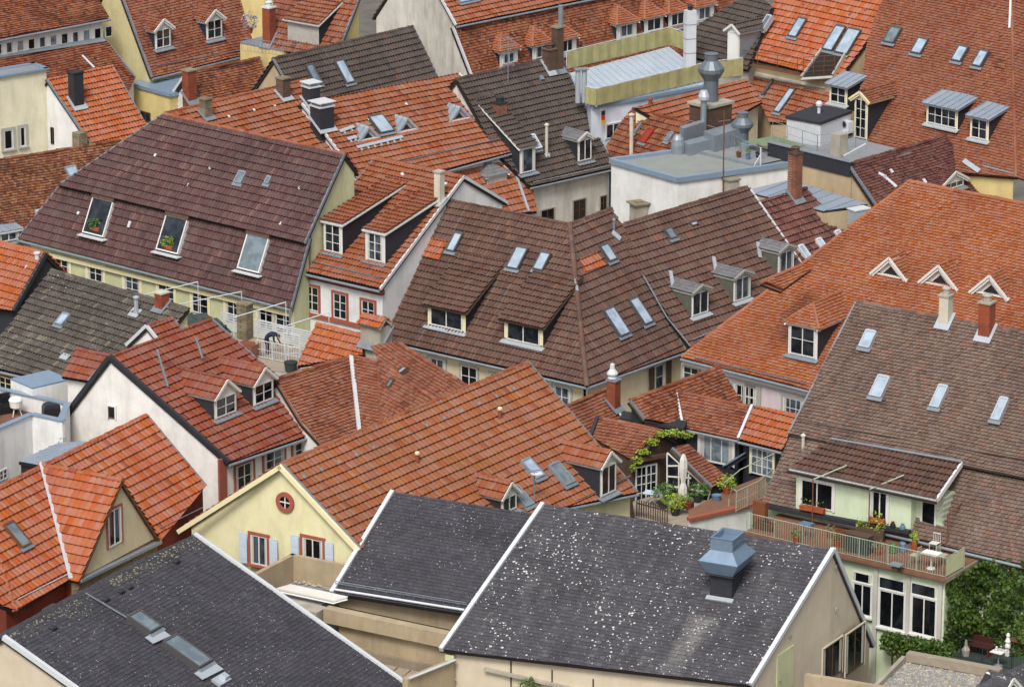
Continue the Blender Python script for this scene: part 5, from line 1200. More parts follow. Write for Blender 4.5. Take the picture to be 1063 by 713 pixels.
Q = pl.at(a2(28, 330)); t = Thing('antenna', 'tall television antenna standing on the umber roof', 'antenna', Q); mb = MB(); mb.tube(Q-Z*.3, Q+Z*3.0, .035, 6); t.part('mast', mb, 'zinc')
for k, (hh_, L) in enumerate(((2.9, .9), (2.5, 1.1), (2.0, .9), (1.3, .6))):
    mb = MB(); mb.tube(Q+Z*hh_-pl.u*L/2, Q+Z*hh_+pl.u*L/2, .02, 5)
    for j in range(5): p = Q+Z*hh_+pl.u*L*(j/4-.5); mb.tube(p-pl.d*.3, p+pl.d*.3, .012, 4)
    t.part('antenna_arm', mb, 'zinc')

# moss along the ridge of the dark roof in the corner, lichen clumps
mb = MB(); pl = PL_A
for k in range(280):
    t_ = rng.random(); v_ = abs(rng.normal())*.35; p = pl.at(d0(10, 520))+(pl.at(d0(760, 118))-pl.at(d0(10, 520)))*t_-pl.v*(v_+.05)+pl.n*.03; s_ = .03+.06*rng.random()
    if math.sin(t_*23)+math.sin(t_*9+1) < -.9: continue
    a_ = rng.random()*6; e1_, e2_ = pl.u*math.cos(a_)+pl.v*math.sin(a_), pl.v*math.cos(a_)-pl.u*math.sin(a_); mb.add([p+e1_*s_, p+e2_*s_*.7, p-e1_*s_, p-e2_*s_*.7, p+pl.n*s_*.5], [(0, 1, 4), (1, 2, 4), (2, 3, 4), (3, 0, 4)])
H1.part('moss', mb, 'moss', kind='stuff')

S0_, S1_ = PL_B.at(d2(800, 430)), PL_B.at(d2(610, 730))
tile_mat('t_slate', ['36353a', '3f3e42', '444347', '4e4d52'], None, 0, ('2a292c', .5), lichen=.97, lcol='cfcfcc', stag=True, streak=.10, spread=.6, rough=.8, gain=1.35, hue=.0, desat=0, hsh=0, stripe=(S0_, S1_, PL_B.n, .75))
# ================================================================== white house with shed dormers
pl = PL_C1; P = H23P
H23.dormer(pl, b1(285, 345), b1(360, 360), 32, 'shed', 't_red', 'pan', cheek='slate_trim', q=12, win=(2, 3), m=.14, over=.14)
H23.dormer(pl, b1(448, 378), b1(526, 395), 32, 'shed', 't_red', 'pan', cheek='slate_trim', q=12, win=(2, 3), m=.14, over=.14)
H23.chimney(pl, b1(727, 165), 11, b1(727, 38)[1], 'render_pale', 'concrete', flash='pale_steel')
H23.guard(b1(195, 375), b1(508, 452), pl, 'zinc', .16, .6); H23.strip(b1(590, 50), b1(600, 45), pl, 'white_metal', .25); H23.strip(b1(755, 90), b1(765, 80), pl, 'white_metal', .25)
wf = wfrom(P, 3, 2)
for bl, br, hp in ((b1(217, 566), b1(268, 577), 25), (b1(326, 598), b1(377, 610), 26), (b1(436, 630), b1(486, 642), 27)): H23.win(wf, bl, br, hp, cols=2, rows=3, casing='sandstone', cw=.12, cas_d=.09)
mb = MB(); a, b = wf.at(b1(195, 578)), wf.at(b1(520, 652)); mb.obox((a+b)/2+wf.n*.06, b-a, wf.n*.12, Z*.22); H23.part('sill_band', mb, 'sandstone')
mb = MB(); a, b = P[3]-pl.d*.25-Z*.25, P[2]-pl.d*.25-Z*.25; mb.obox((a+b)/2, b-a, pl.d*.25, Z*.3); H23.part('eave_board', mb, 'red_board'); H23.pipe(P[3]+V3(.35, .2, -.2), 0)
# ================================================================== corner roof
pl = PL_E; P = H24P
H24.dormer(pl, b1(690, 633), b1(840, 662), 24, 'shed', 't_choc', 'pan', front='cream_paint', cheek='slate_trim', q=30, win=(2, 1), m=.22, over=.25, frame='white_paint', fover=.3, fascia='timber', flash='pale_steel')
H24.dormer(pl, b2(12, 690), b2(165, 720), 24, 'shed', 't_choc', 'pan', front='cream_paint', cheek='slate_trim', q=30, win=(2, 1), m=.22, over=.25, frame='white_paint', fover=.3, fascia='timber', flash='pale_steel')
H24.skylight(pl, b1(770, 345), b1(832, 278), 'sky_frame', 'sky_glass_white', .12)
for bl, tr in ((b2(30, 412), b2(108, 335)), (b2(132, 418), b2(198, 355))): H24.skylight(pl, bl, tr, 'sky_frame', 'sky_glass_white', .12)
def patch(H, pl, pts, mat='t_fresh', kind='pan'):
    mb = MB(); tiles(mb, pl, [pl.at(p)+pl.n*.03 for p in pts], kind); pad_uv(mb); H.part('tile_patch', mb, mat)
patch(H24, pl, [b1(700, 290), b1(768, 305), b1(738, 380), b1(655, 360)])
p2 = PL_E2; P2 = H24P2
H24.skylight(p2, b2(415, 390), b2(405, 314), 'sky_frame', 'sky_glass', .12); H24.skylight(p2, b2(457, 682), b2(428, 560), 'sky_frame', 'sky_glass', .12); H24.skylight(p2, b2(553, 636), b2(522, 522), 'sky_frame', 'sky_glass', .12)
patch(H24, p2, [b2(305, 372), b2(370, 348), b2(405, 398), b2(322, 425)], 't_fresh', 'panbig')
H24.vent(p2, b2(440, 262), .07, .6, 'zinc'); H24.strip(b2(428, 270), b2(460, 298), p2, 'pale_steel', .35); H24.strip(b2(285, 455), b2(292, 500), PL_E2, 'pale_steel', .15)
wl = wfrom(P, 3, 2); wr = wfrom(P2, 4, 3)
for bl, br, hp in ((c1(697, 150), c1(760, 166), 20), (c1(822, 185), c1(885, 200), 21), (c1(935, 215), c1(985, 228), 21), (c2(205, 262), c2(272, 280), 21)): H24.win(wl, bl, br, hp, cols=2, rows=2, casing='grey_stone', cw=.12)
H24.win(wr, c2(597, 207), c2(634, 193), 25, cols=1, rows=2, casing='w_beige', cw=.1, shut='timber')
H24.pipe(P[2]+V3(0, .05, -.1), 0)
# roof with slate dormers
pl = PL_J; P = H25P
for A, B, h_ in ((b2(742, 605), b2(808, 583), 27), (b2(905, 548), b2(972, 526), 27), (b3(92, 445), b3(152, 420), 26)):
    H25.dormer(pl, A, B, h_, 'gable', 't_stone', 'slate', cheek='slate_mossy', dp=22, win=(2, 1), m=.06, over=.12, caps=False, fascia='grey_stone', flash='pale_steel')
H25.skylight(pl, b2(655, 302), b2(655, 252), 'sky_frame', 'sky_glass_grey', .1); H25.skylight(pl, b2(740, 250), b2(755, 225), 'timber', 'sky_glass_grey', .05, apron=False)
for p in (b2(660, 430), b2(828, 375), b2(1000, 318)): 
    a = (p[0], p[1]); H25.strip((p[0]-1, p[1]-2), (p[0]+1.5, p[1]+14), pl, 'pale_steel', .22)
H25.guard(b2(740, 690), b2(860, 640), pl, 'pale_steel', .1)
pl = PL_26; H26.chimney(pl, a3(172, 790), 15.5, a3(172, 605)[1], 'brick', 'brick_dark', .9, hood='cyl')
for bl, tr in ((b3(195, 385), b3(190, 322)), (b3(262, 355), b3(262, 300)), (b3(330, 320), b3(340, 272))): H26.skylight(pl, bl, tr, 'white_metal', 'sky_glass', .1, wh=(.5, 1.1))
# ================================================================== wide orange roof
pl = PL_27; P = H27P
for A, B in ((b3(465, 424), b3(598, 446)), (b3(653, 457), b3(795, 483)), (b3(852, 495), b3(993, 521))):
    H27.dormer(pl, A, B, 0, 'tri', 't_orange_plain', 'biber', dp=43, over=.12, fover=.22)
H27.dormer(pl, c3(130, 70), c3(246, 92), 37, 'hip', 't_orange_plain', 'biber', cheek='slate_trim', dp=40, win=(2, 2), m=.16, over=.24, fover=.24)
for p in ((500, 200), (585, 150), (640, 168), (725, 170), (850, 208), (885, 195), (995, 232), (358, 322), (430, 255), (257, 395), (525, 295), (600, 350), (690, 385), (790, 390), (905, 420), (510, 460), (100, 540), (450, 530)):
    Q = pl.at(b3(*p)); mb = MB(); mb.obox(Q+pl.n*.06, pl.u*.2, pl.v*.14, pl.n*.07); H27.part('snow_tile', mb, 't_orange_plain')
H27.guard(c2(760, 85), c3(215, 190), pl, 'zinc', .2, .9)
wp_ = wfrom(P, 3, 2)
for bl, br, hp in ((c2(712, 160), c2(800, 182), 14), (c2(908, 262), c2(996, 285), 23), (c3(-35, 265), c3(18, 280), 21), (c3(113, 306), c3(190, 327), 21)): H27.win(wp_, bl, br, hp, cols=3, rows=2, casing='grey_stone', cw=.14)
mb = MB(); a, b = P[3]-pl.d*.2-Z*.28, P[2]-pl.d*.2-Z*.28; mb.obox((a+b)/2, b-a, pl.d*.2, Z*.3); H27.part('eave_board', mb, 'white_paint')
# small hip dormer on the hidden left side
A, B = onz(b3(35, 465), 12.4), onz(b3(120, 500), 12.4); mbb = MB()
pq = rp(b3(65, 440), b3(170, 398), 12.9, 30); H27.face(pq, [b3(30, 460), b3(175, 398), b3(230, 405), b3(110, 490)], 't_orange_plain', 'biber', edges='r---', name='side_dormer_roof', body=False)
# ================================================================== brown tile house
pl = PL_28; P = H28P
H28.chimney(pl, b3(735, 640), 15, b3(735, 520)[1], 'render_pale', 'concrete', flash='pale_steel', hood='cyl'); H28.chimney(pl, b3(892, 690), 18, b3(890, 548)[1], 'brick_red', 'concrete', flash='pale_steel', hood='cyl')
for bl, tr in ((c3(456, 236), c3(530, 162)), (c3(690, 278), c3(758, 198)), (c3(928, 328), c3(994, 246)), (c3(415, 45), c3(478, -15))): H28.skylight(pl, bl, tr, 'pale_steel', 'sky_glass_white', .12)
H28.guard(c3(180, 330), c3(1055, 480), pl, 't_plain_brown', .12, .9)
H28.vent(PL_28b, c3(190, 440), .08, .7, 'render_pale')
Pb_ = H28P2; wa = Wp(Pb_[3], Pb_[2], .02)
# loggia: a long flush dormer standing on the eave wall
A, B = wa.at(e1(205, 212)), wa.at(e1(905, 385)); T = wa.at(e1(205, 52)); zl0 = A[2]-.3; zl1 = T[2]; L = np.dot(B-A, wa.u)
TR = wa.at(e1(905, 168)); zl1 = (T[2]+TR[2])/2
def lp(x, y, z): return V3(*(A[:2]), 0)+wa.u*x-wa.n*y+Z*z
mb = MB(); xd = np.dot(wa.at(e1(772, 300))-A, wa.u)
mb.prism([lp(0, 0, zl0), lp(xd, 0, zl0), lp(xd, 3.5, zl0), lp(0, 3.5, zl0)], Z*(zl1-zl0))
mb.prism([lp(xd, .5, zl0-3), lp(L, .5, zl0-3), lp(L, 3.5, zl0-3), lp(xd, 3.5, zl0-3)], Z*(zl1-zl0+3-.01)); li = H28.part('loggia', mb, 'w_mint')
# its roof
ra, rb = PL_28.at(c3(250, 402)), PL_28.at(c3(822, 500)); 
fa, fb = lp(-.25, -.35, zl1+.12), lp(L+.1, -.35, zl1+.12); rm = (ra+rb)/2; rz = rm[2]+.05; dd = np.dot(fa-ra, wa.n)
r0_, r1_ = fa+Z*(rz-fa[2])-wa.n*dd+wa.u*1.1, fb+Z*(rz-fb[2])-wa.n*np.dot(fb-rb, wa.n)+wa.u*.0
r1_ = V3(*r1_[:2], rz); r0_ = V3(*r0_[:2], rz)
pz = pl3(fa, fb, r0_); mb = MB(); pts = [fa, fb, pz.drop(r1_), pz.drop(r0_)]; tiles(mb, pz, pts, 'pan'); mb.prism([p-pz.n*.05 for p in pts], -pz.n*.14, 1); pad_uv(mb); H28.part('loggia_roof', mb, ['t_choc', 'white_paint'], li)
H28.gutter(fa, fb, pz, .06, 'dark'); H28.strip(pts[3], pts[2], pz, 'zinc', .1); H28.verge(pts[1], pts[2], pz, 'white_paint', pts, .1, .1)
# lattice side
mb = MB()
for k in range(7): z_ = zl1-.1-k*.26; mb.obox(lp(L+.03, .9+k*.0, z_), wa.u*.03, wa.n*max(.3, 2.4-k*.3), Z*.07)
H28.part('side_lattice', mb, 'lattice', li)
for bl, br, hp, c_ in ((e1(232, 205), e1(388, 240), 27, 2), (e1(582, 278), e1(655, 292), 30, 2)): H28.win(wa, bl, br, hp, cols=c_, rows=1, casing='white_paint', cw=.12, glass='glass_dark', curtain=False)
wd = Wp(lp(xd, .5, 0), lp(L, .5, 0), 0); H28.win(wd, e1(818, 396), e1(896, 415), 46, cols=1, rows=1, glass='glass_dark', fr=.1)
a, b = wa.at(e1(60, 210)), wa.at(e1(775, 338)); mb = MB(); mb.obox((a+b)/2+wa.n*.14, b-a, wa.n*.3, Z*.16); H28.part('ledge', mb, 'slate_trim')
# terrace slab and the storey below it
zt = (wd.at(e1(820, 400))[2]); F0, F1 = onz(e1(-60, 345), zt), onz(e1(945, 575), zt); fu = unit(F1-F0); fn = V3(fu[1], -fu[0], 0)
bk = 3.6; slab = [F0, F1, F1-fn*bk, F0-fn*bk]; mb = MB(); mb.prism(slab, -Z*.22); ti = H28.part('terrace_slab', mb, 'concrete_dark')
mb = MB(); mb.prism([p+(np.mean(slab, 0)-p)*.02+Z*.004 for p in slab], Z*.03); H28.part('terrace_floor', mb, 'deck', ti)
mb = MB(); mb.obox((F0+F1)/2+fn*.03-Z*.06, F1-F0, fn*.06, Z*.16); H28.part('slab_edge', mb, 'deck', ti)
wl_ = Wp(F0, F1, -.3); q = [F0-fn*.3, F1-fn*.3-fu*.2, F1-fn*bk-fu*.2, F0-fn*bk]; H28.body.prism([V3(*p[:2], 0) for p in q], Z*(zt-.25))
for bl, br, hp in ((e2(-68, 352), e2(22, 375), 45), (e2(58, 415), e2(182, 442), 53), (e2(214, 448), e2(334, 474), 54)):
    H28.win(wl_, bl, br, hp*.72, cols=2, rows=1, glass='glass_dark', curtain=False, casing='white_paint', cw=.07, sill='white_paint'); 
    A_, B_ = wl_.at(bl), wl_.at(br); k_ = hp*.74; H28.win(wl_, (bl[0], bl[1]-k_), (br[0], br[1]-k_), hp*.24, cols=1, rows=1, glass='glass', fr=.05)
mb = MB()
for p in (e2(40, 420), e2(198, 452), e2(350, 480)): Q = wl_.at(p); mb.box(V3(*Q[:2], 0)+fn*.05, fu, .22, zt-.3, .1, fn)
H28.part('pilaster', mb, 'w_grey')
t = Thing('railing', 'pale green bar railing along the front of the planted balcony', 'railing', F0); mb = MB(); rail(mb, [F0+fu*.2-fn*.08, F1-fn*.08-fu*.06, F1-fn*1.8-fu*.06], 1.0, .13, .022, .011); t.part('bars', mb, 'green_paint')
mb = MB(); p = F1-fu*.06-fn*.1; mb.prism([p+Z*.1, p-fn*1.6+Z*.1, p-fn*1.6+Z*.95, p+Z*.95], fu*.02); t.part('side_panel', mb, 'w_sage')
G1 = 'potted plants on the balcony'
def onT(x, y): return onz(e1(x, y), zt+.035)
for p, lab in ((e1(285, 335), 'left awning post on the balcony of the brown tile house'), (e1(563, 385), 'second awning post on the balcony, beside the trailing plant')):
    Q = onz(p, zt); t = Thing('awning_post', lab, 'post', Q); mb = MB(); mb.tube(Q, Q+Z*2.6, .03, 6); t.part('post', mb, 'rust'); mb = MB(); mb.tube(Q+Z*2.55, Q+Z*3.25+wa.u*1.3-wa.n*.9, .035, 6); t.part('arm', mb, 'green_paint')
t = Thing('clothes_post', 'rusty square frame standing at the right end of the balcony', 'frame', onT(950, 440)); Q = onT(950, 445); mb = MB(); mb.path([Q, Q+Z*1.9, Q+Z*2.15-fn*1.6, Q-fn*1.6], .03); t.part('frame', mb, 'rust')
planter(wa.at(e1(238, 222))+wa.n*.2, wa.at(e1(355, 245))+wa.n*.2, 'terracotta flower box under the left loggia window', n=60, mat='pot_red'); planter(wa.at(e1(578, 285))+wa.n*.2, wa.at(e1(652, 300))+wa.n*.2, 'terracotta flower box with yellow flowers under the narrow loggia window', 'leaf_lime', n=60)
def table(P, label, w=.7, d=.7, h=.72, top='cloth_white', leg='white_paint', u=fu, ped=False):
    t = Thing('table', label, 'table', P); n = V3(u[1], -u[0], 0); mb = MB(); mb.box(P+Z*h, u, w, .04, d, n); t.part('tabletop', mb, top)
    if ped: mb = MB(); mb.lathe(P, [(.22, 0), (.2, .04), (.04, .08), (.04, h)], 10); t.part('pedestal', mb, leg)
    else:
        for sx in (-1, 1):
            for sd in (-1, 1): p = P+u*sx*(w/2-.05)+n*sd*(d/2-.05); mb = MB(); mb.tube(p, p+Z*h, .02, 5); t.part('leg', mb, leg)
    return t
def chair(P, label, mat, u=fu, back=1):
    t = Thing('chair', label, 'chair', P, None); n = V3(u[1], -u[0], 0)*back; mb = MB(); mb.box(P+Z*.43, u, .42, .035, .42, n); t.part('seat', mb, mat)
    mb = MB(); c = P-n*.2
    for k in range(5): mb.tube(c+u*(k-2)*.09+Z*.45, c+u*(k-2)*.09+Z*(.88-.02*abs(k-2)), .012, 4)
    mb.tube(c-u*.2+Z*.86, c+u*.2+Z*.86, .02, 5); t.part('backrest', mb, mat)
    for sx in (-1, 1):
        for sd in (-1, 1): p = P+u*sx*.18+n*sd*.18; mb = MB(); mb.tube(p, p+Z*.44, .016, 4); t.part('leg', mb, mat)
table(onT(872, 522), 'small white pedestal table at the right end of the balcony', .85, .6, .74, ped=True); chair(onT(890, 440), 'white wrought metal chair behind the pedestal table on the balcony', 'white_paint'); chair(onT(928, 500), 'pale green metal chair at the right end of the balcony railing', 'green_paint', -fn); chair(onT(795, 500), 'green metal folding chair left of the pedestal table', 'green_paint', fn)
table(onT(255, 372), 'small blue topped table behind the left part of the balcony railing', .6, .5, .7, 'blue_paint', 'zinc')
mb = MB(); Q = onT(515, 440); t = Thing('planter_cabinet', 'long dark green storage box behind the balcony railing', 'storage box', Q); mb.box(Q, fu, 1.25, .85, .5, fn); t.part('box', mb, 'tarp'); mb = MB(); mb.box(Q+Z*.853, fu, 1.3, .05, .55, fn); t.part('lid', mb, 'timber')
for p, lab, mat in ((onT(685, 445), 'green watering can on the balcony floor', 'chair_green'), (onT(733, 440), 'blue watering can on the balcony floor', 'blue_paint')):
    t = Thing('watering_can', lab, 'watering can', p); mb = MB(); mb.lathe(p, [(.16, 0), (.18, .05), (.15, .42), (.12, .46)], 10); t.part('body', mb, mat); mb = MB(); mb.tube(p+fu*.12+Z*.15, p+fu*.4+Z*.5, .03, 5); t.part('spout', mb, mat); mb = MB(); mb.path([p-fu*.14+Z*.1, p-fu*.28+Z*.3, p-fu*.1+Z*.5, p+fu*.08+Z*.44], .018); t.part('handle', mb, mat)
potted(onT(205, 395), 'terracotta pot with a low plant near the left end of the balcony', n=60, group=G1); potted(onT(372, 372), 'tall stemmed potted tree with a dry brown crown on the balcony', .14, .25, (.2, .2, .25), 'moss', n=60, group=G1); potted(onT(410, 415), 'round potted plant beside the rust coloured screen on the balcony', n=70, group=G1)
potted(onT(790, 440), 'lime green leafy plant in a pot beside the balcony door', .15, .5, (.22, .22, .3), 'leaf_lime', n=90, group=G1); potted(onT(610, 455), 'bronze leafed plant in a terracotta pot behind the balcony railing', .15, .25, (.3, .2, .25), 'moss', n=80, group=G1)
planter(onT(500, 375), onT(640, 395), 'long trough with trailing green vine on the balcony', 'leaf_lime', .6, .3, .35, 220, 'timber', 'plant_trough')
mb = MB(); Q = onT(430, 420); t = Thing('screen', 'rust coloured wooden privacy screen on the balcony', 'screen', Q)
for k in range(6): mb.box(Q+fu*(k-2.5)*.13, fu, .11, .95, .03, fn)
t.part('slats', mb, 'rust'); mb = MB(); mb.obox(Q+Z*.9-fn*.03, fu*.8, fn*.03, Z*.06); t.part('rail', mb, 'rust')
mb = MB(); Q = onT(700, 530); t = Thing('tray', 'grey square tray lying on the balcony floor', 'tray', Q); mb.box(Q+Z*.25, fu, .6, .05, .5, fn); t.part('tray', mb, 'zinc'); mb = MB(); mb.box(Q, fu, .3, .25, .3, fn); t.part('stand', mb, 'timber')
for p, lab, mat in ((e1(692, 300), 'black jar on the dark ledge of the loggia', 'black_plastic'), (e1(740, 312), 'blue jar on the dark ledge of the loggia', 'blue_paint')):
    Q = wa.at(p)+wa.n*.16; Q[2] = (wa.at(e1(700, 326))[2])+.02; mb = MB(); mb.lathe(Q, [(.1, 0), (.14, .12), (.12, .26), (.07, .3), (.08, .36)], 10); single('jar', lab, 'jar', mb, mat)
t = Thing('wood_pile', 'stack of brown timber planks at the left end of the balcony', 'wood pile', onT(45, 330)); mb = MB()
for k in range(8): Q = onT(35+4*k, 330); mb.obox(Q+Z*(.1+.09*(k % 4))+fn*.1*(k//4), fu*1.0, fn*.12, Z*.08)
t.part('planks', mb, 'wood_brown'); mb = MB(); mb.box(onT(30, 300), fu, .7, 1.1, .3, fn); t.part('crate', mb, 'rust')
# ---- yard at the bottom right
zy = 5.0
wv_ = Wp(Pb_[3], Pb_[2], -.4)
t = Thing('ivy', 'thick green ivy covering the wall below the brown tile roof, right of the balcony', 'ivy'); mb = MB(); n_ = 0
uvw = [wv_.at(p) for p in (e2(330, 110), e2(770, 60), e2(770, 520), e2(400, 500))]
while n_ < 7600:
    x = 330+rng.random()*470; y = 60+rng.random()*520
    if x < 420 and (y > 420 or y < 190): 
        if rng.random() < .7: continue
    top = 95+(x-400)*.02 if x > 430 else 190
    if y < top-20: continue
    Q = wv_.at(e2(x, y)); bump = .35+.35*math.sin(x*.03+y*.021)+.25*math.sin(x*.071-y*.05); hole = math.sin(x*.021+1)*math.sin(y*.026+.5)
    if 480 < x < 590 and 290 < y < 480: bump -= .45
    p = Q+wv_.n*max(.05, bump*.7+.25*rng.random()); a = unit(rng.normal(size=3)+V3(0, 0, -.6)); b = unit(np.cross(a, wv_.n+.5*rng.normal(size=3))); s_ = .07+.17*rng.random()**1.6
    mb.add([p-a*s_*.6, p+b*s_*.5, p+a*s_*.7, p-b*s_*.5], [(0, 1, 2, 3)]); n_ += 1
S0 = F1-fn*.25-fu*.2
for k in range(3200):
    p = S0-fn*rng.random()*(bk+.2)+Z*(zy-zt+.2+(zt-zy-.3)*rng.random()); p = p+fu*(.05+.3*rng.random()*(1+math.sin(p[2]*2.1+p[1]*1.7))); a = unit(rng.normal(size=3)+V3(0, 0, -.6)); b = unit(np.cross(a, fu+.5*rng.normal(size=3))); s_ = .10+.10*rng.random()
    mb.add([p-a*s_*.6, p+b*s_*.5, p+a*s_*.7, p-b*s_*.5], [(0, 1, 2, 3)])
t.part('foliage', mb, 'ivy'); mb = MB()
for k in range(5): Q = wv_.at(e2(430+k*70, 480)); mb.tube(V3(*Q[:2], zy-.4)+wv_.n*.08, wv_.at(e2(460+k*60, 200))+wv_.n*.08, .05, 5, .02)
t.part('stem', mb, 'timber')
mb = MB(); n_ = 0; t = Thing('hedge', 'clipped leafy hedge below the tall white framed windows', 'hedge')
while n_ < 2600:
    x = 110+rng.random()*330; y = 430+(x-110)*.17+rng.random()*120*(.5+.5*min(1, (x-90)/120)); Q = wl_.at(e2(x, y)); p = Q+fn*(.25+.7*rng.random()); a = unit(rng.normal(size=3)); b = unit(np.cross(a, rng.normal(size=3))); s_ = .08+.1*rng.random()
    mb.add([p-a*s_*.6, p+b*s_*.5, p+a*s_*.7, p-b*s_*.5], [(0, 1, 2, 3)]); n_ += 1
t.part('foliage', mb, 'ivy'); mb = MB()
for k in range(4): Q = wl_.at(e2(150+k*80, 500)); mb.tube(V3(*Q[:2], 0)+fn*.5, V3(*Q[:2], Q[2]+.2)+fn*.5, .04, 5)
t.part('stem', mb, 'timber')
H53 = House('yard_terrace', 'sunken terrace with a dark green floor behind a thin railing at the bottom right', 'terrace', wall='concrete_dark')
yq = [onz(e2(*p), zy) for p in ((380, 560), (640, 650), (900, 640), (900, 480), (430, 470))]; H53.body.prism([V3(*p[:2], 0) for p in yq], Z*zy); H53.foot += [tuple(p[:2]) for p in yq]
mb = MB(); mb.prism([p+Z*.004 for p in yq], Z*.03); H53.part('floor', mb, 'tarp')
t = Thing('railing', 'thin dark railing around the sunken terrace at the bottom right', 'railing'); mb = MB(); rail(mb, [onz(e2(415, 565), zy), onz(e2(700, 630), zy), onz(e2(790, 640), zy)], 1.0, .16, .022, .007); t.part('bars', mb, 'slate_trim')
def onY(x, y): return onz(e2(x, y), zy+.04)
table(onY(635, 610), 'round white garden table with two candles on the sunken terrace', .6, .6, .7, 'cloth_white', 'zinc', ped=True)
for k in (0, 1): 
    Q = onY(635, 610)+Z*.74+V3(-.1+.2*k, 0, 0); mb = MB(); mb.lathe(Q, [(.05, 0), (.05, .22), (.01, .24)], 8); single('candle', ('left', 'right')[k]+' white candle on the garden table of the sunken terrace', 'candle', mb, 'white_paint')
Q = onY(680, 560)+Z*.0; mb = MB(); mb.lathe(Q, [(.12, 0), (.14, .5), (.1, .62), (.14, .7), (.07, .9), (.1, 1.0), (.04, 1.12)], 10); single('garden_statue', 'white garden figure standing by the ivy on the sunken terrace', 'statue', mb, 'cloth_white')
Q = onY(478, 560); mb = MB(); mb.lathe(Q, [(.16, 0), (.2, .3), (.08, .5), (.05, .8)], 10); single('urn', 'slim grey urn on the sunken terrace, left of the red bench', 'urn', mb, 'grey_stone')
t = Thing('bench', 'dark red bench half hidden behind the railing of the sunken terrace', 'bench', onY(545, 555)); Q = onY(545, 555); mb = MB(); mb.box(Q+Z*.4, fu, 1.2, .06, .4, fn); t.part('seat', mb, 'bench_red'); mb = MB(); mb.box(Q-fn*.2+Z*.46, fu, 1.2, .4, .05, fn); t.part('backrest', mb, 'bench_red')
for sx in (-1, 1): mb = MB(); mb.box(Q+fu*sx*.5, fu, .06, .4, .36, fn); t.part('leg', mb, 'red_board')
table(onY(740, 560), 'brown wooden table at the right edge of the sunken terrace', .9, .7, .75, 'wood_brown', 'wood_brown')
# gravel roof, timber kerb, little slate roof
H54 = House('flat_roof_annexe', 'low flat roof covered in gravel below the tan gable, edged by a timber kerb', 'annexe', wall='concrete_tan')
zg = 6.2; gq = [onz(p, zg) for p in (e2(20, 760), e2(188, 588), e2(640, 672), e2(560, 800))]; H54.body.prism([V3(*p[:2], 0) for p in gq], Z*(zg-.1)); H54.foot += [tuple(p[:2]) for p in gq]
mb = MB(); mb.prism([p-Z*.09 for p in gq], Z*.05); H54.part('roof', mb, 'flat_grey')
mb = MB(); lo, hi = np.min(gq, 0), np.max(gq, 0); n_ = 0
e_a, e_b = gq[2]-gq[1], gq[0]-gq[1]
while n_ < 2600:
    p = gq[1]+e_a*rng.random()+e_b*rng.random()*1.05; s_ = .035+.05*rng.random(); p = p+Z*(-.05); an = rng.random()*6
    c_, sn = math.cos(an)*s_, math.sin(an)*s_; mb.add([p+V3(c_, sn, 0), p+V3(-sn, c_, 0), p+V3(-c_, -sn, 0), p+V3(sn, -c_, 0), p+Z*s_*.8], [(0, 1, 4), (1, 2, 4), (2, 3, 4), (3, 0, 4)]); n_ += 1
H54.part('gravel', mb, 'gravel_mat', kind='stuff')
a, b = gq[1], gq[2]; uu = unit(b-a); nn = V3(uu[1], -uu[0], 0); mb = MB(); mb.prism([a, b, b-nn*.4, a-nn*.4], Z*.4); H54.part('kerb', mb, 'deck_pale')
mb = MB(); mb.prism([gq[1], gq[0], gq[0]-uu*.2, gq[1]-uu*.2], Z*.25); H54.part('flashing', mb, 'concrete')
# parapet before the gable windows
a, b = onz(d3(212, 668), 8.2), onz(d3(540, 722), 8.2); uu = unit(b-a); nn = V3(uu[1], -uu[0], 0); mb = MB(); mb.prism([a-uu*.2, b, b-nn*.3, a-nn*.3-uu*.2], -Z*3); H54.part('parapet', mb, 'concrete_tan')
H55 = House('slate_roof_annexe', 'corner of a small dark slate roof with a white edged gablet at the bottom right', 'annexe', wall='w_clad')
pq = rp(e2(640, 640), e2(770, 590), 6.6, 30); Pq = H55.face(pq, [e2(520, 712), e2(650, 645), e2(780, 590), e2(900, 800), e2(560, 830)], 't_slate', 'shingle', edges='-----'); H55P = Pq
H55.dormer(pq, e2(640, 745), e2(745, 735), 2, 'gable', 't_slate', 'shingle', front='timber', cheek='slate_trim', dp=45, win=None, over=.1, caps=False, fascia='white_paint')
# ================================================================== top right
pl = PL_29
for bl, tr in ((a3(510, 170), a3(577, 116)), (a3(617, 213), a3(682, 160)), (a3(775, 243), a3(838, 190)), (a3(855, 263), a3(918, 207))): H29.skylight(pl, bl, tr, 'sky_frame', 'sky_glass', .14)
for A, B, h_ in ((a3(292, 402), a3(362, 418), 20), (a3(672, 480), a3(790, 515), 22), (a3(840, 540), a3(912, 558), 24)):
    H29.dormer(pl, A, B, h_, 'shed', 't_zinc', 'seam', front='cream_paint', cheek='slate_trim', q=12, win=(2, 2) if B[0]-A[0] < 25 else (4, 2), m=.12, over=.18, fover=.3, fascia='zinc', flash='pale_steel')
H29.dormer(pl, a3(388, 540), a3(440, 552), 43, 'gable', 't_old_red', 'biber', front='cream_paint', cheek='slate_trim', dp=35, win=(2, 4), m=.1, over=.3, fover=.2, fascia='cream_paint')
for p in ((540, 250), (430, 270), (645, 250), (885, 362), (955, 370), (700, 350), (820, 380), (960, 140), (985, 185), (840, 450), (560, 480), (930, 300)):
    Q = pl.at(a3(*p)); mb = MB(); mb.obox(Q+pl.n*.06, pl.u*.22, pl.v*.12, pl.n*.08); H29.part('snow_tile', mb, 't_wine')
patch(H29, pl, [a3(940, 225), a3(980, 235), a3(978, 270), a3(936, 262)], 't_mottled', 'biber')
H29.strip(a3(1003, -5), a3(998, 115), pl, 'white_metal', .14)
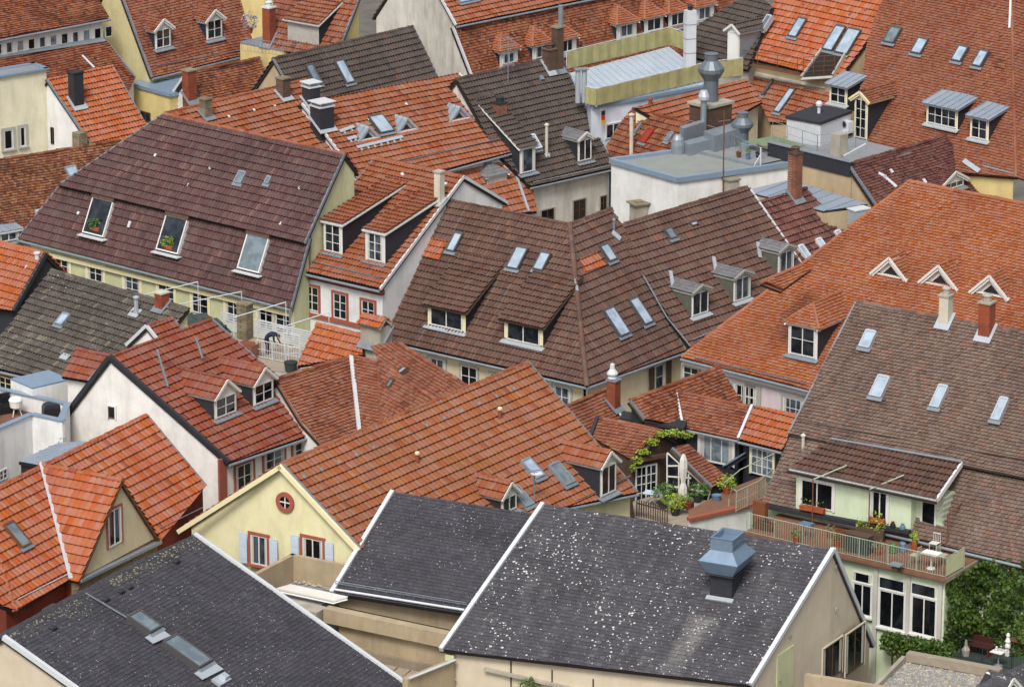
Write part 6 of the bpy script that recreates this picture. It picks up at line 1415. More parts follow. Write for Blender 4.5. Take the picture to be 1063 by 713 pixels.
H29.gutter(pl.at(a3(820, 618)), pl.at(a3(1020, 672)), pl); H29.strip(a3(820, 630), a3(880, 672), pl, 'pale_steel', .3)
pl = PL_30
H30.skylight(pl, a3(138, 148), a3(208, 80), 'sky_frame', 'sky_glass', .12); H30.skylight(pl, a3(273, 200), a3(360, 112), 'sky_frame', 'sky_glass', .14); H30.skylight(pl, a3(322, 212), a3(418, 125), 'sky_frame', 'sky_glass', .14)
mb = MB(); Q = [pl.at(p) for p in (a3(190, 308), a3(312, 300), a3(360, 218), a3(268, 200))]; mb.prism([p+pl.n*.06 for p in Q], pl.n*.1); ci = H30.part('roof_cut', mb, 'dark')
mb = MB(); 
for a, b in ((0, 3), (1, 2)): e = Q[b]-Q[a]; mb.obox((Q[a]+Q[b])/2+pl.n*.15, e, unit(np.cross(e, pl.n))*.12, pl.n*.3)
mb.obox((Q[0]+Q[1])/2+pl.n*.1, Q[1]-Q[0], pl.v*.4, pl.n*.1); H30.part('kerb', mb, 'grey_stone', ci)
mb = MB(); A, B = Q[0]+Z*.1, Q[1]+Z*.1; rail(mb, [A, B], 1.3, 0, .025, .01, (.35, .65, .95), .7); H30.part('railing', mb, 'rust')
t = Thing('railing', 'rusty railing with plank along the lower edge of the orange roof near the yellow screens', 'railing'); mb = MB(); rail(mb, [pl.at(a2(935, 248))+pl.d*.3, pl.at(a3(180, 285))+pl.d*.3], 1.0, 0, .025, .01, (.5,), 1.8); t.part('bars', mb, 'rust'); mb = MB(); A, B = pl.at(a2(930, 232))+pl.d*.4, pl.at(a3(190, 280))+pl.d*.4; mb.obox((A+B)/2-Z*.1, B-A, pl.d*.4, Z*.06); t.part('plank', mb, 'wood_brown')
H30.hooks(pl, [a3(190, 22), a3(290, 42), a3(375, 58), a3(475, 75), a3(75, 185), a3(435, 40)], 't_wine')
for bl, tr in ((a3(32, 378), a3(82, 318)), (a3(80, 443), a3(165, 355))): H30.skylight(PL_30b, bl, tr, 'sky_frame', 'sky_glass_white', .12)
mb = MB(); A, B = PL_30.at(a3(0, 290)), PL_30.at(a3(280, 345)); H30.strip(a3(-20, 292), a3(285, 345), PL_30b, 'render_pale', .4, 'ledge', .2)
H31.dormer(PL_31, a2(880, 255), a2(930, 262), 36, 'gable', 't_umber', 'pan', cheek='zinc', dp=35, win=(1, 1), glass='cloth_white', m=.06, over=.2)
H31.skylight(PL_31, a2(1030, 125), a2(1048, 68), 'pale_steel', 'sky_glass_white', .2)
Q = PL_32.at(a2(582, 412)); mb = MB(); mb.lathe(Q-Z*.1, [(.12, 0), (.12, .4), (.16, .42), (.16, .55), (.05, .6)], 10); H32.part('vent_pipe', mb, 'vent_red')
H32.hooks(PL_32, [a2(820, 372)], 'white_metal'); wz = Wp(PL_32.at(a2(770, 495)), PL_32.at(a2(955, 440)), 0)
pl = PL_33
for bl, tr, gl in ((a2(522, 525), a2(555, 488), 'sky_glass_grey'), (a2(642, 556), a2(680, 524), 'sky_glass_grey')): H33.skylight(pl, bl, tr, 'zinc', gl, .1)
H33.skylight(pl, a2(543, 560), a2(602, 512), 'red_glass', 'red_glass', .12)
H33.vent(pl, a2(508, 608), .13, 2.6, 'render_pale')
pl = PL_34
H34.dormer(pl, b3(720, 95), b3(830, 110), 10, 'gable', 't_dark_red', 'biber', dp=28, win=(3, 1), over=.3)
for a, b in ((a3(525, 665), a3(535, 678)), (a3(480, 680), a3(510, 695)), (b3(500, 52), b3(550, 95)), (b3(655, 65), b3(665, 80))): H34.strip(a, b, pl, 'white_metal', .2)
# AC block between the roofs
H43 = House('flat_roof_block', 'tan block with dark metal parapet carrying the air conditioning units', 'house', wall='w_tan')
zb = 12.0; a, b = onz(e5(560, 285), zb), onz(e5(968, 385), zb); q = H43.box(a, b, 5.5, zb-.3); H43q = q; uu = unit(b-a); nn = V3(uu[1], -uu[0], 0); H43u, H43n = uu, nn
mb = MB(); mb.obox((a+b)/2-Z*.3-nn*.0, (b-a), nn*.16, Z*.9); H43.part('parapet', mb, 'navy' if 0 else 'slate_trim'); mb = MB(); mb.obox((a+b)/2+Z*.16-nn*.05, (b-a)*1.01, nn*.4, Z*.05); H43.part('parapet_cap', mb, 'zinc')
mb = MB(); mb.prism([k-Z*.0 for k in q], Z*.04); H43.part('roof', mb, 'flat_grey')
mb = MB(); gq_ = [onz(p, zb-.25) for p in (e5(430, 275), e5(585, 245), e5(740, 292), e5(660, 318))]; mb.prism(gq_, Z*.03); H43.part('roof_mat', mb, 'flat_green')
H44 = House('plant_room', 'pale ribbed metal plant room with a dark flat roof behind the tan block', 'plant room', wall='white_metal')
a, b = onz(e5(648, 262), zb-.2), onz(e5(815, 292), zb-.2); zq = Wp(a, b).at(e5(648, 158))[2]; q = H44.box(a, b, 3.4, zq); uu2 = unit(b-a); n2 = V3(uu2[1], -uu2[0], 0)
mb = MB(); mb.prism([k+(k-np.mean(q, 0))*.05 for k in q], Z*.18); H44.part('roof', mb, 'slate_trim')
mb = MB()
for k in range(22): p = a+uu2*(.15+k*(np.linalg.norm(b-a)-.3)/21); mb.box(p+n2*.02, uu2, .05, zq-a[2]-.05, .04, n2)
H44.part('cladding_rib', mb, 'white_metal'); Q = np.mean(q, 0); mb = MB(); mb.lathe(V3(*Q[:2], zq+.18), [(.1, 0), (.1, .45), (.2, .47), (.22, .62), (.12, .75)], 10); H44.part('roof_vent', mb, 'white_metal')
for k, (p, lab) in enumerate(((e5(878, 235), 'air conditioning unit with round fan beside the concrete chimney'), (e5(945, 240), 'second smaller air conditioning unit near the white door'))):
    Q = onz(p, zb-.1); t = Thing('air_conditioner', lab, 'air conditioner', Q, 'air conditioning units'); w_ = 1.25 if k == 0 else .7; mb = MB(); mb.box(Q+Z*.2, H43u, w_, 1.0 if k == 0 else .7, .5, H43n); t.part('casing', mb, 'white_metal')
    fc = Q+Z*.72+H43n*.26; mb = MB(); mb.lathe(V3(0, 0, 0), [(.4*w_*.8, 0), (.4*w_*.8, .03), (.34*w_*.8, .03), (.34*w_*.8, .01)], 18)
    mb.v = [tuple(fc+H43u*x+Z*y+H43n*z) for x, y, z in mb.v]; t.part('fan_guard', mb, 'steel'); mb = MB(); mb.lathe(V3(0, 0, 0), [(.31*w_*.8, .0), (.31*w_*.8, .012)], 18); mb.v = [tuple(fc+H43u*x+Z*y+H43n*z) for x, y, z in mb.v]; t.part('fan', mb, 'dark')
    for sx in (-1, 1): mb = MB(); mb.box(Q+H43u*sx*w_*.35, H43u, .08, .2, .45, H43n); t.part('foot', mb, 'dark')
Pq = Pl(onz(e5(888, 345), zb-.1), H43u, H43n, .01); H43.chimney(Pq.o, e5(888, 345), 18, e5(888, 238)[1], 'concrete', 'concrete', u=H43u, lid=False)
t = Thing('railing', 'thin steel railing around the air conditioning units', 'railing'); mb = MB(); rail(mb, [onz(e5(580, 250), zb), onz(e5(800, 320), zb), onz(e5(990, 300), zb)], 1.0, 0, .02, .01, (.5,)); t.part('bars', mb, 'zinc')
mb = MB(); A, B = onz(e5(930, 345), zb), onz(e5(1040, 285), zb); mb.obox((A+B)/2-Z*.2, B-A, V3(0, .3, 0), Z*.5); H43.part('parapet', mb, 'white_metal')
# blue ribbed roof
H45 = House('lean_to', 'low annexe with a pale blue ribbed metal roof behind the brick chimney', 'annexe', wall='w_tan')
zz_ = 10.7; q = [onz(p, zz_+dz) for p, dz in ((e5(440, 515), 0), (e5(830, 615), 0), (e5(1050, 580), .0), (e5(660, 455), .0))]; pz = pl3(q[0], q[1], q[3]+Z*.25)
zq_ = [pz.at(p) for p in (e5(440, 515), e5(830, 615), e5(1050, 578), e5(660, 460))]; H45.body.prism([V3(*p[:2], 0) for p in zq_], Z*(min(p[2] for p in zq_)-.12)); H45.foot += [tuple(p[:2]) for p in zq_]
mb = MB(); tiles(mb, pz, zq_, ('seam', dict(w=.9))); mb.prism([p-pz.n*.02 for p in zq_], -pz.n*.1, 1); pad_uv(mb); H45.part('roof', mb, ['t_zinc', 'slate_trim'])
Q = onz(e5(1005, 645), 10.4); t = Thing('vent_box', 'pale metal box at the corner of the orange roof beside the tan wall', 'vent box', Q); mb = MB(); mb.box(Q-Z*.4, V3(.8, .5, 0), 1.1, .9, .7); t.part('casing', mb, 'pale_steel'); mb = MB(); mb.box(Q+Z*.5, V3(.8, .5, 0), 1.2, .06, .8); t.part('lid', mb, 'white_metal')
# ================================================================== flat white building: ducts and vents
zf = 11.0
def on41(p, z=None): return onz(p, zf if z is None else z)
du = unit(H41q[2]-H41q[1]); dn = V3(du[1], -du[0], 0)
t = Thing('ductwork', 'grey sheet-metal ventilation ducts with an elbow on the flat roof', 'ductwork'); 
Q = on41(e5(112, 345)); mb = MB(); mb.lathe(Q, [(.62, 0), (.6, .12), (.42, .2), (.42, .75), (.36, 1.1), (.2, 1.35)], 12); t.part('elbow', mb, 'zinc')
mb = MB(); A, B = on41(e5(150, 350))+Z*.5, on41(e5(275, 318))+Z*.5; mb.obox((A+B)/2, B-A, dn*.9, Z*.8); t.part('duct', mb, 'steel')
mb = MB(); A, B = on41(e5(150, 318))+Z*.6, on41(e5(250, 285))+Z*.6; mb.obox((A+B)/2-dn*.5, B-A, dn*.5, Z*1.5); t.part('louvre_box', mb, 'zinc')
mb = MB(); A, B = on41(e5(265, 335))+Z*.7, on41(e5(400, 295))+Z*.7; mb.obox((A+B)/2, B-A, dn*1.3, Z*1.2); t.part('plenum', mb, 'steel')
mb = MB()
for k in range(5): p = A+(B-A)*(k+.5)/5+dn*.66; mb.obox(p, (B-A)*.12, dn*.03, Z*.8)
t.part('grille', mb, 'zinc'); mb = MB(); A2, B2 = on41(e5(370, 312))+Z*.7, on41(e5(440, 285))+Z*.7; mb.obox((A2+B2)/2, B2-A2, dn*.8, Z*.8); t.part('duct', mb, 'zinc')
def cowl(P, label, r, H_, mat='steel_dark'):
    t = Thing('roof_cowl', label, 'vent', P); mb = MB(); mb.lathe(P, [(r*.62, 0), (r*.62, H_*.45), (r*.66, H_*.46)], 14); t.part('shaft', mb, mat)
    mb = MB(); mb.lathe(P, [(r*.66, H_*.46), (r*1.1, H_*.62), (r*1.1, H_*.7), (r*.62, H_*.84), (r*.55, H_*.86), (r*.55, H_*.97), (r*.6, H_), (r*.4, H_)], 14); t.part('hood', mb, mat)
cowl(on41(e5(430, 300)), 'lower grey mushroom vent at the end of the ducts', .62, 2.2)
# brick base with big cowl
H46 = House('vent_stack', 'short brick stack with a concrete slab behind the ducts', 'stack', wall='brick_dark')
zs = 11.2; a, b = onz(e5(262, 255), zs), onz(e5(380, 250), zs); hs = Wp(a, b).at(e5(262, 115))[2]; q = H46.box(onz(e5(266, 250), zs), onz(e5(378, 222), zs), 1.7, hs); mb = MB(); mb.prism([k+(k-np.mean(q, 0))*.12 for k in q], Z*.16); H46.part('slab', mb, 'concrete'); c_ = np.mean(q, 0)
cowl(V3(*c_[:2], hs+.16), 'tall grey metal vent on top of the short brick stack', .74, 3.0)
t = Thing('flue_pipe', 'slim steel flue with a conical cap beside the brick stack', 'flue', onz(e5(238, 250), zs)); Q = onz(e5(238, 258), zs); mb = MB(); mb.tube(Q, Q+Z*2.4, .19, 10); t.part('pipe', mb, 'steel'); mb = MB(); mb.lathe(Q+Z*2.4, [(.2, 0), (.36, .1), (.36, .3), (.22, .65), (.1, .68)], 10); t.part('cap', mb, 'pale_steel')
t = Thing('railing', 'steel railing on the flat roof in front of the brick stack', 'railing'); mb = MB(); rail(mb, [on41(e5(150, 240)), on41(e5(330, 290)), on41(e5(520, 385)), on41(e5(660, 320))], 1.0, 0, .02, .01, (.5,)); t.part('bars', mb, 'zinc')
mb = MB(); A, B = on41(e5(205, 345)), on41(e5(505, 412)); mb.obox((A+B)/2+Z*.15, B-A, dn*.25, Z*.3); H41.part('roof_kerb', mb, 'zinc'); mb = MB(); mb.obox((on41(e5(135, 362))+A)/2+Z*.1, A-on41(e5(135, 362)), dn*.1, Z*.15); H41.part('roof_kerb', mb, 'pale_steel')
mb = MB(); q_ = [on41(p) for p in (e5(215, 342), e5(505, 408), e5(660, 375), e5(480, 305))]; mb.prism([p+Z*.26 for p in q_], Z*.02); H41.part('roof_mat', mb, 'flat_grey')
for k, (x, y, h_, lf, lab) in enumerate(((412, 372, .8, 'moss', 'tall dry grass in a pot, left of the pots on the flat roof'), (458, 382, .55, 'leaf', 'small green plant in a blue pot on the flat roof'), (508, 372, .75, 'moss', 'brown grass in a dark pot nearest the white post on the flat roof'))):
    potted(on41(e5(x, y))+Z*.28, lab, .16, .3, (.18, .18, h_*.5), lf, ('wood_brown', 'blue_paint', 'slate_trim')[k], 60)
t = Thing('pole', 'short white post with a slanting strut on the flat roof edge', 'post'); Q = on41(e5(520, 405)); mb = MB(); mb.tube(Q, Q+Z*1.3, .05, 6); t.part('post', mb, 'white_metal'); mb = MB(); mb.tube(Q-du*.6, Q+Z*.9, .03, 5); t.part('strut', mb, 'white_metal')
Q = H41W2.at(e5(360, 520)); Q = Q+H41W2.n*.35; t = Thing('concrete_stack', 'square concrete stack in front of the white wall beside the mast', 'stack', V3(*Q[:2], 0)); zt_ = H41W2.at(e5(360, 452))[2]; mb = MB(); mb.box(V3(*Q[:2], 0), du, .75, zt_, .7, dn); t.part('shaft', mb, 'concrete'); mb = MB(); mb.box(V3(*Q[:2], zt_), du, .9, .1, .85, dn); t.part('cap', mb, 'concrete_dark')
Q = H41W1.at(b2(555, 215))+H41W1.n*.4; t = Thing('concrete_stack', 'square concrete chimney with a slab cap in front of the bright white wall', 'stack', V3(*Q[:2], 0)); zt_ = H41W1.at(b2(555, 150))[2]; mb = MB(); mb.box(V3(*Q[:2], 0), du, .8, zt_, .8, dn); t.part('shaft', mb, 'concrete'); mb = MB(); mb.box(V3(*Q[:2], zt_), du, 1.1, .1, 1.1, dn); t.part('cap', mb, 'concrete_dark'); mb = MB(); mb.box(V3(*Q[:2], zt_+.1), du, .5, .08, .5, dn); t.part('flue_top', mb, 'concrete_dark')
Q = V3(*(H41W2.at(e5(330, 480))+H41W2.n*.15)[:2], 8.5); t = Thing('antenna_mast', 'tall rusty antenna mast in front of the flat white building', 'mast', Q); zt_ = Wp(Q, Q+du).at(e5(345, 120))[2]; mb = MB(); mb.tube(Q, V3(*Q[:2], zt_), .045, 6); t.part('mast', mb, 'rust'); mb = MB(); mb.tube(V3(*Q[:2], zt_-.6)-du*.4, V3(*Q[:2], zt_-.6)+du*.4, .02, 5); t.part('antenna_arm', mb, 'zinc')
# ================================================================== ribbed zinc terrace: screens, flues
q = H42q; zt = 12.0
pc = [onz(p, zt) for p in (a2(258, 275), a2(656, 180), a2(715, 200))]; pd = [onz(p, zt) for p in (a2(330, 410), a2(372, 418), a2(495, 388), a2(790, 318), a2(800, 318), a2(942, 300))]
def screen(pts, h, label, cap='white_metal'):
    t = Thing('screen_fence', label, 'fence', pts[0]); 
    for a, b in zip(pts[:-1], pts[1:]):
        L = np.linalg.norm(b-a); k = max(1, round(L/2.0))
        if L < .2: continue
        nn = unit(np.cross(b-a, Z)); 
        for i in range(k):
            p, r_ = a+(b-a)*i/k, a+(b-a)*(i+1)/k; mb = MB(); m_ = 8; pts_ = []
            for j in range(m_+1):
                o = nn*(.02*math.sin(j*1.9+i)); pts_ += [p+(r_-p)*j/m_+o+Z*.1, p+(r_-p)*j/m_+o+Z*(h-.04+.015*math.sin(j+i))]
            mb.add(pts_+[x+nn*.03 for x in pts_], [(2*j, 2*j+2, 2*j+3, 2*j+1) for j in range(m_)]+[(2*m_+2+2*j, 2*m_+2+2*j+1, 2*m_+2+2*j+3, 2*m_+2+2*j+2) for j in range(m_)]+[(2*j+1, 2*j+3, 2*m_+2+2*j+3, 2*m_+2+2*j+1) for j in range(m_)])
            t.part('screen_panel', mb, 'yellow_screen')
        mb = MB(); rail(mb, [a+nn*-.05, b+nn*-.05], h, 0, .025, .01, (.35, .7), 2.0); t.part('rail', mb, cap)
screen(pc, 1.25, 'yellow reed screen along the back of the zinc terrace'); screen(pd[:4], 1.2, 'yellow reed screen along the front of the zinc terrace'); screen(pd[4:], 1.25, 'short yellow reed screen to the right of the zinc terrace')
mb = MB(); 
Q = onz(a2(735, 262), zt); t = Thing('flue', 'big square white metal flue rising from the zinc terrace', 'flue', Q); hh_ = Wp(Q, Q+V3(1, 0, 0)).at(a2(735, 40))[2]-zt; mb = MB(); mb.box(Q, V3(.95, .35, 0), .68, hh_, .5); t.part('shaft', mb, 'white_metal'); mb = MB()
for k in range(1, 4): mb.box(Q+Z*hh_*k/4, V3(.95, .35, 0), .71, .04, .53)
t.part('band', mb, 'zinc'); mb = MB(); mb.lathe(Q+Z*hh_, [(.16, 0), (.16, .25), (.26, .27), (.1, .4)], 10); t.part('cap', mb, 'slate_trim')
Q = onz(a2(312, 400), zt); t = Thing('flue', 'twin steel flue pipes at the left corner of the zinc terrace', 'flue', Q)
for k in (-1, 1): mb = MB(); mb.tube(Q+V3(k*.2, k*.05, 0), Q+V3(k*.2, k*.05, 0)+Z*2.1, .17, 10); t.part('pipe', mb, 'pale_steel')
mb = MB(); mb.box(Q+Z*2.1, V3(1, .2, 0), .85, .08, .5); t.part('cap', mb, 'zinc')
H42.win(H42W, a2(408, 545), a2(465, 530), 15, cols=2, rows=1, casing='white_paint', cw=.06)
Q = H42W.at(a2(377, 490))+H42W.n*.35; mbs = []
t = Thing('flag', 'small black, red and gold flag hanging from the corner of the zinc terrace', 'flag', Q); u_ = H42W.u
for k, m_ in enumerate(('black_plastic', 'red', 'gold')):
    mb = MB(); z1 = Q[2]+1.0-k*.3; mb.add([V3(*Q[:2], z1)+u_*.0, V3(*Q[:2], z1)+u_*.28+H42W.n*.05, V3(*Q[:2], z1-.3)+u_*.3, V3(*Q[:2], z1-.3)+u_*.02], [(0, 1, 2, 3)]); t.part('stripe', mb, m_)
mb = MB(); mb.tube(Q-Z*.1+u_*-.02, Q+Z*1.2-u_*.02, .015, 5); t.part('pole', mb, 'white_metal')
# ================================================================== valley roofs
mbx = PL_35; H35.strip(mbx.at(c1(388, 78)), mbx.at(c1(420, 372)), mbx, 'white_metal', .2, 'valley_flashing', .1)
H35.skylight(p4, c1(595, 148), c1(598, 122), 'timber', 'sky_glass_grey', .05, apron=False, wh=(.4, .55)); H35.skylight(p5, c1(550, 195), c1(552, 168), 'timber', 'sky_glass_grey', .05, apron=False, wh=(.4, .55))
H36.chimney(PL_36, b1(468, 720), 33, b1(470, 632)[1], 'concrete', 'concrete', .7, lid=False)
Q = PL_36.at(b1(468, 720)); sc = scale_at(Q); zt_ = Wp(Q, Q+PL_36.u).at(b1(470, 632))[2]; u = PL_36.u; n = PL_36.d; c = V3(*(Q-n*.35)[:2], zt_)
for s_ in (-1, 1):
    pp = Pl(c+Z*.55, -n*s_ if False else unit(u)*1.0, n*s_, 42); mb = MB(); a_, b_ = c+Z*.5-u*.8, c+Z*.5+u*.8; pts = [a_, b_, b_+n*s_*.55-Z*.5, a_+n*s_*.55-Z*.5]; pp = pl3(pts[3], pts[2], pts[1]); tiles(mb, pp, pts, 'pan'); mb.prism([p-pp.n*.03 for p in pts], -pp.n*.08, 1); pad_uv(mb); H36.part('chimney_roof', mb, ['t_fresh', 'concrete'])
# ================================================================== roof terrace with white railings
H47 = House('roof_terrace', 'roof terrace with white railings and louvred panels below the mansard wall', 'terrace', wall='w_grey')
zt = 8.0
def onR(x, y, z=0): return onz(e4(x, y), zt+z)
q = [onR(*p) for p in ((20, 250), (450, 300), (880, 400), (860, 520), (560, 480), (250, 380))]; H47.body.prism([V3(*p[:2], 0) for p in q], Z*(zt-.06)); H47.foot += [tuple(p[:2]) for p in q]; mb = MB(); mb.prism([p-Z*.05 for p in q], Z*.05); H47.part('floor', mb, 'deck_pale')
t = Thing('louvre_fence', 'white louvred fence along the back of the roof terrace', 'fence'); A, B = onR(430, 300), onR(880, 402); uu = unit(B-A); nn = V3(uu[1], -uu[0], 0); hf = 1.15
for k in range(5):
    p, r_ = A+(B-A)*k/5, A+(B-A)*(k+.96)/5; mb = MB()
    for j in range(8): mb.obox((p+r_)/2+Z*(.15+j*.13), r_-p, nn*.05, Z*.07)
    t.part('louvre_panel', mb, 'white_metal'); mb = MB(); mb.box(p, uu, .06, hf+.1, .08, nn); t.part('post', mb, 'white_metal')
t = Thing('railing', 'white tubular railing of the roof terrace with high sloping handrails', 'railing'); mb = MB()
tops = [((25, 130), (315, 60)), ((25, 210), (530, 108)), ((490, 235), (748, 160)), ((755, 275), (960, 210))]
for (x0, y0), (x1, y1) in tops:
    for (x, y) in ((x0, y0), (x1, y1)): pass
def up(x, y, xb, yb):                                    # height above the floor point (xb, yb) seen at (x, y)
    P_ = onR(xb, yb); return V3(*P_[:2], Wp(P_, P_+V3(1, 0, 0)).at(e4(x, y))[2])
for (x0, y0), (x1, y1) in tops:
    A, B = up(x0, y0, x0, y0+150), up(x1, y1, x1, y1+190); mb.tube(A, B, .03, 6); mb.tube(A, V3(*A[:2], zt), .025, 6); mb.tube(B, V3(*B[:2], zt), .025, 6)
A, B, C_ = onR(30, 330), onR(460, 400), onR(840, 470)
rail(mb, [onR(600, 432), onR(840, 480)], 1.0, .16, .025, .012, (.5,), 1.2); rail(mb, [onR(25, 310), onR(300, 372)], 1.0, 0, .025, .01, (.4, .7), 1.4)
t.part('tubes', mb, 'white_metal')
t = Thing('tarpaulin', 'dark green tarpaulin draped over furniture on the roof terrace', 'tarpaulin'); mb = MB(); N_ = 14; pts = []
c_ = onR(300, 330); uu = unit(onR(440, 362)-onR(150, 300)); nn = V3(uu[1], -uu[0], 0)
for i in range(N_+1):
    for j in range(7):
        x, y = (i/N_-.5)*3.6, (j/6-.5)*1.9; ed = max(abs(x)/1.8, abs(y)/.95); h_ = .95-.55*max(0, ed-.7)/.3*.8+.1*math.sin(i*1.7+j)+.08*math.sin(j*2.3+i*.6)+.18*math.cos(x*1.3)
        pts.append(c_+uu*x+nn*y+Z*max(.05, h_))
mb.add(pts, [(i*7+j, (i+1)*7+j, (i+1)*7+j+1, i*7+j+1) for i in range(N_) for j in range(6)]); t.part('sheet', mb, 'tarp'); mb = MB(); mb.box(c_, uu, 3.2, .75, 1.5, nn); t.part('filling', mb, 'tarp')
Q = onR(530, 405); H47.chimney(Pl(Q, uu, nn, .01), e4(528, 345), 17, e4(528, 178)[1], 'stone_block', 'stone_block', .9, u=uu, flash=None); mb = MB(); mb.box(onR(560, 428), uu, 1.1, .75, .8, nn); H47.part('plinth', mb, 'brick')
t = Thing('lounger_frame', 'white folded lounger frame leaning on the terrace railing', 'lounger', onR(770, 460)); A, B = onR(745, 445), onR(815, 440); mb = MB(); mb.path([A, A+Z*1.5+V3(-.1, .1, 0), B+Z*1.3, B], .035); t.part('frame', mb, 'white_metal'); mb = MB(); mb.obox((A+B)/2+Z*.7, (B-A)*.9, nn*.03, Z*.05); mb.obox((A+B)/2+Z*.35, (B-A)*.9, nn*.03, Z*.05); t.part('slat', mb, 'white_metal')
t = Thing('bin', 'dark green round bin at the right end of the roof terrace', 'bin', onR(770, 500)); mb = MB(); mb.lathe(onR(770, 500), [(.3, 0), (.36, .45), (.38, .47)], 12); t.part('bin', mb, 'tarp'); mb = MB(); mb.lathe(onR(770, 500)+Z*.47, [(.38, 0), (.38, .05), (.1, .12)], 12); t.part('lid', mb, 'slate_trim')
# ================================================================== courtyard
pl = PL_37
H37.chimney(pl, c2(455, 290), 14.5, c2(455, 172)[1], 'brick_red', 'zinc'); Q = pl.at(c2(455, 290)); zt_ = Wp(Q, Q+pl.u).at(c2(455, 160))[2]; mb = MB(); c_ = V3(*(Q-pl.d*.35)[:2], zt_-.05); mb.lathe(c_, [(.26, 0), (.2, .18), (.3, .2), (.3, .28), (.14, .5), (.12, .75), (.04, .8)], 12); H37.part('chimney_pot', mb, 'white_metal')
H37.strip(c2(420, 255), c2(465, 312), pl, 'white_metal', .12)
mb = MB(); A, B = onz(c2(470, 315), 8.3), onz(c2(720, 355), 8.3); mb.obox((A+B)/2+V3(0, .4, 0), B-A, V3(.2, 1.2, 0), Z*.15); H40.part('flat_roof_strip', mb, 'slate_trim')
H38.strip(c2(685, 215), c2(713, 352), PL_38b, 'white_metal', .13, 'valley_flashing', .1); H38.strip(c2(982, 268), c2(927, 398), PL_38b, 'white_metal', .14)
wg = wfrom(H38P, 3, 2, -.25); H38.win(wg, c2(772, 470), c2(908, 510), 31, cols=3, rows=1, glass='glass_pale', curtain=True, fr=.09, casing='white_paint', cw=.06)
wg = wfrom(H39P, 3, 2, -.25); H39.win(wg, c2(975, 530), c3(75, 545), 27, cols=4, rows=3, glass='glass_pale', casing='cream_paint', cw=.08)
t = Thing('awning_box', 'slate blue awning cassette leaning out beside the glazed courtyard wall', 'awning', onz(c2(905, 500), 6.5)); A, B = onz(c2(872, 508), 7.0), onz(c2(945, 462), 7.0); mb = MB(); e = B-A; mb.obox((A+B)/2, e, V3(.2, -.35, .25), V3(.1, -.2, -.2)); t.part('cassette', mb, 'slate_trim'); mb = MB(); mb.obox((A+B)/2+V3(0, -.2, .2), e, V3(.2, -.3, .2), V3(0, .03, .05)); t.part('cover', mb, 'blue_zinc')
H40.strip(c2(380, 312), c2(353, 385), PL_40, 'slate_trim', .18)
# timber gable of the ivy roof
P = H40P; gr = Wp(P[1], P[2], .05); u_ = gr.u
mb = MB()
for k in range(7): a = gr.at(c2(512+k*3, 476+k*0)); 
A, B = P[1], P[2]; mb.obox((A+B)/2+gr.n*.05-Z*.12, B-A, gr.n*.12, Z*.22); H40.part('barge_board', mb, 'timber')
back = pl3(P[1], P[0], P[1]+V3(.9, .5, -.75)); 
Pk, _ = H40.mirror(PL_40, P, 0, 1, 't_old_red', kind='biber', pitch=30, ln=1.8)
H40.win(Wp(P[1], P[2], -.06), c2(522, 652), c2(606, 628), 38, cols=4, rows=4, glass='glass', fr=.08)
mb = MB(); mb.obox(gr.at(c2(570, 470))+gr.n*.1, gr.u*2.2, gr.n*.15, Z*.2); H40.part('beam', mb, 'timber')
t = Thing('climbing_vine', 'yellow-green vine trailing along the gable edge of the timber courtyard roof', 'vine'); mb = MB()
path_ = [c2(735, 385), c2(690, 378), c2(640, 368), c2(600, 385), c2(565, 430), c2(535, 465), c2(510, 495), c2(505, 520)]
p3_ = [gr.at(p)+gr.n*.15 for p in path_]
for a, b in zip(p3_[:-1], p3_[1:]): leaves(mb, (a+b)/2+V3(0, 0, .05), (np.linalg.norm(b-a)*.6, .18, .2), 150, .13, .1)
t.part('foliage', mb, 'leaf_lime'); mb = MB(); mb.path(p3_, .02); t.part('stem', mb, 'timber')
# conservatory
H48 = House('conservatory', 'small glazed conservatory with an old red lean-to roof and slanting glass gable', 'conservatory', wall='dark')
pe0, pe1 = onz(e3(660, 410), 6.6), onz(e3(745, 378), 6.6); pc_ = rp(pe0, pe1, 0, 38)
P = H48.face(pc_, [e3(660, 410), e3(745, 378), e3(545, 192), e3(462, 215)], 't_old_red', 'biber', edges='---v', over=[.05, .05, .02, .1]); gq = Wp(P[0], P[3], -.05)
mb = MB()
def bar(p, q_, w=.07): 
    A, B = gq.at(p)+gq.n*.04, gq.at(q_)+gq.n*.04; e = unit(B-A); mb.obox((A+B)/2, B-A, np.cross(e, gq.n)*w, gq.n*.05)
for p, q_ in ((e3(442, 235), e3(655, 425)), (e3(442, 240), e3(442, 440)), (e3(655, 425), e3(640, 480)), (e3(442, 440), e3(640, 478)), (e3(442, 300), e3(505, 300)), (e3(442, 352), e3(560, 360)), (e3(500, 290), e3(500, 450)), (e3(548, 340), e3(545, 458)), (e3(598, 380), e3(592, 468)), (e3(442, 398), e3(620, 425))): bar(p, q_)
H48.part('glazing_bars', mb, 'white_paint'); mb = MB(); mb.add([gq.at(p)+gq.n*.02 for p in (e3(442, 440), e3(640, 478), e3(655, 428), e3(442, 240))], [(0, 1, 2, 3)]); H48.part('pane', mb, 'glass'); 
mb = MB(); A, B = P[0], P[3]; e = unit(B-A); mb.obox((A+B)/2-Z*.1+gq.n*.06, B-A, gq.n*.1, np.cross(e, gq.n)*.16); H48.part('barge_board', mb, 'timber')
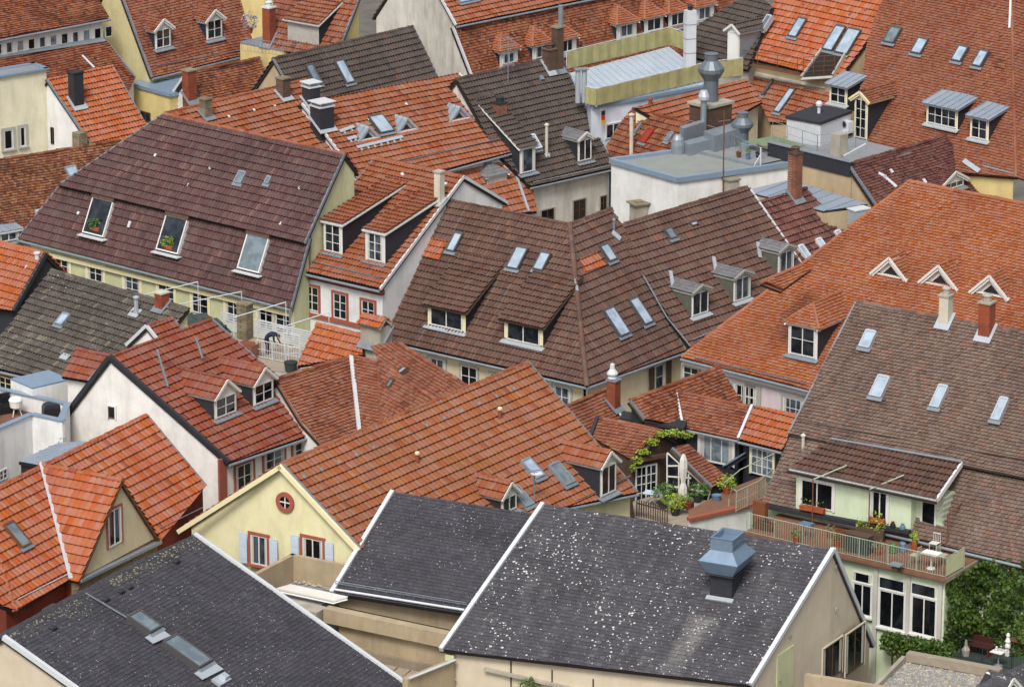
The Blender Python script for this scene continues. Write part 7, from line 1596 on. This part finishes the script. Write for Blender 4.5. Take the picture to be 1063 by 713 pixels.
# paved terrace with the curved pale green railing
H49 = House('deck_terrace', 'raised terrace with a reddish plank floor and white side wall over the courtyard', 'terrace', wall='w_white')
zc = 6.6; q = [onz(p, zc) for p in (e3(545, 560), e3(850, 492), e3(960, 430), e3(915, 350), e3(745, 415), e3(545, 520))]; H49.body.prism([V3(*p[:2], 0) for p in q], Z*(zc-.06)); H49.foot += [tuple(p[:2]) for p in q]
mb = MB(); mb.prism([p-Z*.05 for p in q], Z*.05); H49.part('floor', mb, 'deck')
mb = MB()
for a, b in ((q[0], q[1]), (q[1], q[2])): e = b-a; mb.obox((a+b)/2-Z*.05, e, unit(np.cross(e, Z))*.3, Z*.16)
H49.part('edge', mb, 'sandstone')
t = Thing('railing', 'pale green railing with swan neck ends on the reddish deck terrace', 'railing'); mb = MB()
a, b, c_ = onz(e3(780, 530), zc), onz(e3(890, 480), zc), onz(e3(960, 420), zc); rail(mb, [a, b, c_], 1.1, .16, .025, .01, (.55,), 1.2)
p0 = onz(e3(745, 500), zc); mb.path([p0-Z*.9, p0+Z*.4, p0+Z*.9+(a-p0)*.3, p0+Z*1.1+(a-p0)*.7, a+Z*1.1], .03); mb.path([onz(e3(720, 470), zc)+Z*.9, onz(e3(800, 440), zc)+Z*1.3, onz(e3(960, 400), zc)+Z*1.7], .025); t.part('bars', mb, 'green_paint')
Q = onz(e3(518, 495), 6.0); t = Thing('parasol', 'closed white parasol standing in the courtyard garden', 'parasol', Q); mb = MB(); mb.tube(Q, Q+Z*2.6, .03, 6); t.part('pole', mb, 'wood_brown'); mb = MB()
prof = [(.12, .35), (.17, .5), (.16, .9), (.09, 1.2), (.13, 1.5), (.17, 2.0), (.15, 2.4), (.08, 2.62), (.03, 2.72)]; N_ = 16; pts = []
for r_, z_ in prof: pts += [Q+V3(r_*(1+.22*math.cos(4*2*math.pi*i/N_))*math.cos(2*math.pi*i/N_), r_*(1+.22*math.cos(4*2*math.pi*i/N_))*math.sin(2*math.pi*i/N_), z_) for i in range(N_)]
mb.add(pts, [(k*N_+i, k*N_+(i+1) % N_, (k+1)*N_+(i+1) % N_, (k+1)*N_+i) for k in range(len(prof)-1) for i in range(N_)]); t.part('cloth', mb, 'parasol_cloth'); mb = MB(); mb.lathe(Q, [(.25, 0), (.22, .08), (.05, .1)], 10); t.part('base', mb, 'concrete')
H56 = House('courtyard_deck', 'low planted courtyard deck behind the lichen speckled roof', 'terrace', wall='concrete_dark')
zk = 6.0; q = [onz(p, zk) for p in (e3(280, 560), e3(560, 620), e3(660, 480), e3(440, 430), e3(270, 480))]; H56.body.prism([V3(*p[:2], 0) for p in q], Z*zk); H56.foot += [tuple(p[:2]) for p in q]; mb = MB(); mb.prism([p+Z*.004 for p in q], Z*.02); H56.part('floor', mb, 'deck_pale')
for k, (x, y, rr, n_, lf, lab) in enumerate(((420, 510, (.55, .4, .5), 300, 'leaf', 'dense green bush beside the white courtyard doors'), (480, 545, (.6, .4, .45), 300, 'leaf_lime', 'light green bush with pale flowers at the front of the courtyard'), (590, 480, (.6, .35, .4), 260, 'leaf', 'dark green bush under the slanting conservatory glass'), (440, 470, (.45, .3, .35), 160, 'ivy', 'low dark bush behind the parasol'))):
    potted(onz(e3(x, y), zk+.02), lab, .25, .35, rr, lf, 'slate_trim', n_, cat='bush', name='bush', size=.13)
potted(onz(e3(735, 440), zc), 'yellow flowering shrub at the edge of the reddish deck terrace', .2, .3, (.45, .35, .4), 'leaf_lime', n=260, cat='shrub', name='flowering_shrub', size=.13)
Q = onz(e3(683, 470), zc); mb = MB(); mb.lathe(Q, [(.2, 0), (.24, .25), (.26, .27), (.2, .22)], 12); single('tub', 'blue plastic tub on the reddish deck terrace', 'tub', mb, 'blue_paint')
planter(onz(e3(485, 500), zk+.3), onz(e3(565, 515), zk+.3), 'long dark red planter in front of the conservatory', n=120, mat='red_board', h=.35, d=.35)
t = Thing('garden_table', 'small pale blue table with crossed legs by the courtyard doors', 'table', onz(e3(365, 500), zk)); Q = onz(e3(365, 500), zk); mb = MB(); mb.box(Q+Z*.7, V3(.9, -.3, 0), .8, .04, .6); t.part('tabletop', mb, 'shutter_blue')
for sx in (-1, 1): mb = MB(); mb.tube(Q+V3(sx*.3, .1, 0), Q+V3(-sx*.3, -.1, .7), .02, 5); t.part('leg', mb, 'white_paint')
t = Thing('fence', 'low dark picket fence along the front of the courtyard garden', 'fence'); mb = MB(); a, b = onz(e3(290, 550), zk), onz(e3(440, 590), zk)
for k in range(14): p = a+(b-a)*k/13; mb.box(p, b-a, .05, .9, .03)
t.part('pickets', mb, 'timber'); mb = MB(); mb.obox((a+b)/2+Z*.7, b-a, V3(.02, .05, 0), Z*.06); t.part('rail', mb, 'timber')
# ================================================================== far yellow wall, tree
H57 = House('house', 'pale yellow house wall glimpsed behind the brick chimney at the top', wall='w_gold'); A, B = onz(a0(905, 60), 12), onz(a1(330, 60), 12); H57.box(A+V3(0, 6, 0), B+V3(0, 6, 0), 6, 16)
t = Thing('tree', 'small green tree behind the brick chimney near the top edge', 'tree', onz(a1(25, 130), 9)); Q = onz(a1(25, 130), 9); mb = MB(); mb.tube(V3(*Q[:2], 0), Q+Z*3, .16, 8, .08)
for k in range(5): mb.tube(Q+Z*(1.5+k*.3), Q+Z*(2.8+k*.4)+V3(math.cos(k*2.2)*.9, math.sin(k*2.2)*.9, 0), .06, 5, .02)
t.part('trunk', mb, 'timber'); mb = MB()
for k in range(9): leaves(mb, Q+Z*(2.6+1.6*rng.random())+V3(rng.normal()*.8, rng.normal()*.7, 0), (.7, .7, .6), 130, .2, .4)
t.part('crown', mb, 'leaf')
# ================================================================== person bending over on the roof terrace
def person(P, facing):
    f = unit(V3(*facing)); s = V3(f[1], -f[0], 0); up_ = Z
    def W(x, y, z): return P+f*x+s*y+up_*z
    me = bpy.data.meshes.new('body'); vs = [W(-.12, 0, .92), W(.02, 0, 1.08), W(.22, 0, 1.16), W(.42, 0, 1.14), W(.50, 0, 1.10),                       # pelvis .. neck
        W(-.12, .1, .88), W(-.04, .11, .48), W(-.08, .11, .08), W(.08, .12, .04), W(-.12, -.1, .88), W(-.02, -.11, .48), W(-.06, -.11, .08), W(.1, -.12, .04),
        W(.40, .19, 1.12), W(.44, .24, .86), W(.58, .20, .66), W(.64, .18, .58), W(.40, -.19, 1.12), W(.46, -.24, .86), W(.60, -.18, .68), W(.66, -.16, .60)]
    es = [(0, 1), (1, 2), (2, 3), (3, 4), (0, 5), (5, 6), (6, 7), (7, 8), (0, 9), (9, 10), (10, 11), (11, 12), (3, 13), (13, 14), (14, 15), (15, 16), (3, 17), (17, 18), (18, 19), (19, 20)]
    rad = [.15, .15, .155, .14, .06, .1, .065, .05, .045, .1, .065, .05, .045, .075, .05, .038, .03, .075, .05, .038, .03]
    base = P.copy(); me.from_pydata([tuple(v-base) for v in vs], es, []); o = bpy.data.objects.new('person', me); COL.objects.link(o); o.location = base
    o['label'] = 'person in a navy top bending over behind the white terrace railing'; o['category'] = 'person'
    m = o.modifiers.new('Skin', 'SKIN'); sv = me.skin_vertices[0].data
    for i, r_ in enumerate(rad): sv[i].radius = (r_, r_)
    sv[0].use_root = True; ss = o.modifiers.new('Sub', 'SUBSURF'); ss.levels = 1; ss.render_levels = 2
    me.materials.append(M('navy'))
    def child(name, mb, mat): c = bpy.data.objects.new(name, mb.mesh(name, mat, base)); COL.objects.link(c); c.parent = o; return c
    mb = MB(); hc = W(.62, 0, 1.06); mb.lathe(hc-Z*.12, [(.03, 0), (.07, .03), (.085, .1), (.085, .16), (.06, .22), (.02, .245)], 12); child('head', mb, 'skin')
    mb = MB(); mb.lathe(hc-Z*.0, [(.092, 0), (.092, .06), (.07, .115), (.02, .14)], 12); child('hair', mb, 'wood_brown')
    mb = MB(); mb.lathe(W(.0, 0, .45), [(.16, 0), (.2, .3), (.17, .46)], 10); 
    for k, (sy, x0) in enumerate(((1, .0), (-1, .0))):
        mb2 = MB()
        for q_ in range(5):
            an = (q_-2)*.012; p = W(.66, sy*.17+an*1.2, .58); mb2.tube(p, p-Z*(.07+.008*(2-abs(q_-2)))+f*.03, .009, 5, .007)
        mb2.obox(W(.66, sy*.17, .6), f*.03, s*.07, Z*.07); child('hand', mb2, 'skin')
flat_mat('skin', 'b98468', .6, .3, var=.05)
person(onz(e4(660, 415), 8.0), (.9, -.35, 0))
# ================================================================== finish, ground, light, camera
for h in ALL: h.done()
mb = MB(); R = 3000
mb.add([(-R, -400, 0), (R, -400, 0), (R, 2*R, 0), (-R, 2*R, 0)], [(0, 1, 2, 3)]); g = single('ground', None, None, mb, 'ground_mat', kind='structure')
w = bpy.data.worlds.new('World'); SC.world = w; w.use_nodes = True; nt = w.node_tree; nt.nodes.clear()
sky = nt.nodes.new('ShaderNodeTexSky'); sky.sky_type = 'NISHITA'; sky.sun_disc = False
SUN_EL, SUN_AZ = math.radians(52), math.radians(-166)   # azimuth of the sun measured from +Y clockwise
sky.sun_elevation = SUN_EL; sky.sun_rotation = SUN_AZ; sky.dust_density = 4.0; sky.air_density = 1.0
hs = nt.nodes.new('ShaderNodeHueSaturation'); hs.inputs['Saturation'].default_value = .45
bg = nt.nodes.new('ShaderNodeBackground'); bg.inputs[1].default_value = .135; wo = nt.nodes.new('ShaderNodeOutputWorld')
nt.links.new(sky.outputs[0], hs.inputs['Color']); nt.links.new(hs.outputs[0], bg.inputs[0]); nt.links.new(bg.outputs[0], wo.inputs[0])
ld = bpy.data.lights.new('Sun', 'SUN'); ld.energy = 2.0; ld.angle = math.radians(18); ld.color = (1, .96, .9)
lo = bpy.data.objects.new('Sun', ld); COL.objects.link(lo)
sd = Vector((math.sin(SUN_AZ)*math.cos(SUN_EL), math.cos(SUN_AZ)*math.cos(SUN_EL), math.sin(SUN_EL)))
lo.rotation_euler = sd.to_track_quat('Z', 'Y').to_euler()
cd = bpy.data.cameras.new('Camera'); cd.sensor_fit = 'HORIZONTAL'; cd.sensor_width = 36; cd.lens = 36*F/1063; cd.clip_start = 1; cd.clip_end = 9000
co = bpy.data.objects.new('Camera', cd); COL.objects.link(co); co.location = CAM; co.rotation_euler = (math.pi/2-TH, 0, 0); SC.camera = co
SC.view_settings.view_transform = 'Standard'; SC.view_settings.look = 'None'; SC.view_settings.exposure = .38; SC.view_settings.gamma = 1
SC.cycles.max_bounces = 5; SC.cycles.use_denoising = True
